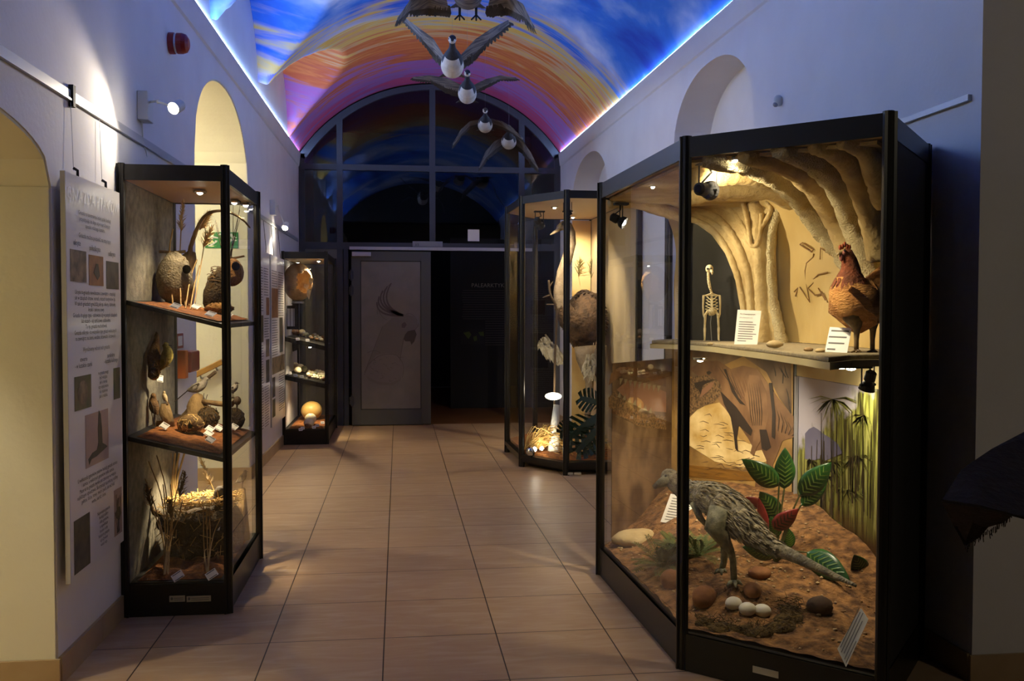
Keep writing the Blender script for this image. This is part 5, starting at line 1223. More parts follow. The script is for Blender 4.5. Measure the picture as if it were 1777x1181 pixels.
# feather tufts
mb = MB()
for k in range(1500):
    i = random.randrange(2, 52); p = out[i]; r_ = rr[i]; d_ = (out[min(i+1, len(out)-1)]-out[i-1]).normalized(); a_, b_ = frame_of(p, p+d_)
    th = random.uniform(0, 6.283); nn_ = a_*math.cos(th)+b_*math.sin(th); q_ = p+nn_*r_*.96; ln = r_*random.uniform(.35, .75)+.008; sd = d_.cross(nn_)
    tip = q_+d_*ln+nn_*ln*.22; mb.bm.faces.new([mb.bm.verts.new(v) for v in (q_-sd*.004, q_+d_*ln*.5+nn_*ln*.2-sd*.005, tip, q_+d_*ln*.5+nn_*ln*.2+sd*.005, q_+sd*.004)])
o = part(mb, 'feathers', [MAT['d_feather']], dn); tag(o, kind='stuff')
part(MB().tube([Q(1160, 832, .36), Q(1146, 838, .36), Q(1134, 845, .37)], [.034, .022, .010], 12), 'snout', MAT['d_skin'], dn, smooth=True)
part(MB().ball(Q(1156, 826, .345), .008, 8, 6), 'eye', MAT['blackmatte'], dn, smooth=True)
def Lg(pts, r, toes, nm='leg'):
    m_ = MB().tube([Q(*p) for p in pts], r, 12)
    e = pts[-1]
    for tx, ty, o in toes: m_.tube([Q(*e), Q(e[0]+tx*.6, e[1]+ty*.3-2, e[2]+o*.6), Q(e[0]+tx, e[1]+ty, e[2]+o)], [.013, .010, .004], 8)
    return part(m_, nm, MAT['d_skin'], dn, smooth=True)
Lg([(1252, 886, .0), (1240, 918, -.03), (1252, 930, -.03), (1268, 956, .0), (1272, 972, .0), (1274, 1010, .0)], [.058, .046, .036, .018, .015, .014], [(-12, 6, -.05), (3, 8, -.06), (14, 4, -.03)])
Lg([(1268, 892, .08), (1254, 926, .10), (1258, 950, .10), (1256, 975, .12), (1252, 990, .12)], [.05, .036, .02, .015, .013], [(-12, 5, -.05), (0, 7, -.05), (9, 3, -.02)])
for a in (((1206, 872, .16), (1214, 896, .12), (1226, 912, .10)), ((1222, 872, .24), (1230, 890, .24), (1240, 902, .22))):
    part(MB().tube([Q(*p) for p in a], [.024, .016, .008], 10), 'arm', MAT['d_skin'], dn, smooth=True)
# ---- white dinosaur eggs in their nest
MAT['egg_w'] = mat('white egg shell', '#e6dfcb', .45, 0, '#ded3b8', 6)
MAT['moss'] = mat('brown moss', '#3c2a12', .95, 0, '#6a5220', 30, bump=1, bscale=90)
eg = []
for px, py, ex in ((1273, 1049, 'left egg of the three white eggs in front of the dinosaur feet'), (1297, 1059, 'middle egg of the three white eggs, set lowest, before the dinosaur'), (1323, 1062, 'right egg of the three white eggs beside the mossy nest rim')):
    p = ground(px, py+6); t = tag(MB().ball((0, 0, 0), (.037, .031, .029), 24, 16, egg=0).build('dinosaur_egg', MAT['egg_w'], smooth=True), ex, 'egg', 'white dinosaur eggs'); t.location = (p.x, p.y, p.z+.022); t.rotation_euler = (0, 0, random.uniform(-.5, .5)); eg.append(p)
ec_ = sum(eg, Vector())/3
t = thing('moss_nest', 'dark mossy nest rim around the white eggs in the dinosaur cabinet', 'nest', ec_)
mb = MB()
ring_pts = [(1225, 1085), (1255, 1090), (1285, 1098), (1315, 1100), (1345, 1096), (1368, 1086), (1376, 1068), (1372, 1052)]
P = [ground(x, y) for x, y in ring_pts]
for i in range(len(P)-1):
    for f in (.0, .25, .5, .75):
        q = P[i].lerp(P[i+1], f)+Vector((random.uniform(-.02, .02), random.uniform(-.025, .025), 0)); r_ = random.uniform(.022, .042)
        mb.ball(q, (r_*1.3, r_, r_*.8), 10, 7, wob=.16)
for k in range(420):
    p = random.choice(P)+Vector((random.uniform(-.05, .05), random.uniform(-.05, .05), random.uniform(.01, .04))); d_ = Vector((random.uniform(-1, 1), random.uniform(-1, 1), random.uniform(-.3, .6))).normalized()*.03
    mb.tube([p, p+d_], .0012, 4)
part(mb, 'rim', MAT['moss'], t, smooth=True)
# ---- rocks
MAT['rockr'] = mat('reddish brown rock', '#6a3d1c', .85, 0, '#8a5a30', 9, bump=.4)
MAT['rockd'] = mat('dark brown rock', '#2c1a0c', .85, 0, '#472c16', 9, bump=.4)
for lb, px, py, r, m_ in (('rounded reddish rock beside the near cabinet post', 1222, 1030, (.075, .05, .05), 'rockr'), ('reddish rock behind the right dinosaur foot', 1306, 1016, (.05, .04, .035), 'rockr'), ('dark rounded rock on the right of the earth mound', 1422, 1046, (.06, .045, .045), 'rockd'), ('flat brown rock under the calathea stems', 1318, 985, (.055, .045, .03), 'rockr'), ('rock behind the glass beside the fern, left of the near post', 1165, 1000, (.06, .05, .05), 'rockr')):
    p = ground(px, py+14); o = tag(MB().ball((0, 0, 0), r, 18, 12, wob=.05).build('rock', MAT[m_], smooth=True), lb, 'rock'); o.location = p+UP*r[2]*.45; o.rotation_euler = (0, 0, random.uniform(0, 3))
# ---- calathea
MAT['lf'] = mat('glossy green leaf', '#173c1a', .3, 0, '#26541f', 12, (1, 1, 1)); MAT['lf2'] = mat('light green leaf marking', '#5f7a30', .35); MAT['lfr'] = mat('wine red leaf', '#6a1c1c', .35, 0, '#8c3028', 14)
MAT['stemm'] = mat('green brown stem', '#4a4a20', .6)
def leaf(parent, base, tip, width, side, m_='lf', name='leaf', bend=.12, veins=7, vm='lf2', hook=.0):
    """ovate leaf blade base->tip, side = direction across"""
    base, tip, side = Vector(base), Vector(tip), Vector(side); d = tip-base; L_ = d.length; side = (side-d.normalized()*side.dot(d.normalized())).normalized(); nrm = side.cross(d).normalized()
    if nrm.dot(CAM-base) < 0: nrm = -nrm
    nu, nv = 14, 6
    prof = lambda t: math.sin(math.pi*min(1, t**.75))**.85 if 0 < t < 1 else 0
    def f(u, v):
        w_ = width*prof(u)*.5; x = (v-.5)*2
        wav = .012*math.sin(u*22+x*2)*abs(x)
        return base+d*u+side*w_*x+nrm*(bend*L_*(math.sin(math.pi*u)*.6)+.18*w_*(abs(x)**1.6)*-1+wav*L_*.4)
    mb = MB().grid(f, nu, nv)
    o = part(mb, name, MAT[m_], parent, smooth=True, solid=.0018)
    mb = MB()
    for s_ in (-1, 1):
        for k in range(veins):
            u0 = .10+.72*k/veins; a = f(u0, .5)+nrm*.0035; b_ = f(min(.97, u0+.12), .5+s_*.36)+nrm*.0035; c2 = f(min(.97, u0+.07), .5+s_*.2)+nrm*.0035
            w_ = d.normalized()*.0035
            mb.quad(a-w_, c2-w_, c2+w_, a+w_); mb.quad(c2-w_, b_-w_*.4, b_+w_*.4, c2+w_)
    if veins: part(mb, 'vein_marking', MAT[vm], o)
    return o
cb = ground(1345, 975); dL = (cb-CAM).dot(CF)
cal = thing('calathea', 'patterned calathea plant with green and wine red leaves behind the dinosaur tail', 'plant', cb)
def Lp(x, y, o=0): return atD(x, y, dL+o)
def leafpx(bx, by, bo, tx, ty, to, w_, m_='lf', side=None, stem=True, **kw):
    b_, t_ = Lp(bx, by, bo), Lp(tx, ty, to); d = (t_-b_).normalized(); s_ = side or d.cross(CF)
    leaf(cal, b_, t_, w_, s_, m_, **kw)
    if stem: part(MB().tube([cb, cb.lerp(b_, .5)+UP*.03, b_], [.006, .005, .004], 6), 'stem', MAT['stemm'], cal)
leafpx(1352, 842, .0, 1287, 796, -.05, .105, bend=.15)
leafpx(1361, 848, .02, 1362, 776, .0, .105, bend=.08)
leafpx(1388, 858, .0, 1443, 802, -.02, .115, bend=.1)
leafpx(1390, 876, .0, 1436, 834, .05, .08, bend=.1)
leafpx(1352, 900, .02, 1318, 852, .0, .10, bend=.05)
leafpx(1330, 925, .0, 1316, 862, .0, .05, 'lfr', bend=.05, veins=0)
leafpx(1318, 880, .04, 1294, 862, .02, .06, 'lfr', bend=.05, veins=0)
leafpx(1340, 918, .0, 1386, 882, -.04, .085, 'lfr', bend=.12, veins=6, vm='m_shadow')
leafpx(1372, 950, .0, 1366, 914, .0, .06, bend=.05)
leafpx(1352, 930, .0, 1336, 895, .0, .06, bend=.05)
leafpx(1348, 962, -.03, 1288, 948, -.10, .085, bend=.1, side=None)
leafpx(1400, 958, -.10, 1476, 1008, -.28, .12, bend=.1)
leafpx(1500, 1000, -.1, 1482, 962, -.15, .09, bend=.05, stem=False)
# ---- fern tufts
MAT['fern'] = mat('dull green fern', '#3a4a14', .7, 0, '#5a6420', 20)
def fern(label, px, py, n, L_, spread=1.0):
    p0 = ground(px, py); t = thing('fern', label, 'fern', p0)
    for k in range(n):
        a = random.uniform(0, 6.283); el = random.uniform(.35, 1.2); ln = L_*random.uniform(.7, 1.1)
        d = Vector((math.cos(a)*math.cos(el)*spread, math.sin(a)*math.cos(el)*spread, math.sin(el))); mb = MB()
        P = [p0+d*ln*f+UP*(-.5*ln*f*f*(1-math.sin(el)*.6)) for f in [i/8 for i in range(9)]]
        mb.tube(P, .0015, 4)
        for i in range(1, 9):
            dr = (P[i]-P[i-1]).normalized(); s_ = dr.cross(UP).normalized(); w_ = .030*math.sin(math.pi*(i/9.5))+.006
            for g_ in (-1, 1):
                for h in (0, .5):
                    q = P[i].lerp(P[i-1], h); e = q+s_*g_*w_+dr*w_*.4; mb.quad(q-dr*.003, q.lerp(e, .5)-dr*.004, e, q.lerp(e, .5)+dr*.004)
        part(mb, 'frond', MAT['fern'], t)
    return t
fern('green fern tuft at the near cabinet post under the dinosaur', 1212, 965, 18, .20)
fern('green fern clump behind the side glass, left of the near post', 1150, 985, 26, .22)
fern('low fern behind the side glass beside the leaning card', 1172, 955, 16, .16)
# pale rock ledge behind side glass
p = ground(1110, 935); o = tag(MB().ball((0, 0, 0), (.16, .11, .05), 22, 10, wob=.05).build('rock', MAT['stone'], smooth=True), 'wide pale sand coloured rock behind the side glass', 'rock'); o.location = p+UP*.005
# ---- spotlights of the case, with three added ceiling downlights
track_spot(bc, atD(1228, 281, 3.90), atD(1330, 300, 4.3), 9, 130, WARM2, .9)
track_spot(bc, atD(1078, 352, 5.25), atD(1330, 480, 5.0), 26, 80, WARM2, .8, bulb='bulb')
downlight(bc, atD(1215, 627, 4.9)+Vector((0, 0, .02)), 26, atD(1240, 760, 5.2), 120, WARM2, .04)
downlight(bc, (1.36, 3.66, 2.122), 30, (1.75, 4.4, .6), 95, WARM2, .022)  # added lamp tucked behind the top rail, brightens the earth
downlight(bc, (1.25, 4.5, 2.122), 16, (1.7, 4.6, .4), 100, WARM2, .022)  # added lamp behind the side rail, brightens the mound
downlight(bc, (1.285, 3.745, 2.122), 17, (2.0, 3.95, 1.52), 60, WARM2, .022)  # added lamp by the near post, brightens the hen
lb = thing('reflected_lamp_box', 'stand-in for a reflected twin lamp, under the right end of the curved shelf', 'lamp', (2.08, 4.12, 1.24))  # lamp box standing in for a lamp mirrored in the front glass
mb = MB(); mb.box(2.02, 4.03, 1.235, 2.16, 4.22, 1.272); part(mb, 'housing', MAT['blackmatte'], lb)
for y in (4.08, 4.17):
    part(MB().ball((2.08, y, 1.233), (.022, .022, .010), 12, 6), 'bulb', MAT['bulb'], lb)
lamp('SPOT', 'light', (2.08, 4.12, 1.21), 12*CASE, WARM2, .03, (2.15, 4.3, .6), 120, .7, lb)
track_spot(bc, (2.10, 3.96, 1.270), (2.0, 4.3, .3), 4, 80, WARM, .8)
# ================================================================== NEST CABINET CONTENTS
RT = Vector((CR.x, CR.y, 0)).normalized(); FW = Vector((CF.x, CF.y, 0)).normalized()
SOILH = .016
def on_shelf(px, py, S, up=SOILH):
    n = Vector((-(S[1]-S[0]), 0, LX1-LX0)); return onp(px, py, (LX0, 0, S[0]+up), n)
def shz(p, S): return shelf_z(S, p.x)+SOILH
def chaikin(P, k=2):
    for _ in range(k):
        Q_ = [P[0]]
        for a, b_ in zip(P, P[1:]): Q_ += [a.lerp(b_, .25), a.lerp(b_, .75)]
        P = Q_+[P[-1]]
    return P
def bird(label, foot, size, f, body_m, wing_m, belly=None, tilt=25, leg=.35, tail=.55, neck=.0, beak=.16, group=None, name='stuffed_bird', cat='bird', toes=True, headup=0, yaw=0, tailtilt=0, head_m=None):
    """foot: standing point; size: body length without tail; f: +1 faces right, -1 left in plan, turned by yaw"""
    t = thing(name, label, cat, foot, group=group); foot = Vector(foot)
    fd = (Matrix.Rotation(math.radians(yaw), 3, 'Z') @ (RT*f)); sd = UP.cross(fd)
    tr = math.radians(tilt); ax = fd*math.cos(tr)+UP*math.sin(tr); nn = -fd*math.sin(tr)+UP*math.cos(tr)
    s = size; c0 = foot+UP*(leg*s+.26*s)
    B = lambda a, n_, l=0: c0+ax*a*s+nn*n_*s+sd*l*s
    hp = B(.46, .20+neck)+UP*headup*s
    pts = [B(-.55, .02), B(-.42, .0), B(-.22, -.02), B(0, -.03), B(.2, .0), B(.34, .07), B(.42, .14+neck*.6).lerp(hp, .3), hp, hp+fd*.09*s+UP*.01*s, hp+fd*.135*s]
    rad = [.02, .11, .20, .245, .225, .165, .125, .135, .105, .03]
    mats = [body_m, belly or body_m, head_m or body_m]
    part(MB().tube(chaikin(pts, 1), [x*s for x in sum(([rad[0]],)+tuple([rad[i]*.75+rad[i+1]*.25, rad[i]*.25+rad[i+1]*.75] for i in range(9))+([rad[-1]],), [])], 16, mis=lambda i, j: (2 if i >= 13 else 0)), 'body', [MAT[m_] for m_ in mats], t, smooth=True)
    part(MB().tube([hp+fd*.11*s, hp+fd*(.12+beak*.6)*s, hp+fd*(.12+beak)*s-UP*.01*s], [.035*s, .02*s, .004*s], 8), 'beak', MAT['beak'], t)
    for g in (-1, 1): part(MB().ball(hp+fd*.06*s+sd*g*.095*s+UP*.02*s, .022*s, 8, 6), 'eye', MAT['blackmatte'], t, smooth=True)
    for g in (-1, 1):
        mb = MB()
        for k in range(6):
            a = B(.20-.03*k, .10-.03*k, g*(.20+.006*k)); b_ = B(-.50+.05*k, .02-.035*k, g*(.14+.006*k)); d = b_-a; s_ = d.cross(sd).normalized()
            mb.prism([a-s_*.04*s, a.lerp(b_, .5)-s_*.06*s, b_, a.lerp(b_, .5)+s_*.06*s, a+s_*.04*s], sd*g*.018*s)
        part(mb, 'wing', MAT[wing_m], t)
    tt = math.radians(tilt+tailtilt); ta = fd*math.cos(tt)+UP*math.sin(tt)
    mb = MB()
    for k in (-1, 0, 1):
        a = B(-.45, .02, .03*k); b_ = a-ta*tail*s+sd*.05*k*s; mb.prism([a-sd*.05*s, b_-sd*.05*s, b_+sd*.05*s, a+sd*.05*s], ta.cross(sd)*.015*s)
    part(mb, 'tail', MAT[wing_m], t)
    for g in (-1, 1):
        a = B(-.02, -.2, g*.09); e = foot+sd*g*.07*s; m_ = MB().tube([a, a.lerp(e, .5)-fd*.04*s, e], [.03*s, .018*s, .016*s], 6)
        for q in (-.5, 0, .5): m_.tube([e, e+(fd+sd*q).normalized()*.12*s], .012*s, 5)
        part(m_, 'leg', MAT['h_leg'], t)
    return t
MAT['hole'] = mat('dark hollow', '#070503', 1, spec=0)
MAT['beak'] = mat('dark horn beak', '#4a4036', .5)
MAT['b_olive'] = mat('olive yellow plumage', '#8a7a2a', .8, 0, '#b09a48', 40, bump=.4, bscale=120)
MAT['b_brown'] = mat('brown plumage', '#5a4024', .85, 0, '#7a5a34', 40, bump=.4, bscale=120)
MAT['b_dark'] = mat('sooty plumage', '#2a221a', .85, 0, '#463a2c', 40, bump=.4, bscale=120)
MAT['b_grey'] = mat('grey plumage', '#6a6258', .85, 0, '#8a8274', 40, bump=.4, bscale=120)
MAT['b_pale'] = mat('pale buff plumage', '#a08c68', .85, 0, '#c0ae88', 40, bump=.4, bscale=120)
MAT['straw'] = mat('dry straw', '#b08a44', .8, 0, '#d0b070', 20)
MAT['strawd'] = mat('dark old straw', '#4a3418', .85, 0, '#6e5228', 20)
MAT['reed'] = mat('dry reed stalk', '#a88450', .7, 0, '#c6a468', 15)
MAT['plume'] = mat('pale reed plume', '#c8a878', .9, 0, '#e0cca4', 30)
MAT['plumeb'] = mat('brown reed plume', '#6e5028', .9, 0, '#94703e', 30)
MAT['felt'] = mat('grey felted nest', '#5e5444', .95, 0, '#857a64', 25, bump=.8, bscale=100)
MAT['mud'] = mat('brown mud nest', '#7a5228', .95, 0, '#a47a40', 18, bump=.8, bscale=80)
MAT['mossd'] = mat('dark moss nest', '#2c2010', .95, 0, '#4e3c1e', 22, bump=1, bscale=90)
MAT['wood'] = mat('weathered wood', '#6a5232', .9, 0, '#94784c', 14, (1, 1, .4), bump=.6, bscale=60)
MAT['twig'] = mat('dark twig', '#4a3824', .8)
def strands(mb, c_, r, n, ln, th=.0026, inner=.75, mi=0, flat=1.0):
    for k in range(n):
        v = Vector((random.gauss(0, 1), random.gauss(0, 1), random.gauss(0, 1))).normalized(); q = Vector(c_)+Vector((v.x*r[0], v.y*r[1], v.z*r[2]))*random.uniform(inner, 1.03)
        d = v.cross(Vector((random.gauss(0, 1), random.gauss(0, 1), random.gauss(0, 1)))).normalized()*ln*random.uniform(.5, 1)
        bow = v*-.12*ln
        mb.tube([q-d*.5+bow, q, q+d*.5+bow], th, 3, mi=mi)
    return mb
def nest(label, ctr, r, m_='mossd', sm='strawd', hole=None, n=120, ln=.06, egg=.15, wob=.05, group=None, rot=None):
    ctr = Vector(ctr); t = thing('nest', label, 'nest', ctr-UP*r[2], group=group)
    part(MB().ball(ctr, r, 20, 14, wob=wob, egg=egg, rot=rot), 'shell', MAT[m_], t, smooth=True)
    if n: part(strands(MB(), ctr, r, n, ln), 'fibres', MAT[sm], t)
    if hole:
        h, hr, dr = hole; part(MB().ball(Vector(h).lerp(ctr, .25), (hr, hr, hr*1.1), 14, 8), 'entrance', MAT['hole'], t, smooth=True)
    return t
def stalk(mb, pts, r=.003, n=6): return mb.tube(chaikin([Vector(p) for p in pts], 2), r, n)
def plume(mb, p0, p1, w_, n=90, ln=.05):
    p0, p1 = Vector(p0), Vector(p1); d = (p1-p0)
    for k in range(n):
        f = random.random(); q = p0.lerp(p1, f); v = Vector((random.gauss(0, 1), random.gauss(0, 1), random.gauss(0, 1))).normalized()
        e = q+(d.normalized()*.8+v*.6).normalized()*ln*random.uniform(.5, 1)*(1.1-f*.6)+v*w_*.3*(1-f*.6)
        s_ = v.cross(d).normalized()*.0022; mb.bm.faces.new([mb.bm.verts.new(x) for x in (q-s_, q.lerp(e, .6)-s_*1.5, e, q.lerp(e, .6)+s_*1.5, q+s_)])
    return mb
def small_card(label, px, py, S, d=None, w_=.045, rot=40, group=None, tilt=55, base=None):
    p = base if base is not None else on_shelf(px, py, S, SOILH+.004)
    a = math.radians(rot); r = RT*math.cos(a)-FW*math.sin(a); r = (RT*math.cos(a)+UP*math.sin(a)*0+FW*math.sin(a)); t_ = math.radians(tilt); u = (FW*math.cos(t_)+UP*math.sin(t_)); r = (RT*math.cos(a)+u*math.sin(a)); u2 = (u*math.cos(a)-RT*math.sin(a)); h = w_*.72
    off = UP*.004+u*w_*.35
    return card(label, p-r*w_/2-u2*h/2+off, p+r*w_/2-u2*h/2+off, p+r*w_/2+u2*h/2+off, p-r*w_/2+u2*h/2+off, lines=2, th=.0015, group=group)
# ---------- top shelf
d1 = 5.15
nst = nest('tall grey felted pouch nest with a dark entrance, left on the top shelf', atD(303, 482, 5.05), (.098, .085, .14), 'felt', 'strawd', (atD(331, 462, 4.97), .022, 0), 60, .05, egg=.12)
st_ = thing('broken_stump', 'pale broken branch stump arching over the felted pouch nest', 'branch', atD(322, 528, 5.2))
part(MB().tube(chaikin([atD(322, 530, 5.2), atD(326, 500, 5.2), atD(322, 470, 5.2), atD(330, 445, 5.2), atD(330, 432, 5.2), atD(338, 405, 5.2), atD(350, 378, 5.2), atD(372, 364, 5.2), atD(400, 368, 5.35), atD(421, 380, 5.5), atD(434, 395, 5.62)], 2), [.016, .016, .014, .012, .010, .008, .006, .004], 10, wob=lambda i, j: random.uniform(-.2, .2)), 'arched_branch', MAT['wood'], st_, smooth=True)
part(MB().tube([atD(322, 530, 5.22), atD(325, 500, 5.22), atD(320, 475, 5.22), atD(328, 450, 5.22), atD(334, 436, 5.22)], [.03, .04, .035, .045, .02], 12, wob=lambda i, j: random.uniform(-.2, .2)), 'stump', MAT['wood'], st_, smooth=True)
part(MB().tube([atD(276, 436, 5.1), atD(300, 438, 5.12), atD(322, 436, 5.15)], .008, 8), 'cross_twig', MAT['wood'], st_)
rb = thing('reed_bunch', 'reeds with pale feathery plumes standing on the top shelf', 'reeds', on_shelf(318, 533, S1))
b0 = on_shelf(314, 532, S1); 
part(stalk(MB(), [b0, atD(312, 450, 5.2), atD(314, 400, 5.2)]), 'stalk', MAT['reed'], rb); part(plume(MB(), atD(314, 402, 5.2), atD(317, 352, 5.2), .03, 150, .05), 'plume', MAT['plume'], rb)
part(stalk(MB(), [on_shelf(300, 527, S1), atD(292, 440, 5.1), atD(300, 397, 5.1)], .004), 'stalk', MAT['reed'], rb)
part(stalk(MB(), [on_shelf(336, 536, S1), atD(352, 440, 5.25), atD(358, 400, 5.25), atD(352, 385, 5.25)]), 'stalk', MAT['reed'], rb)
part(plume(plume(MB(), atD(346, 400, 5.25), atD(362, 372, 5.25), .06, 170, .07), atD(352, 430, 5.25), atD(366, 398, 5.25), .06, 150, .07), 'plume', MAT['plume'], rb)
for a, b_, c_ in (((322, 535), (330, 480), (342, 450)), ((330, 536), (338, 490), (346, 460)), ((316, 530), (300, 500), (290, 470))):
    part(stalk(MB(), [on_shelf(*a, S1), atD(*b_, 5.1), atD(*c_, 5.1)], .003), 'stalk', MAT['reed'], rb)
pegs = MB()
ng = nest('small brown nest on thin pegs behind the grey pouch nest', atD(322, 503, 5.25), (.05, .04, .035), 'mossd', 'strawd', None, 60, .05, 0)
for x in (314, 321, 328): part(MB().tube([atD(x, 510, 5.25), on_shelf(x, 530, S1)], .004, 6), 'peg', MAT['reed'], ng)
nest('dark pear shaped moss nest hanging at a slant on the top shelf', atD(375, 500, 5.1), (.055, .055, .125), 'mossd', 'strawd', None, 160, .05, .3, rot=Matrix.Rotation(math.radians(18), 4, FW))
nest('round tan mud nest with a dark side entrance beside the moss nest', atD(403, 472, 5.15), (.062, .06, .075), 'mud', 'strawd', (atD(411, 458, 5.08), .022, 0), 30, .04, .05)
nest('low crumpled brown nest lying on the soil under the moss nest', atD(380, 535, 5.05), (.075, .06, .03), 'mud', 'strawd', None, 120, .05, 0, wob=.14)
tw = thing('twig_bunch', 'bare dark twigs rising behind the mud nest on the top shelf', 'twigs', on_shelf(395, 540, S1))
for k in range(9):
    x0 = 396+random.uniform(-4, 4); x1 = x0+random.uniform(-22, 30); part(MB().tube([atD(x0, 470, 5.25), atD((x0+x1)/2+random.uniform(-6, 6), 415, 5.25), atD(x1, random.uniform(345, 395), 5.25)], [.003, .002, .0012], 5), 'twig', MAT['twig'], tw)
part(MB().tube([on_shelf(394, 545, S1), atD(397, 500, 5.22), atD(398, 440, 5.25)], [.010, .008, .004], 8), 'stem', MAT['twig'], tw)
part(MB().tube([atD(388, 439, 5.2), atD(404, 448, 5.2), atD(424, 444, 5.2)], [.004, .008, .006], 6), 'twig', MAT['wood'], tw)
G = 'label cards in the nest cabinet'
for lb, x, y in (('white label card at the left front of the top shelf', 303, 535), ('white label card in the middle of the top shelf before the pegged nest', 338, 536), ('white label card at the front of the top shelf under the moss nest', 364, 549), ('white label card at the right front of the top shelf behind the post', 393, 551)): small_card(lb, x, y, S1, rot=-25, w_=.05, tilt=35)
# ---------- middle shelf
wx = LX0+.02
hn = thing('hanging_nest', 'long brown hanging nest fixed to the grey backing board', 'nest', onX(270, 610, wx+.03))
part(MB().tube(chaikin([onX(272, 578, wx+.01), onX(270, 600, wx+.03), onX(268, 620, wx+.04), onX(267, 640, wx+.045), onX(266, 654, wx+.03)], 1), [.008, .014, .022, .030, .034, .036, .030, .02], 12, wob=lambda i, j: random.uniform(-.2, .2)), 'shell', MAT['mud'], hn, smooth=True)
part(strands(MB(), onX(267, 640, wx+.045), (.03, .05, .05), 60, .05), 'fibres', MAT['strawd'], hn)
bird('olive yellow bird clinging upright beside the hanging nest', onX(288, 636, wx+.10), .13, 1, 'b_olive', 'b_olive', tilt=68, leg=.1, tail=.45, yaw=0)
bird('brown bird standing tall on dark legs at the left of the middle shelf', on_shelf(268, 738, S2), .105, -1, 'b_brown', 'b_dark', tilt=62, leg=.75, tail=.4, yaw=-35)
sp1 = on_shelf(287, 736, S2)
bird('small buff nestling behind the tall brown bird', sp1+UP*.11, .055, -1, 'b_pale', 'b_brown', tilt=55, leg=.4, tail=.3, yaw=-30)
stp = thing('tree_stump', 'small leaning stump carrying the buff nestling', 'stump', sp1); part(MB().tube([sp1-UP*.01, sp1+UP*.06, sp1+UP*.112], [.05, .036, .02], 12, wob=lambda i, j: random.uniform(-.15, .15)), 'stump', MAT['wood'], stp, smooth=True)
rk = on_shelf(334, 738, S2); rk.y += .1
o = tag(MB().tube(chaikin([rk-UP*.01, rk+UP*.05+RT*.01, rk+UP*.12+RT*.01, rk+UP*.17-RT*.0], 1), [.10, .09, .085, .07, .055, .045, .03, .012][:8], 12, wob=lambda i, j: random.uniform(-.18, .18)).build('rock', MAT['wood'], smooth=True), 'rough brown rock in the middle of the middle shelf under the long tailed bird', 'rock')
bird('grey brown long tailed bird perched on the rock of the middle shelf', rk+UP*.165+RT*.01, .12, 1, 'b_grey', 'b_dark', tilt=22, leg=.1, tail=.85, tailtilt=18)
br_ = thing('branch', 'dark straight branch stub above the long tailed bird', 'branch', atD(345, 662, 5.3)); part(MB().tube([atD(338, 672, 5.35), atD(355, 660, 5.33), atD(374, 645, 5.3)], [.008, .011, .011], 8), 'stick', MAT['twig'], br_)
nest('round woven straw ball nest on the soil of the middle shelf', on_shelf(331, 750, S2)+UP*.045, (.068, .06, .052), 'strawd', 'straw', (on_shelf(336, 752, S2)+UP*.045-FW*.052, .014, 0), 520, .06, 0, wob=.04)
nest('spiky dark twig nest right of the straw ball nest', on_shelf(361, 742, S2)+UP*.06, (.06, .055, .055), 'mossd', 'strawd', None, 200, .11, 0, wob=.1)
br2 = thing('branch', 'grey fallen branch lying across the right of the middle shelf', 'branch', atD(380, 700, 5.2)); part(MB().tube([atD(352, 696, 5.25), atD(378, 700, 5.2), atD(402, 702, 5.15), atD(412, 690, 5.15)], [.014, .016, .014, .008], 9, wob=lambda i, j: random.uniform(-.12, .12)), 'stick', MAT['wood'], br2, smooth=True)
for pts in (((352, 694), (354, 682)), ((356, 696), (360, 684))): part(MB().tube([atD(*pts[0], 5.25), atD(*pts[1], 5.25)], .002, 5), 'twig', MAT['twig'], br2)
mo = nest('dark mossy mound at the right of the middle shelf', on_shelf(407, 742, S2)+UP*.05, (.06, .06, .065), 'mossd', 'strawd', None, 60, .05, 0, wob=.08)
bw = thing('bent_twig', 'bent dark twig carrying the right hand bird of the middle shelf', 'twig', atD(400, 720, 5.1)); part(MB().tube(chaikin([atD(393, 705, 5.1), atD(398, 692, 5.1), atD(406, 688, 5.1), atD(412, 700, 5.1), atD(410, 715, 5.1)], 1), .005, 7).ball(atD(412, 695, 5.1), (.02, .02, .025), 10, 8), 'twig', MAT['twig'], bw)
bird('small dark bird on the bent twig, facing right, behind the right glass', atD(404, 687, 5.1), .075, 1, 'b_grey', 'b_dark', tilt=35, leg=.25, tail=.6, head_m='b_dark')
for lb, x, y in (('white label card beside the tall brown bird', 284, 744), ('white label card in front of the twig nest, highest of three', 363, 749), ('white label card in front of the twig nest, middle of three', 361, 757), ('white label card in front of the twig nest, lowest of three', 364, 768), ('white label card against the front right post', 379, 747), ('white label card before the mossy mound', 405, 745)): small_card(lb, x, y, S2, rot=-32, w_=.048, tilt=45)
q = onX(274, 654, wx+.05); card('white label card pinned under the hanging nest', q+Vector((0, -.02, -.02)), q+Vector((.02, .025, -.03)), q+Vector((.02, .03, .005)), q+Vector((0, -.015, .015)), lines=2, th=.0015)
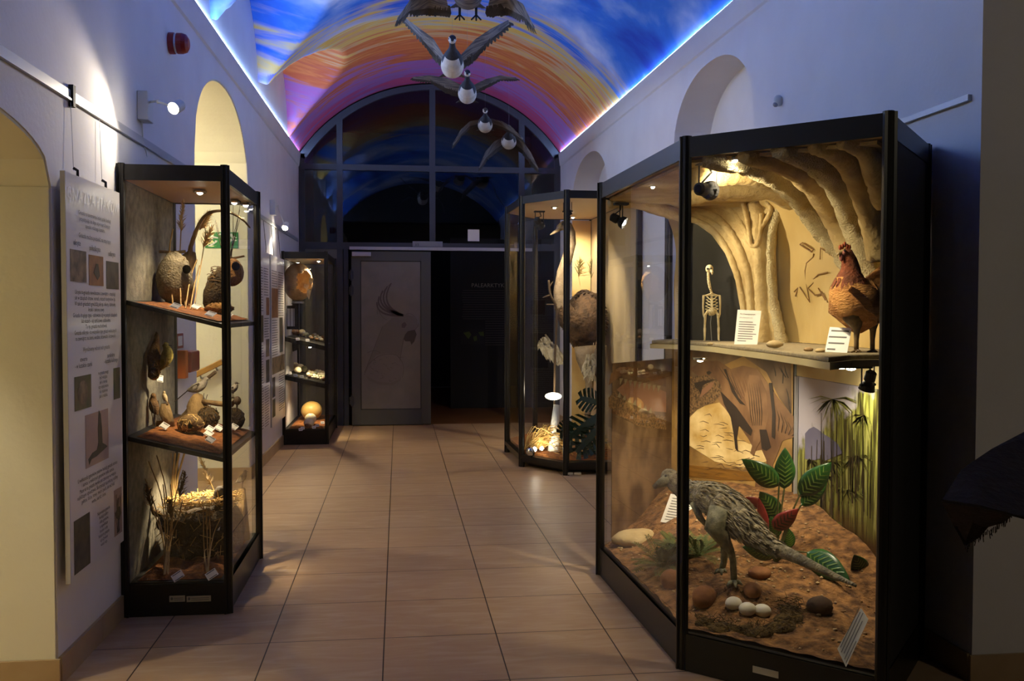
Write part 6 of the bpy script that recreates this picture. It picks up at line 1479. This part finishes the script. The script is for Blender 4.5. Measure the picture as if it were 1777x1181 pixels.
# ---------- bottom
FLZ = .16
def fl_(px, py): return onZ(px, py, .195)
hc = Vector((-1.06, 5.25, .40))
sn = thing('straw_nest', 'big heap nest of dry straw with eggs on the cabinet floor', 'nest', (hc.x, hc.y, .18))
part(MB().lathe([(.20, -.22), (.21, -.14), (.205, -.05), (.17, .02), (.10, .0), (.02, -.01)], hc, 28), 'mound', MAT['mossd'], sn, smooth=True)
mb = MB()
for k in range(420):
    a = random.uniform(0, 6.283); r_ = random.uniform(.08, .25); p = hc+Vector((r_*math.cos(a), r_*math.sin(a), .055-.9*max(0, r_-.2)**1+random.uniform(-.0, .02)))
    p.x = min(p.x, LX1-.06); d = Vector((random.gauss(0, 1), random.gauss(0, 1), random.gauss(0, .25))).normalized()*random.uniform(.03, .09)
    e0, e1 = p-d*.5, p+d*.5
    if max(e0.x, e1.x) > LX1-.03 or min(e0.x, e1.x) < LX0+.03: continue
    mb.tube([e0, e1], .0022, 4)
for k in range(120):
    a = random.uniform(2.6, 6.8); p = hc+Vector((.255*math.cos(a), .255*math.sin(a), random.uniform(-.2, .03)))
    d = Vector((random.gauss(0, 1)*.6, random.gauss(0, .4), random.gauss(0, 1))).normalized()*random.uniform(.03, .07)
    if LX0+.04 < p.x < LX1-.06: mb.tube([p-d*.5, p+d*.5], .0018, 4)
o = part(mb, 'straw', MAT['straw'], sn); tag(o, kind='stuff')
MAT['egg_b'] = mat('speckled buff egg shell', '#a8946c', .5, 0, '#c0ae86', 30)
for i, (x, lb) in enumerate(((325, 'leftmost of four buff eggs in a row on the straw nest'), (337, 'second buff egg from the left on the straw nest'), (353, 'third buff egg from the left on the straw nest, the biggest'), (367, 'rightmost of four buff eggs on the straw nest by the white card'))):
    p = onp(x, 906+i*1.2, (hc.x, hc.y-.12, 0), FW); o = tag(MB().ball((0, 0, 0), (.024, .019, .019) if i != 2 else (.028, .022, .022), 18, 12).build('buff_egg', MAT['egg_b'], smooth=True), lb, 'egg', 'buff eggs on the straw nest'); o.location = p
gb = onp(352, 895, (hc.x, hc.y, 0), FW)
bird('large dark water bird sitting on the straw nest behind the buff eggs', gb-UP*.04, .22, 1, 'b_dark', 'b_dark', tilt=8, leg=.0, tail=.2, neck=.18, headup=.1, yaw=18)
p = onp(373, 915, (hc.x, hc.y-.17, 0), FW); card('small white label card on the straw nest rim', p+Vector((-.02, 0, -.012)), p+Vector((.022, 0, -.016)), p+Vector((.026, .015, .008)), p+Vector((-.014, .015, .012)), lines=2, th=.0015)
def reed_thing(label, stalks, d, base, plumes=(), pm='plumeb', r=.0028):
    t = thing('reed_bunch', label, 'reeds', base)
    for s_ in stalks: part(stalk(MB(), [base+Vector((random.uniform(-.01, .01), random.uniform(-.01, .01), 0))]+[atD(x, y, d) for x, y in s_], r), 'stalk', MAT['reed'], t)
    for a, b_ in plumes: part(plume(MB(), atD(*a, d), atD(*b_, d), .03, 110, .05), 'plume', MAT[pm], t)
    return t
bz = lambda x, y: Vector((onZ(x, y, .19)))
reed_thing('bundle of bright reed stalks catching the lamp behind the straw nest', [((288, 850), (281, 788)), ((292, 850), (289, 786)), ((295, 850), (296, 786)), ((297, 845), (304, 786)), ((300, 850), (311, 786)), ((302, 850), (320, 786)), ((290, 852), (284, 800)), ((298, 850), (308, 800))], 5.42, Vector((-1.2, 5.45, .19)), r=.006)
reed_thing('reeds with brown plumes at the left of the cabinet floor, holding the small hanging nest', [((284, 930), (270, 880), (252, 830)), ((288, 930), (282, 860), (258, 800)), ((291, 930), (290, 850), (272, 790)), ((294, 930), (304, 860), (318, 815)), ((298, 930), (300, 880), (296, 840)), ((282, 925), (252, 852), (241, 818)), ((296, 930), (310, 900), (316, 870)), ((292, 920), (287, 880), (283, 840))], 4.86, bz(288, 996), [((312, 862), (320, 822)), ((262, 880), (255, 840)), ((297, 900), (294, 870))])
reed_thing('single reed plume leaning right above the dark water bird', [((372, 850), (360, 826)), ], 5.45, Vector((-.98, 5.5, .19)), [((366, 842), (346, 790))], 'plume')
reed_thing('thin brown stalks standing at the front right of the cabinet floor', [((353, 950), (353, 876)), ((360, 950), (358, 880)), ((365, 950), (364, 882)), ((368, 930), (382, 900)), ((352, 950), (372, 955))], 4.9, bz(361, 994))
nest('small dark nest woven between the reed stalks at the left', atD(288, 908, 4.96), (.05, .045, .045), 'mossd', 'strawd', None, 120, .06, 0)
bird('small brown warbler perched on the reed nest, facing left', atD(272, 897, 4.97), .07, -1, 'b_brown', 'b_dark', tilt=25, leg=.05, tail=.5, headup=.08)
bird('small grey bird standing behind the right glass on the cabinet floor', Vector((-.90, 5.5, .47)), .08, 1, 'b_pale', 'b_grey', tilt=40, leg=.5, tail=.5)
wd = thing('tree_stump', 'thin stump in the rear corner under the small grey bird', 'stump', (-.9, 5.5, .16)); part(MB().tube([(-.9, 5.5, .17), (-.9, 5.5, .33), (-.9, 5.5, .468)], [.04, .03, .022], 10, wob=lambda i, j: random.uniform(-.15, .15)), 'stump', MAT['wood'], wd, smooth=True)
for lb, x, y in (('white label card at the front left of the cabinet floor', 307, 1007), ('white label card at the front right of the cabinet floor', 366, 1004)):
    small_card(lb, x, y, None, base=onZ(x, y, .20), rot=38, w_=.055, tilt=55)
# ================================================================== EGG CABINET CONTENTS
MAT['egg_giant'] = mat('brown mottled giant egg shell', '#7a5c38', .6, 0, '#a8845a', 8, bump=.3, bscale=40)
MAT['egg_in'] = mat('bright inner shell', '#d8bc88', .6, 0, '#c49c62', 20, bump=.5, bscale=60)
MAT['egg_y'] = mat('yellow ochre egg shell', '#c09a50', .45, 0, '#cfae68', 10)
MAT['egg_c'] = mat('cream egg shell', '#d8c8a0', .45, 0, '#e4d8b8', 10)
MAT['egg_g'] = mat('greenish egg shell', '#8a8a6a', .45, 0, '#a4a482', 20)
MAT['egg_br'] = mat('brown speckled egg shell', '#6a4a30', .5, 0, '#a07a54', 40)
gc = atD(517, 489, 10.62); R_ = .165
ge = thing('giant_egg', 'giant brown mottled broken egg with a jagged opening, high in the egg cabinet', 'egg', gc-UP*R_*1.32)
def gsh(u, v):
    a = 6.2832*u; ph = math.pi*v; return gc+Vector((R_*math.sin(ph)*math.cos(a), R_*math.sin(ph)*math.sin(a), R_*1.32*math.cos(ph)))
# opening towards the right front of the shell
rnd2 = random.Random(11); jag = [rnd2.uniform(-.12, .12) for _ in range(40)]
hd_ = (RT*.78-FW*.58+UP*.12).normalized()
def keep(u, v):
    d = (gsh(u, v)-gc); d = Vector((d.x, d.y, d.z/1.32)).normalized(); a = math.acos(max(-1, min(1, d.dot(hd_))))
    az = math.atan2(d.z-hd_.z, d.dot(FW)); return a > .62+.18*math.sin(az*2+.6)+jag[int((az+3.15)/6.4*39) % 40]
part(MB().grid(gsh, 64, 40, keep=keep), 'shell', MAT['egg_giant'], ge, smooth=True)
def gin(u, v): return gc+(gsh(u, v)-gc)*.955
part(MB().grid(gin, 64, 40, keep=keep), 'inner_shell', MAT['egg_in'], ge, smooth=True)
mb = MB()
for x, y, w_, h in ((536, 510, 6, 16), (540, 488, 7, 12), (532, 497, 8, 8)):
    p = atD(x, y, 10.50); mb.prism([atD(x-w_*.5, y-h*.6, 10.50), atD(x+w_*.6, y-h*.4, 10.52), atD(x+w_*.3, y+h*.2, 10.52), atD(x, y+h*.6, 10.51), atD(x-w_*.6, y+h*.1, 10.50)], FW*.006)
part(mb, 'shell_fragments', MAT['egg_in'], ge)
part(MB().lathe([(.05, -.0), (.07, -.01), (.07, -.03)], gc-UP*(R_*1.30), 20), 'support_ring', MAT['steel'], ge)
pf = thing('framed_picture', 'small black framed picture on the egg cabinet shelf under the giant egg', 'frame', atD(507, 572, 10.72))
z_, dz = 0, .01
a, b_ = atD(497, 571, 10.74), atD(516, 530, 10.74)
part(MB().box(a.x, a.y-.01, a.z, b_.x, a.y+.01, b_.z), 'frame', MAT['blackmatte'], pf)
mb = MB()
for k in range(3):
    a2, b2 = atD(498.5+k*5.5, 566, 10.72), atD(503+k*5.5, 535, 10.72); mb.box(a2.x, a.y-.0115, a2.z, b2.x, a.y-.0102, b2.z)
part(mb, 'prints', MAT['poster'], pf)
part(MB().box(gc.x-.04, gc.y-.01, a.z-.0, gc.x+.0, gc.y+.01, gc.z-R_*1.3-.03).box(gc.x-.07, gc.y-.05, gc.z-R_*1.3-.034, gc.x+.05, gc.y+.06, gc.z-R_*1.3-.028), 'bracket', MAT['blackmatte'], ge)
def egg(label, p, r, m_, group=None, rz=None, k=1.28, name='egg'):
    o = MB().ball((0, 0, 0), (r*k, r, r), 18, 12).build(name, MAT[m_], smooth=True); o.location = (p[0], p[1], p[2]+r); o.rotation_euler = (0, 0, random.uniform(0, 3.1) if rz is None else rz); return tag(o, label, 'egg', group)
def shelf_eggs(S, items, group, where):
    for px, py, r, m_, lb in items:
        n_ = Vector((-(S[1]-S[0]), 0, EX1-EX0)); p = onp(px, py, (EX0, 0, S[0]+.003), n_); egg(lb, p, r, m_, group, name='bird_egg')
ms = ['egg_c', 'egg_c', 'egg_g', 'egg_br', 'egg_c', 'egg_y']
top_items = [(513, 581, .038, 'egg_br', 'large brown speckled egg at the back left of the upper egg shelf'), (524, 583, .042, 'egg_c', 'largest cream egg on the upper egg shelf'), (532, 585, .030, 'egg_g', 'greenish egg right of the largest cream egg, upper egg shelf')]
shelf_eggs(E1, top_items, 'eggs on the upper shelf of the egg cabinet', '')
G1 = 'small mixed eggs on the upper egg shelf'
sm = [(539, 587), (543, 584), (547, 588), (551, 586), (555, 590), (559, 588), (546, 583), (553, 583.5), (560, 585), (541, 590), (550, 591), (558, 592)]
shelf_eggs(E1, [(x, y, random.uniform(.017, .023), random.choice(ms), 'small egg in the cluster at the right of the upper egg shelf') for x, y in sm], G1, '')
big2 = [(512, 640, .042, 'egg_c', 'large cream egg at the back left of the lower egg shelf'), (521, 643, .042, 'egg_c', 'large cream egg beside the back left one on the lower egg shelf'), (517, 648, .040, 'egg_c', 'large cream egg in front of the two back ones on the lower egg shelf'), (528, 645, .038, 'egg_g', 'large pale greenish egg right of the cream ones on the lower egg shelf')]
shelf_eggs(E2, big2, 'large eggs on the lower shelf of the egg cabinet', '')
G2 = 'small mixed eggs on the lower egg shelf'
sm2 = [(535+5*i+(j % 2)*2, 645+4.0*j+i*.8) for j in range(4) for i in range(6) if 535+5*i < 562]
shelf_eggs(E2, [(x, y, random.uniform(.018, .026), random.choice(ms[:5]), 'small egg in the crowded rows at the right of the lower egg shelf') for x, y in sm2], G2, '')
MAT['egg_card'] = MAT['paper']
def ecard(label, px, py, S, z=None):
    if S: p = onp(px, py, (EX0, 0, S[0]+.004), Vector((-(S[1]-S[0]), 0, EX1-EX0)))
    else: p = onZ(px, py, z)
    r = (RT*.8+FW*.6).normalized()*.045; u = (FW*.5+UP*.8-RT*.2).normalized()*.032
    return card(label, p-r/2, p+r/2, p+r/2+u, p-r/2+u, lines=1, th=.0015)
for lb, x, y in (('white label card at the left front of the upper egg shelf', 517, 590), ('white label card amid the small eggs of the upper egg shelf', 534, 592)): ecard(lb, x, y, E1)
for lb, x, y in (('white label card at the far left of the lower egg shelf', 503, 649), ('white label card left of centre on the lower egg shelf', 513, 653), ('white label card before the greenish egg of the lower egg shelf', 524, 655)): ecard(lb, x, y, E2)
def e0(px, py): return onZ(px, py, .185)
egg('big ochre egg, the largest on the floor of the egg cabinet', e0(541, 728), .112, 'egg_y', 'eggs on the cabinet floor', rz=.2, k=1.12, name='ostrich_egg')
egg('medium cream egg right in front of the big ochre egg', e0(539, 736), .064, 'egg_c', 'eggs on the cabinet floor', rz=.1, k=1.05)
egg('medium cream egg overlapping the other, nearer the glass', e0(536, 742), .054, 'egg_c', 'eggs on the cabinet floor', rz=.1, k=1.05)
egg('small brown egg at the front of the egg cabinet floor', e0(535, 742.5), .034, 'egg_br', 'eggs on the cabinet floor', rz=.1, k=1.2)
for lb, x, y in (('white label card at the left of the small brown egg', 522, 747), ('white label card next to the leftmost one on the egg cabinet floor', 525.5, 744.5), ('white label card right of the small brown egg', 545, 743), ('white label card further right on the egg cabinet floor', 551, 740), ('white label card by the right glass of the egg cabinet floor', 560, 735)): ecard(lb, x, y, None, .186)
# ================================================================== OSTRICH CABINET CONTENTS
tag(soil_sheet('soil', 'brown earth on the floor of the ostrich cabinet', 1.50, 2.12, 8.36, 10.2, lambda x: .12, .05, 8), kind='stuff')
mb = MB().prism([Vector((x, y, .121)) for x, y in [(1.17, 9.7), (1.2, 8.85), (1.52, 8.36), (1.5, 10.2)]], (0, 0, .03)); tag(mb.build('soil', MAT['soil']), 'brown earth along the angled glass of the ostrich cabinet', 'soil', kind='stuff')
m, nt, b = newmat('printed savanna'); MAT['savanna'] = m
tc = N(nt, 'ShaderNodeTexCoord'); sp = N(nt, 'ShaderNodeSeparateXYZ'); nt.links.new(tc.outputs['Object'], sp.inputs[0])
nz = N(nt, 'ShaderNodeTexNoise', Scale=5, Detail=8); mp = N(nt, 'ShaderNodeMapping'); mp.inputs['Scale'].default_value = (1, 1, 2.5); nt.links.new(tc.outputs['Object'], mp.inputs[0]); nt.links.new(mp.outputs[0], nz.inputs['Vector'])
ma = N(nt, 'ShaderNodeMath', operation='MULTIPLY_ADD'); ma.inputs[1].default_value = .22; nt.links.new(nz.outputs['Fac'], ma.inputs[0]); nt.links.new(sp.outputs['Z'], ma.inputs[2])
mr = N(nt, 'ShaderNodeMapRange'); mr.inputs['From Min'].default_value = 0.1; mr.inputs['From Max'].default_value = 2.6; nt.links.new(ma.outputs[0], mr.inputs['Value'])
nt.links.new(ramp(nt, mr.outputs[0], [(0, c('#a8874e')), (.25, c('#c8ab70')), (.45, c('#b08a4e')), (.55, c('#d4b880')), (.66, c('#c09850')), (.70, c('#dcc088')), (.8, c('#e6cc98')), (1, c('#d0a868'))]), b.inputs['Base Color']); b.inputs['Roughness'].default_value = .5
sv = thing('savanna_mural', 'printed mural of a dry savanna behind the ostrich', 'mural', (2.0, 10.27, .12))
part(MB().box(1.93, 10.25, .13, 2.14, 10.262, 2.5), 'print_panel', MAT['savanna'], sv)
part(plume(plume(MB(), onY(1004, 480, 10.24), onY(1006, 455, 10.24), .1, 70, .16), onY(1026, 482, 10.24), onY(1028, 452, 10.24), .1, 90, .16), 'printed_tufts', mat('printed grey green tufts', '#7c7440', .6), sv)
MAT['o_body'] = mat('shaggy brown ostrich plumage', '#3a2a1c', .95, 0, '#5e4630', 16, bump=1, bscale=40, detail=9)
MAT['o_skin'] = mat('pale grey ostrich skin', '#64543f', .75, 0, '#7d6b54', 20, bump=.3, bscale=80)
MAT['o_white'] = mat('white wing plumes', '#8f846c', .9, 0, '#aa9f88', 20, bump=.6, bscale=40)
dO = 9.35
def O(x, y, o=0): return atD(x, y, dO+o)
os_ = thing('ostrich', 'stuffed brown ostrich with a long curved neck in the far right cabinet', 'ostrich', O(1010, 770))
pts = [O(1002, 562, .74), O(1003, 558, .70), O(1007, 553, .56), O(1013, 550, .38), O(1018, 552, .2), O(1015, 558, .06), O(1001, 562, -.02), O(986, 553, -.04), O(976, 532, -.05), O(972, 505, -.05), O(976, 472, -.05), O(985, 445, -.05), O(991, 422, -.05), O(990, 404, -.05), O(985, 393, -.05), O(977, 391, -.06), O(970, 395, -.07), O(966, 400, -.07)]
rad = [(.03, .05), (.09, .13), (.16, .23), (.19, .285), (.195, .285), (.175, .235), (.13, .16), (.10, .11), (.08, .085), (.065, .067), (.054, .055), (.052, .052), (.05, .05), (.05, .05), (.056, .052), (.052, .048), (.035, .03), (.015, .012)]
part(MB().tube(pts, rad, 22, mis=lambda i, j: 0 if i < 8 else 1, wob=lambda i, j: .03*math.sin(5*j+3*i) if i < 6 else 0), 'body', [MAT['o_body'], MAT['o_skin']], os_, smooth=True)
part(MB().tube([O(972, 397, -.07), O(963, 402, -.09), O(955, 407, -.1)], [(.03, .022), (.026, .014), (.012, .006)], 10), 'beak', MAT['o_skin'], os_, smooth=True)
part(MB().ball(O(977, 388, -.11), .016, 10, 8), 'eye', MAT['blackmatte'], os_, smooth=True)
mb = MB()
for k in range(500):
    th = random.uniform(0, 6.283); f = random.uniform(0, 1); i = 1+int(f*4); p = pts[i].lerp(pts[i+1], f*4-int(f*4)); r_ = rad[i]; a_ = Vector((0, 0, 1)); d = (pts[i+1]-pts[i]).normalized(); s_ = d.cross(UP).normalized(); q = p+s_*r_[0]*math.cos(th)+UP*r_[1]*math.sin(th); n_ = (q-p).normalized(); e = q-d*.09+n_*.03-UP*.04; w_ = d.cross(n_)*.008
    mb.bm.faces.new([mb.bm.verts.new(v) for v in (q-w_, q.lerp(e, .5)-w_*1.3, e, q.lerp(e, .5)+w_*1.3, q+w_)])
o = part(mb, 'shaggy_feathers', MAT['o_body'], os_); tag(o, kind='stuff')
def plumes_(name, c0, c1, n_, ln, drop):
    mb = MB()
    for k in range(n_):
        f = random.random(); p = c0.lerp(c1, f)+Vector((random.gauss(0, .03), random.gauss(0, .04), random.gauss(0, .03))); d = (drop+Vector((random.gauss(0, .3), random.gauss(0, .3), random.gauss(0, .2)))).normalized()*ln*random.uniform(.6, 1); s_ = d.cross(FW).normalized()*.016
        mb.prism([p-s_*.5, p+d*.5-s_, p+d, p+d*.5+s_, p+s_*.5], FW*.004)
    return part(mb, name, MAT['o_white'], os_)
plumes_('wing', O(1028, 612, -.26), O(1026, 640, -.26), 60, .16, Vector((0, 0, -1)))
plumes_('reflection_plumes', O(942, 590, -.1), O(964, 612, -.1), 120, .15, RT*.35-UP*1)  # pale plumes standing in for a reflection in the case glass
for x, o, kx in ((1015, -.06, 0), (1034, .08, 3)):
    m_ = MB().tube([O(x, 600, o), O(x+2, 622, o), O(x+8, 660, o), O(x+8, 700, o), O(x+2, 735, o), O(x-4, 766, o)], [.11, .10, .045, .035, .028, .026], 12)
    m_.tube([O(x-4, 766, o), O(x-16, 771, o-.05)], [.028, .014], 8).tube([O(x-4, 766, o), O(x+2, 771, o-.1)], [.02, .010], 8)
    part(m_, 'leg', MAT['o_skin'], os_, smooth=True)
bra = thing('forked_branch', 'bare forked branch like an antler in front of the ostrich neck', 'branch', atD(980, 700, 9.1))
part(MB().tube(chaikin([atD(962, 775, 9.1), atD(962, 640, 9.1), atD(966, 560, 9.1), atD(966, 528, 9.1), atD(954, 512, 9.1), atD(952, 486, 9.1)], 2), .011, 8), 'stem', MAT['twig'], bra, smooth=True)
for a, b_ in (((966, 528), (948, 528)), ((954, 512), (942, 516)), ((953, 498), (960, 488)), ((966, 545), (975, 530))): part(MB().tube([atD(*a, 9.1), atD(*b_, 9.1)], [.009, .004], 7), 'twig', MAT['twig'], bra)
lg = thing('floor_uplight', 'pale floor lamp with a bright dish shining up at the ostrich', 'lamp', atD(963, 770, 8.95))
part(MB().tube([atD(963, 782, 8.95), atD(963, 740, 8.95), atD(966, 702, 8.95)], [.07, .045, .03], 14), 'stand', MAT['white'], lg, smooth=True)
dq = atD(960, 693, 8.95); part(MB().lathe([(.015, 0), (.08, .03), (.08, .036), (.02, .012)], dq, 22, axis=UP*.9-FW*.35), 'dish', MAT['white'], lg); part(MB().ball(dq+UP*.02, (.03, .03, .014), 12, 6), 'bulb', MAT['bulb'], lg)
lamp('POINT', 'light', dq+UP*.09, 2*CASE, WARM2, .03, parent=lg)
hy = thing('hay_tuft', 'tuft of bright dry grass lying on the earth before the ostrich', 'grass', atD(925, 765, 8.9))
mb = MB(); base = atD(915, 778, 8.95)
for k in range(190):
    a = random.uniform(-.6, .6); b0_ = base+RT*random.uniform(-.04, .16)+FW*random.uniform(-.05, .1); h_ = random.uniform(.08, .26); b2 = b0_+RT*(.06+.30*random.random())+UP*h_*.9+FW*random.gauss(0, .04); e = b2+RT*random.uniform(.02, .12)-UP*random.uniform(.01, .07)
    mb.tube([b0_, b0_.lerp(b2, .5)+UP*.04, b2, e], .0028, 3)
o = part(mb, 'straw', MAT['straw'], hy); tag(o, kind='stuff')
hy2 = thing('straw_litter', 'loose dry straw scattered over the earth under the ostrich', 'straw', atD(975, 785, 8.8))
mb = MB()
for k in range(240):
    p = Vector((random.uniform(1.45, 2.05), random.uniform(8.5, 9.2), random.uniform(.15, .24))); d = Vector((random.gauss(0, 1), random.gauss(0, 1), random.gauss(0, .3))).normalized()*.07; mb.tube([p-d, p+d], .0026, 3)
o = part(mb, 'straw', MAT['straw'], hy2); tag(o, kind='stuff')
# monstera in front
MAT['monst'] = mat('dark green monstera leaf', '#0f2a1a', .35, 0, '#173a22', 8)
mb0 = atD(1015, 790, 8.75); mo_ = thing('monstera', 'dark green split leaf monstera at the front of the ostrich cabinet', 'plant', mb0)
def monstera(bx, by, tx, ty, w_, o=0):
    b_, t_ = atD(bx, by, 8.7+o), atD(tx, ty, 8.62+o); d = t_-b_; L_ = d.length; s_ = d.cross(CF).normalized(); n_ = s_.cross(d).normalized(); mb = MB()
    K = 6
    for g in (-1, 1):
        for k in range(K):
            u0, u1 = k/K, (k+.72)/K; wA = w_*math.sin(math.pi*(u0*.85+.12))**.7; wB = w_*math.sin(math.pi*(u1*.85+.12))**.7
            P = [b_+d*u0, b_+d*(u0+.10)+s_*g*wA*.5+n_*.02, b_+d*(u0+.22)+s_*g*wA+n_*-.01, b_+d*(u1+.2)+s_*g*wB*.98+n_*-.01, b_+d*(u1+.06)+s_*g*wB*.45+n_*.02, b_+d*u1]
            mb.prism(P, n_*.003)
        mb.prism([b_, b_+d*1.0, b_+d*.95+s_*g*.02, b_+d*.5+s_*g*w_*.22, b_+s_*g*w_*.2], n_*.003)
    part(mb, 'leaf', MAT['monst'], mo_); part(MB().tube([mb0, mb0.lerp(b_, .6)+UP*.05, b_], [.010, .008, .006], 7), 'stem', MAT['monst'], mo_)
monstera(1038, 722, 985, 762, .16); monstera(1045, 700, 1006, 690, .12, .1); monstera(1046, 735, 1000, 785, .13, -.05); monstera(1046, 760, 1016, 790, .1, .05); monstera(1000, 735, 972, 752, .10, .08)
track_spot(oc, atD(936, 366, 8.9), atD(990, 480, 9.5), 30, 80, WARM2, 1.0, bulb='bulb')
track_spot(oc, atD(985, 345, 8.75), atD(1020, 560, 9.4), 34, 80, WARM2, .9)
downlight(oc, (1.85, 9.8, 2.50), 34, (1.95, 10.2, 1.6), 110, WARM2); downlight(oc, (1.5, 8.9, 2.50), 16, (1.5, 8.9, .2), 90, WARM)
fs = thing('floor_spotlight', 'chrome ball spotlight on the earth at the foot of the dry grass tuft', 'lamp', atD(921, 795, 8.7))
p = atD(921, 783, 8.72); part(MB().ball(p, .045, 16, 12), 'lamp_head', MAT['chrome'], fs, smooth=True); part(MB().tube([p, p-UP*.06], .02, 8), 'foot', MAT['blackmatte'], fs); part(MB().ball(p+RT*.035+UP*.02, .022, 10, 8), 'bulb', MAT['bulb'], fs)
lamp('SPOT', 'light', p+RT*.06+UP*.04, 7*CASE, WARM2, .03, atD(985, 720, 9.3), 90, .7, fs)
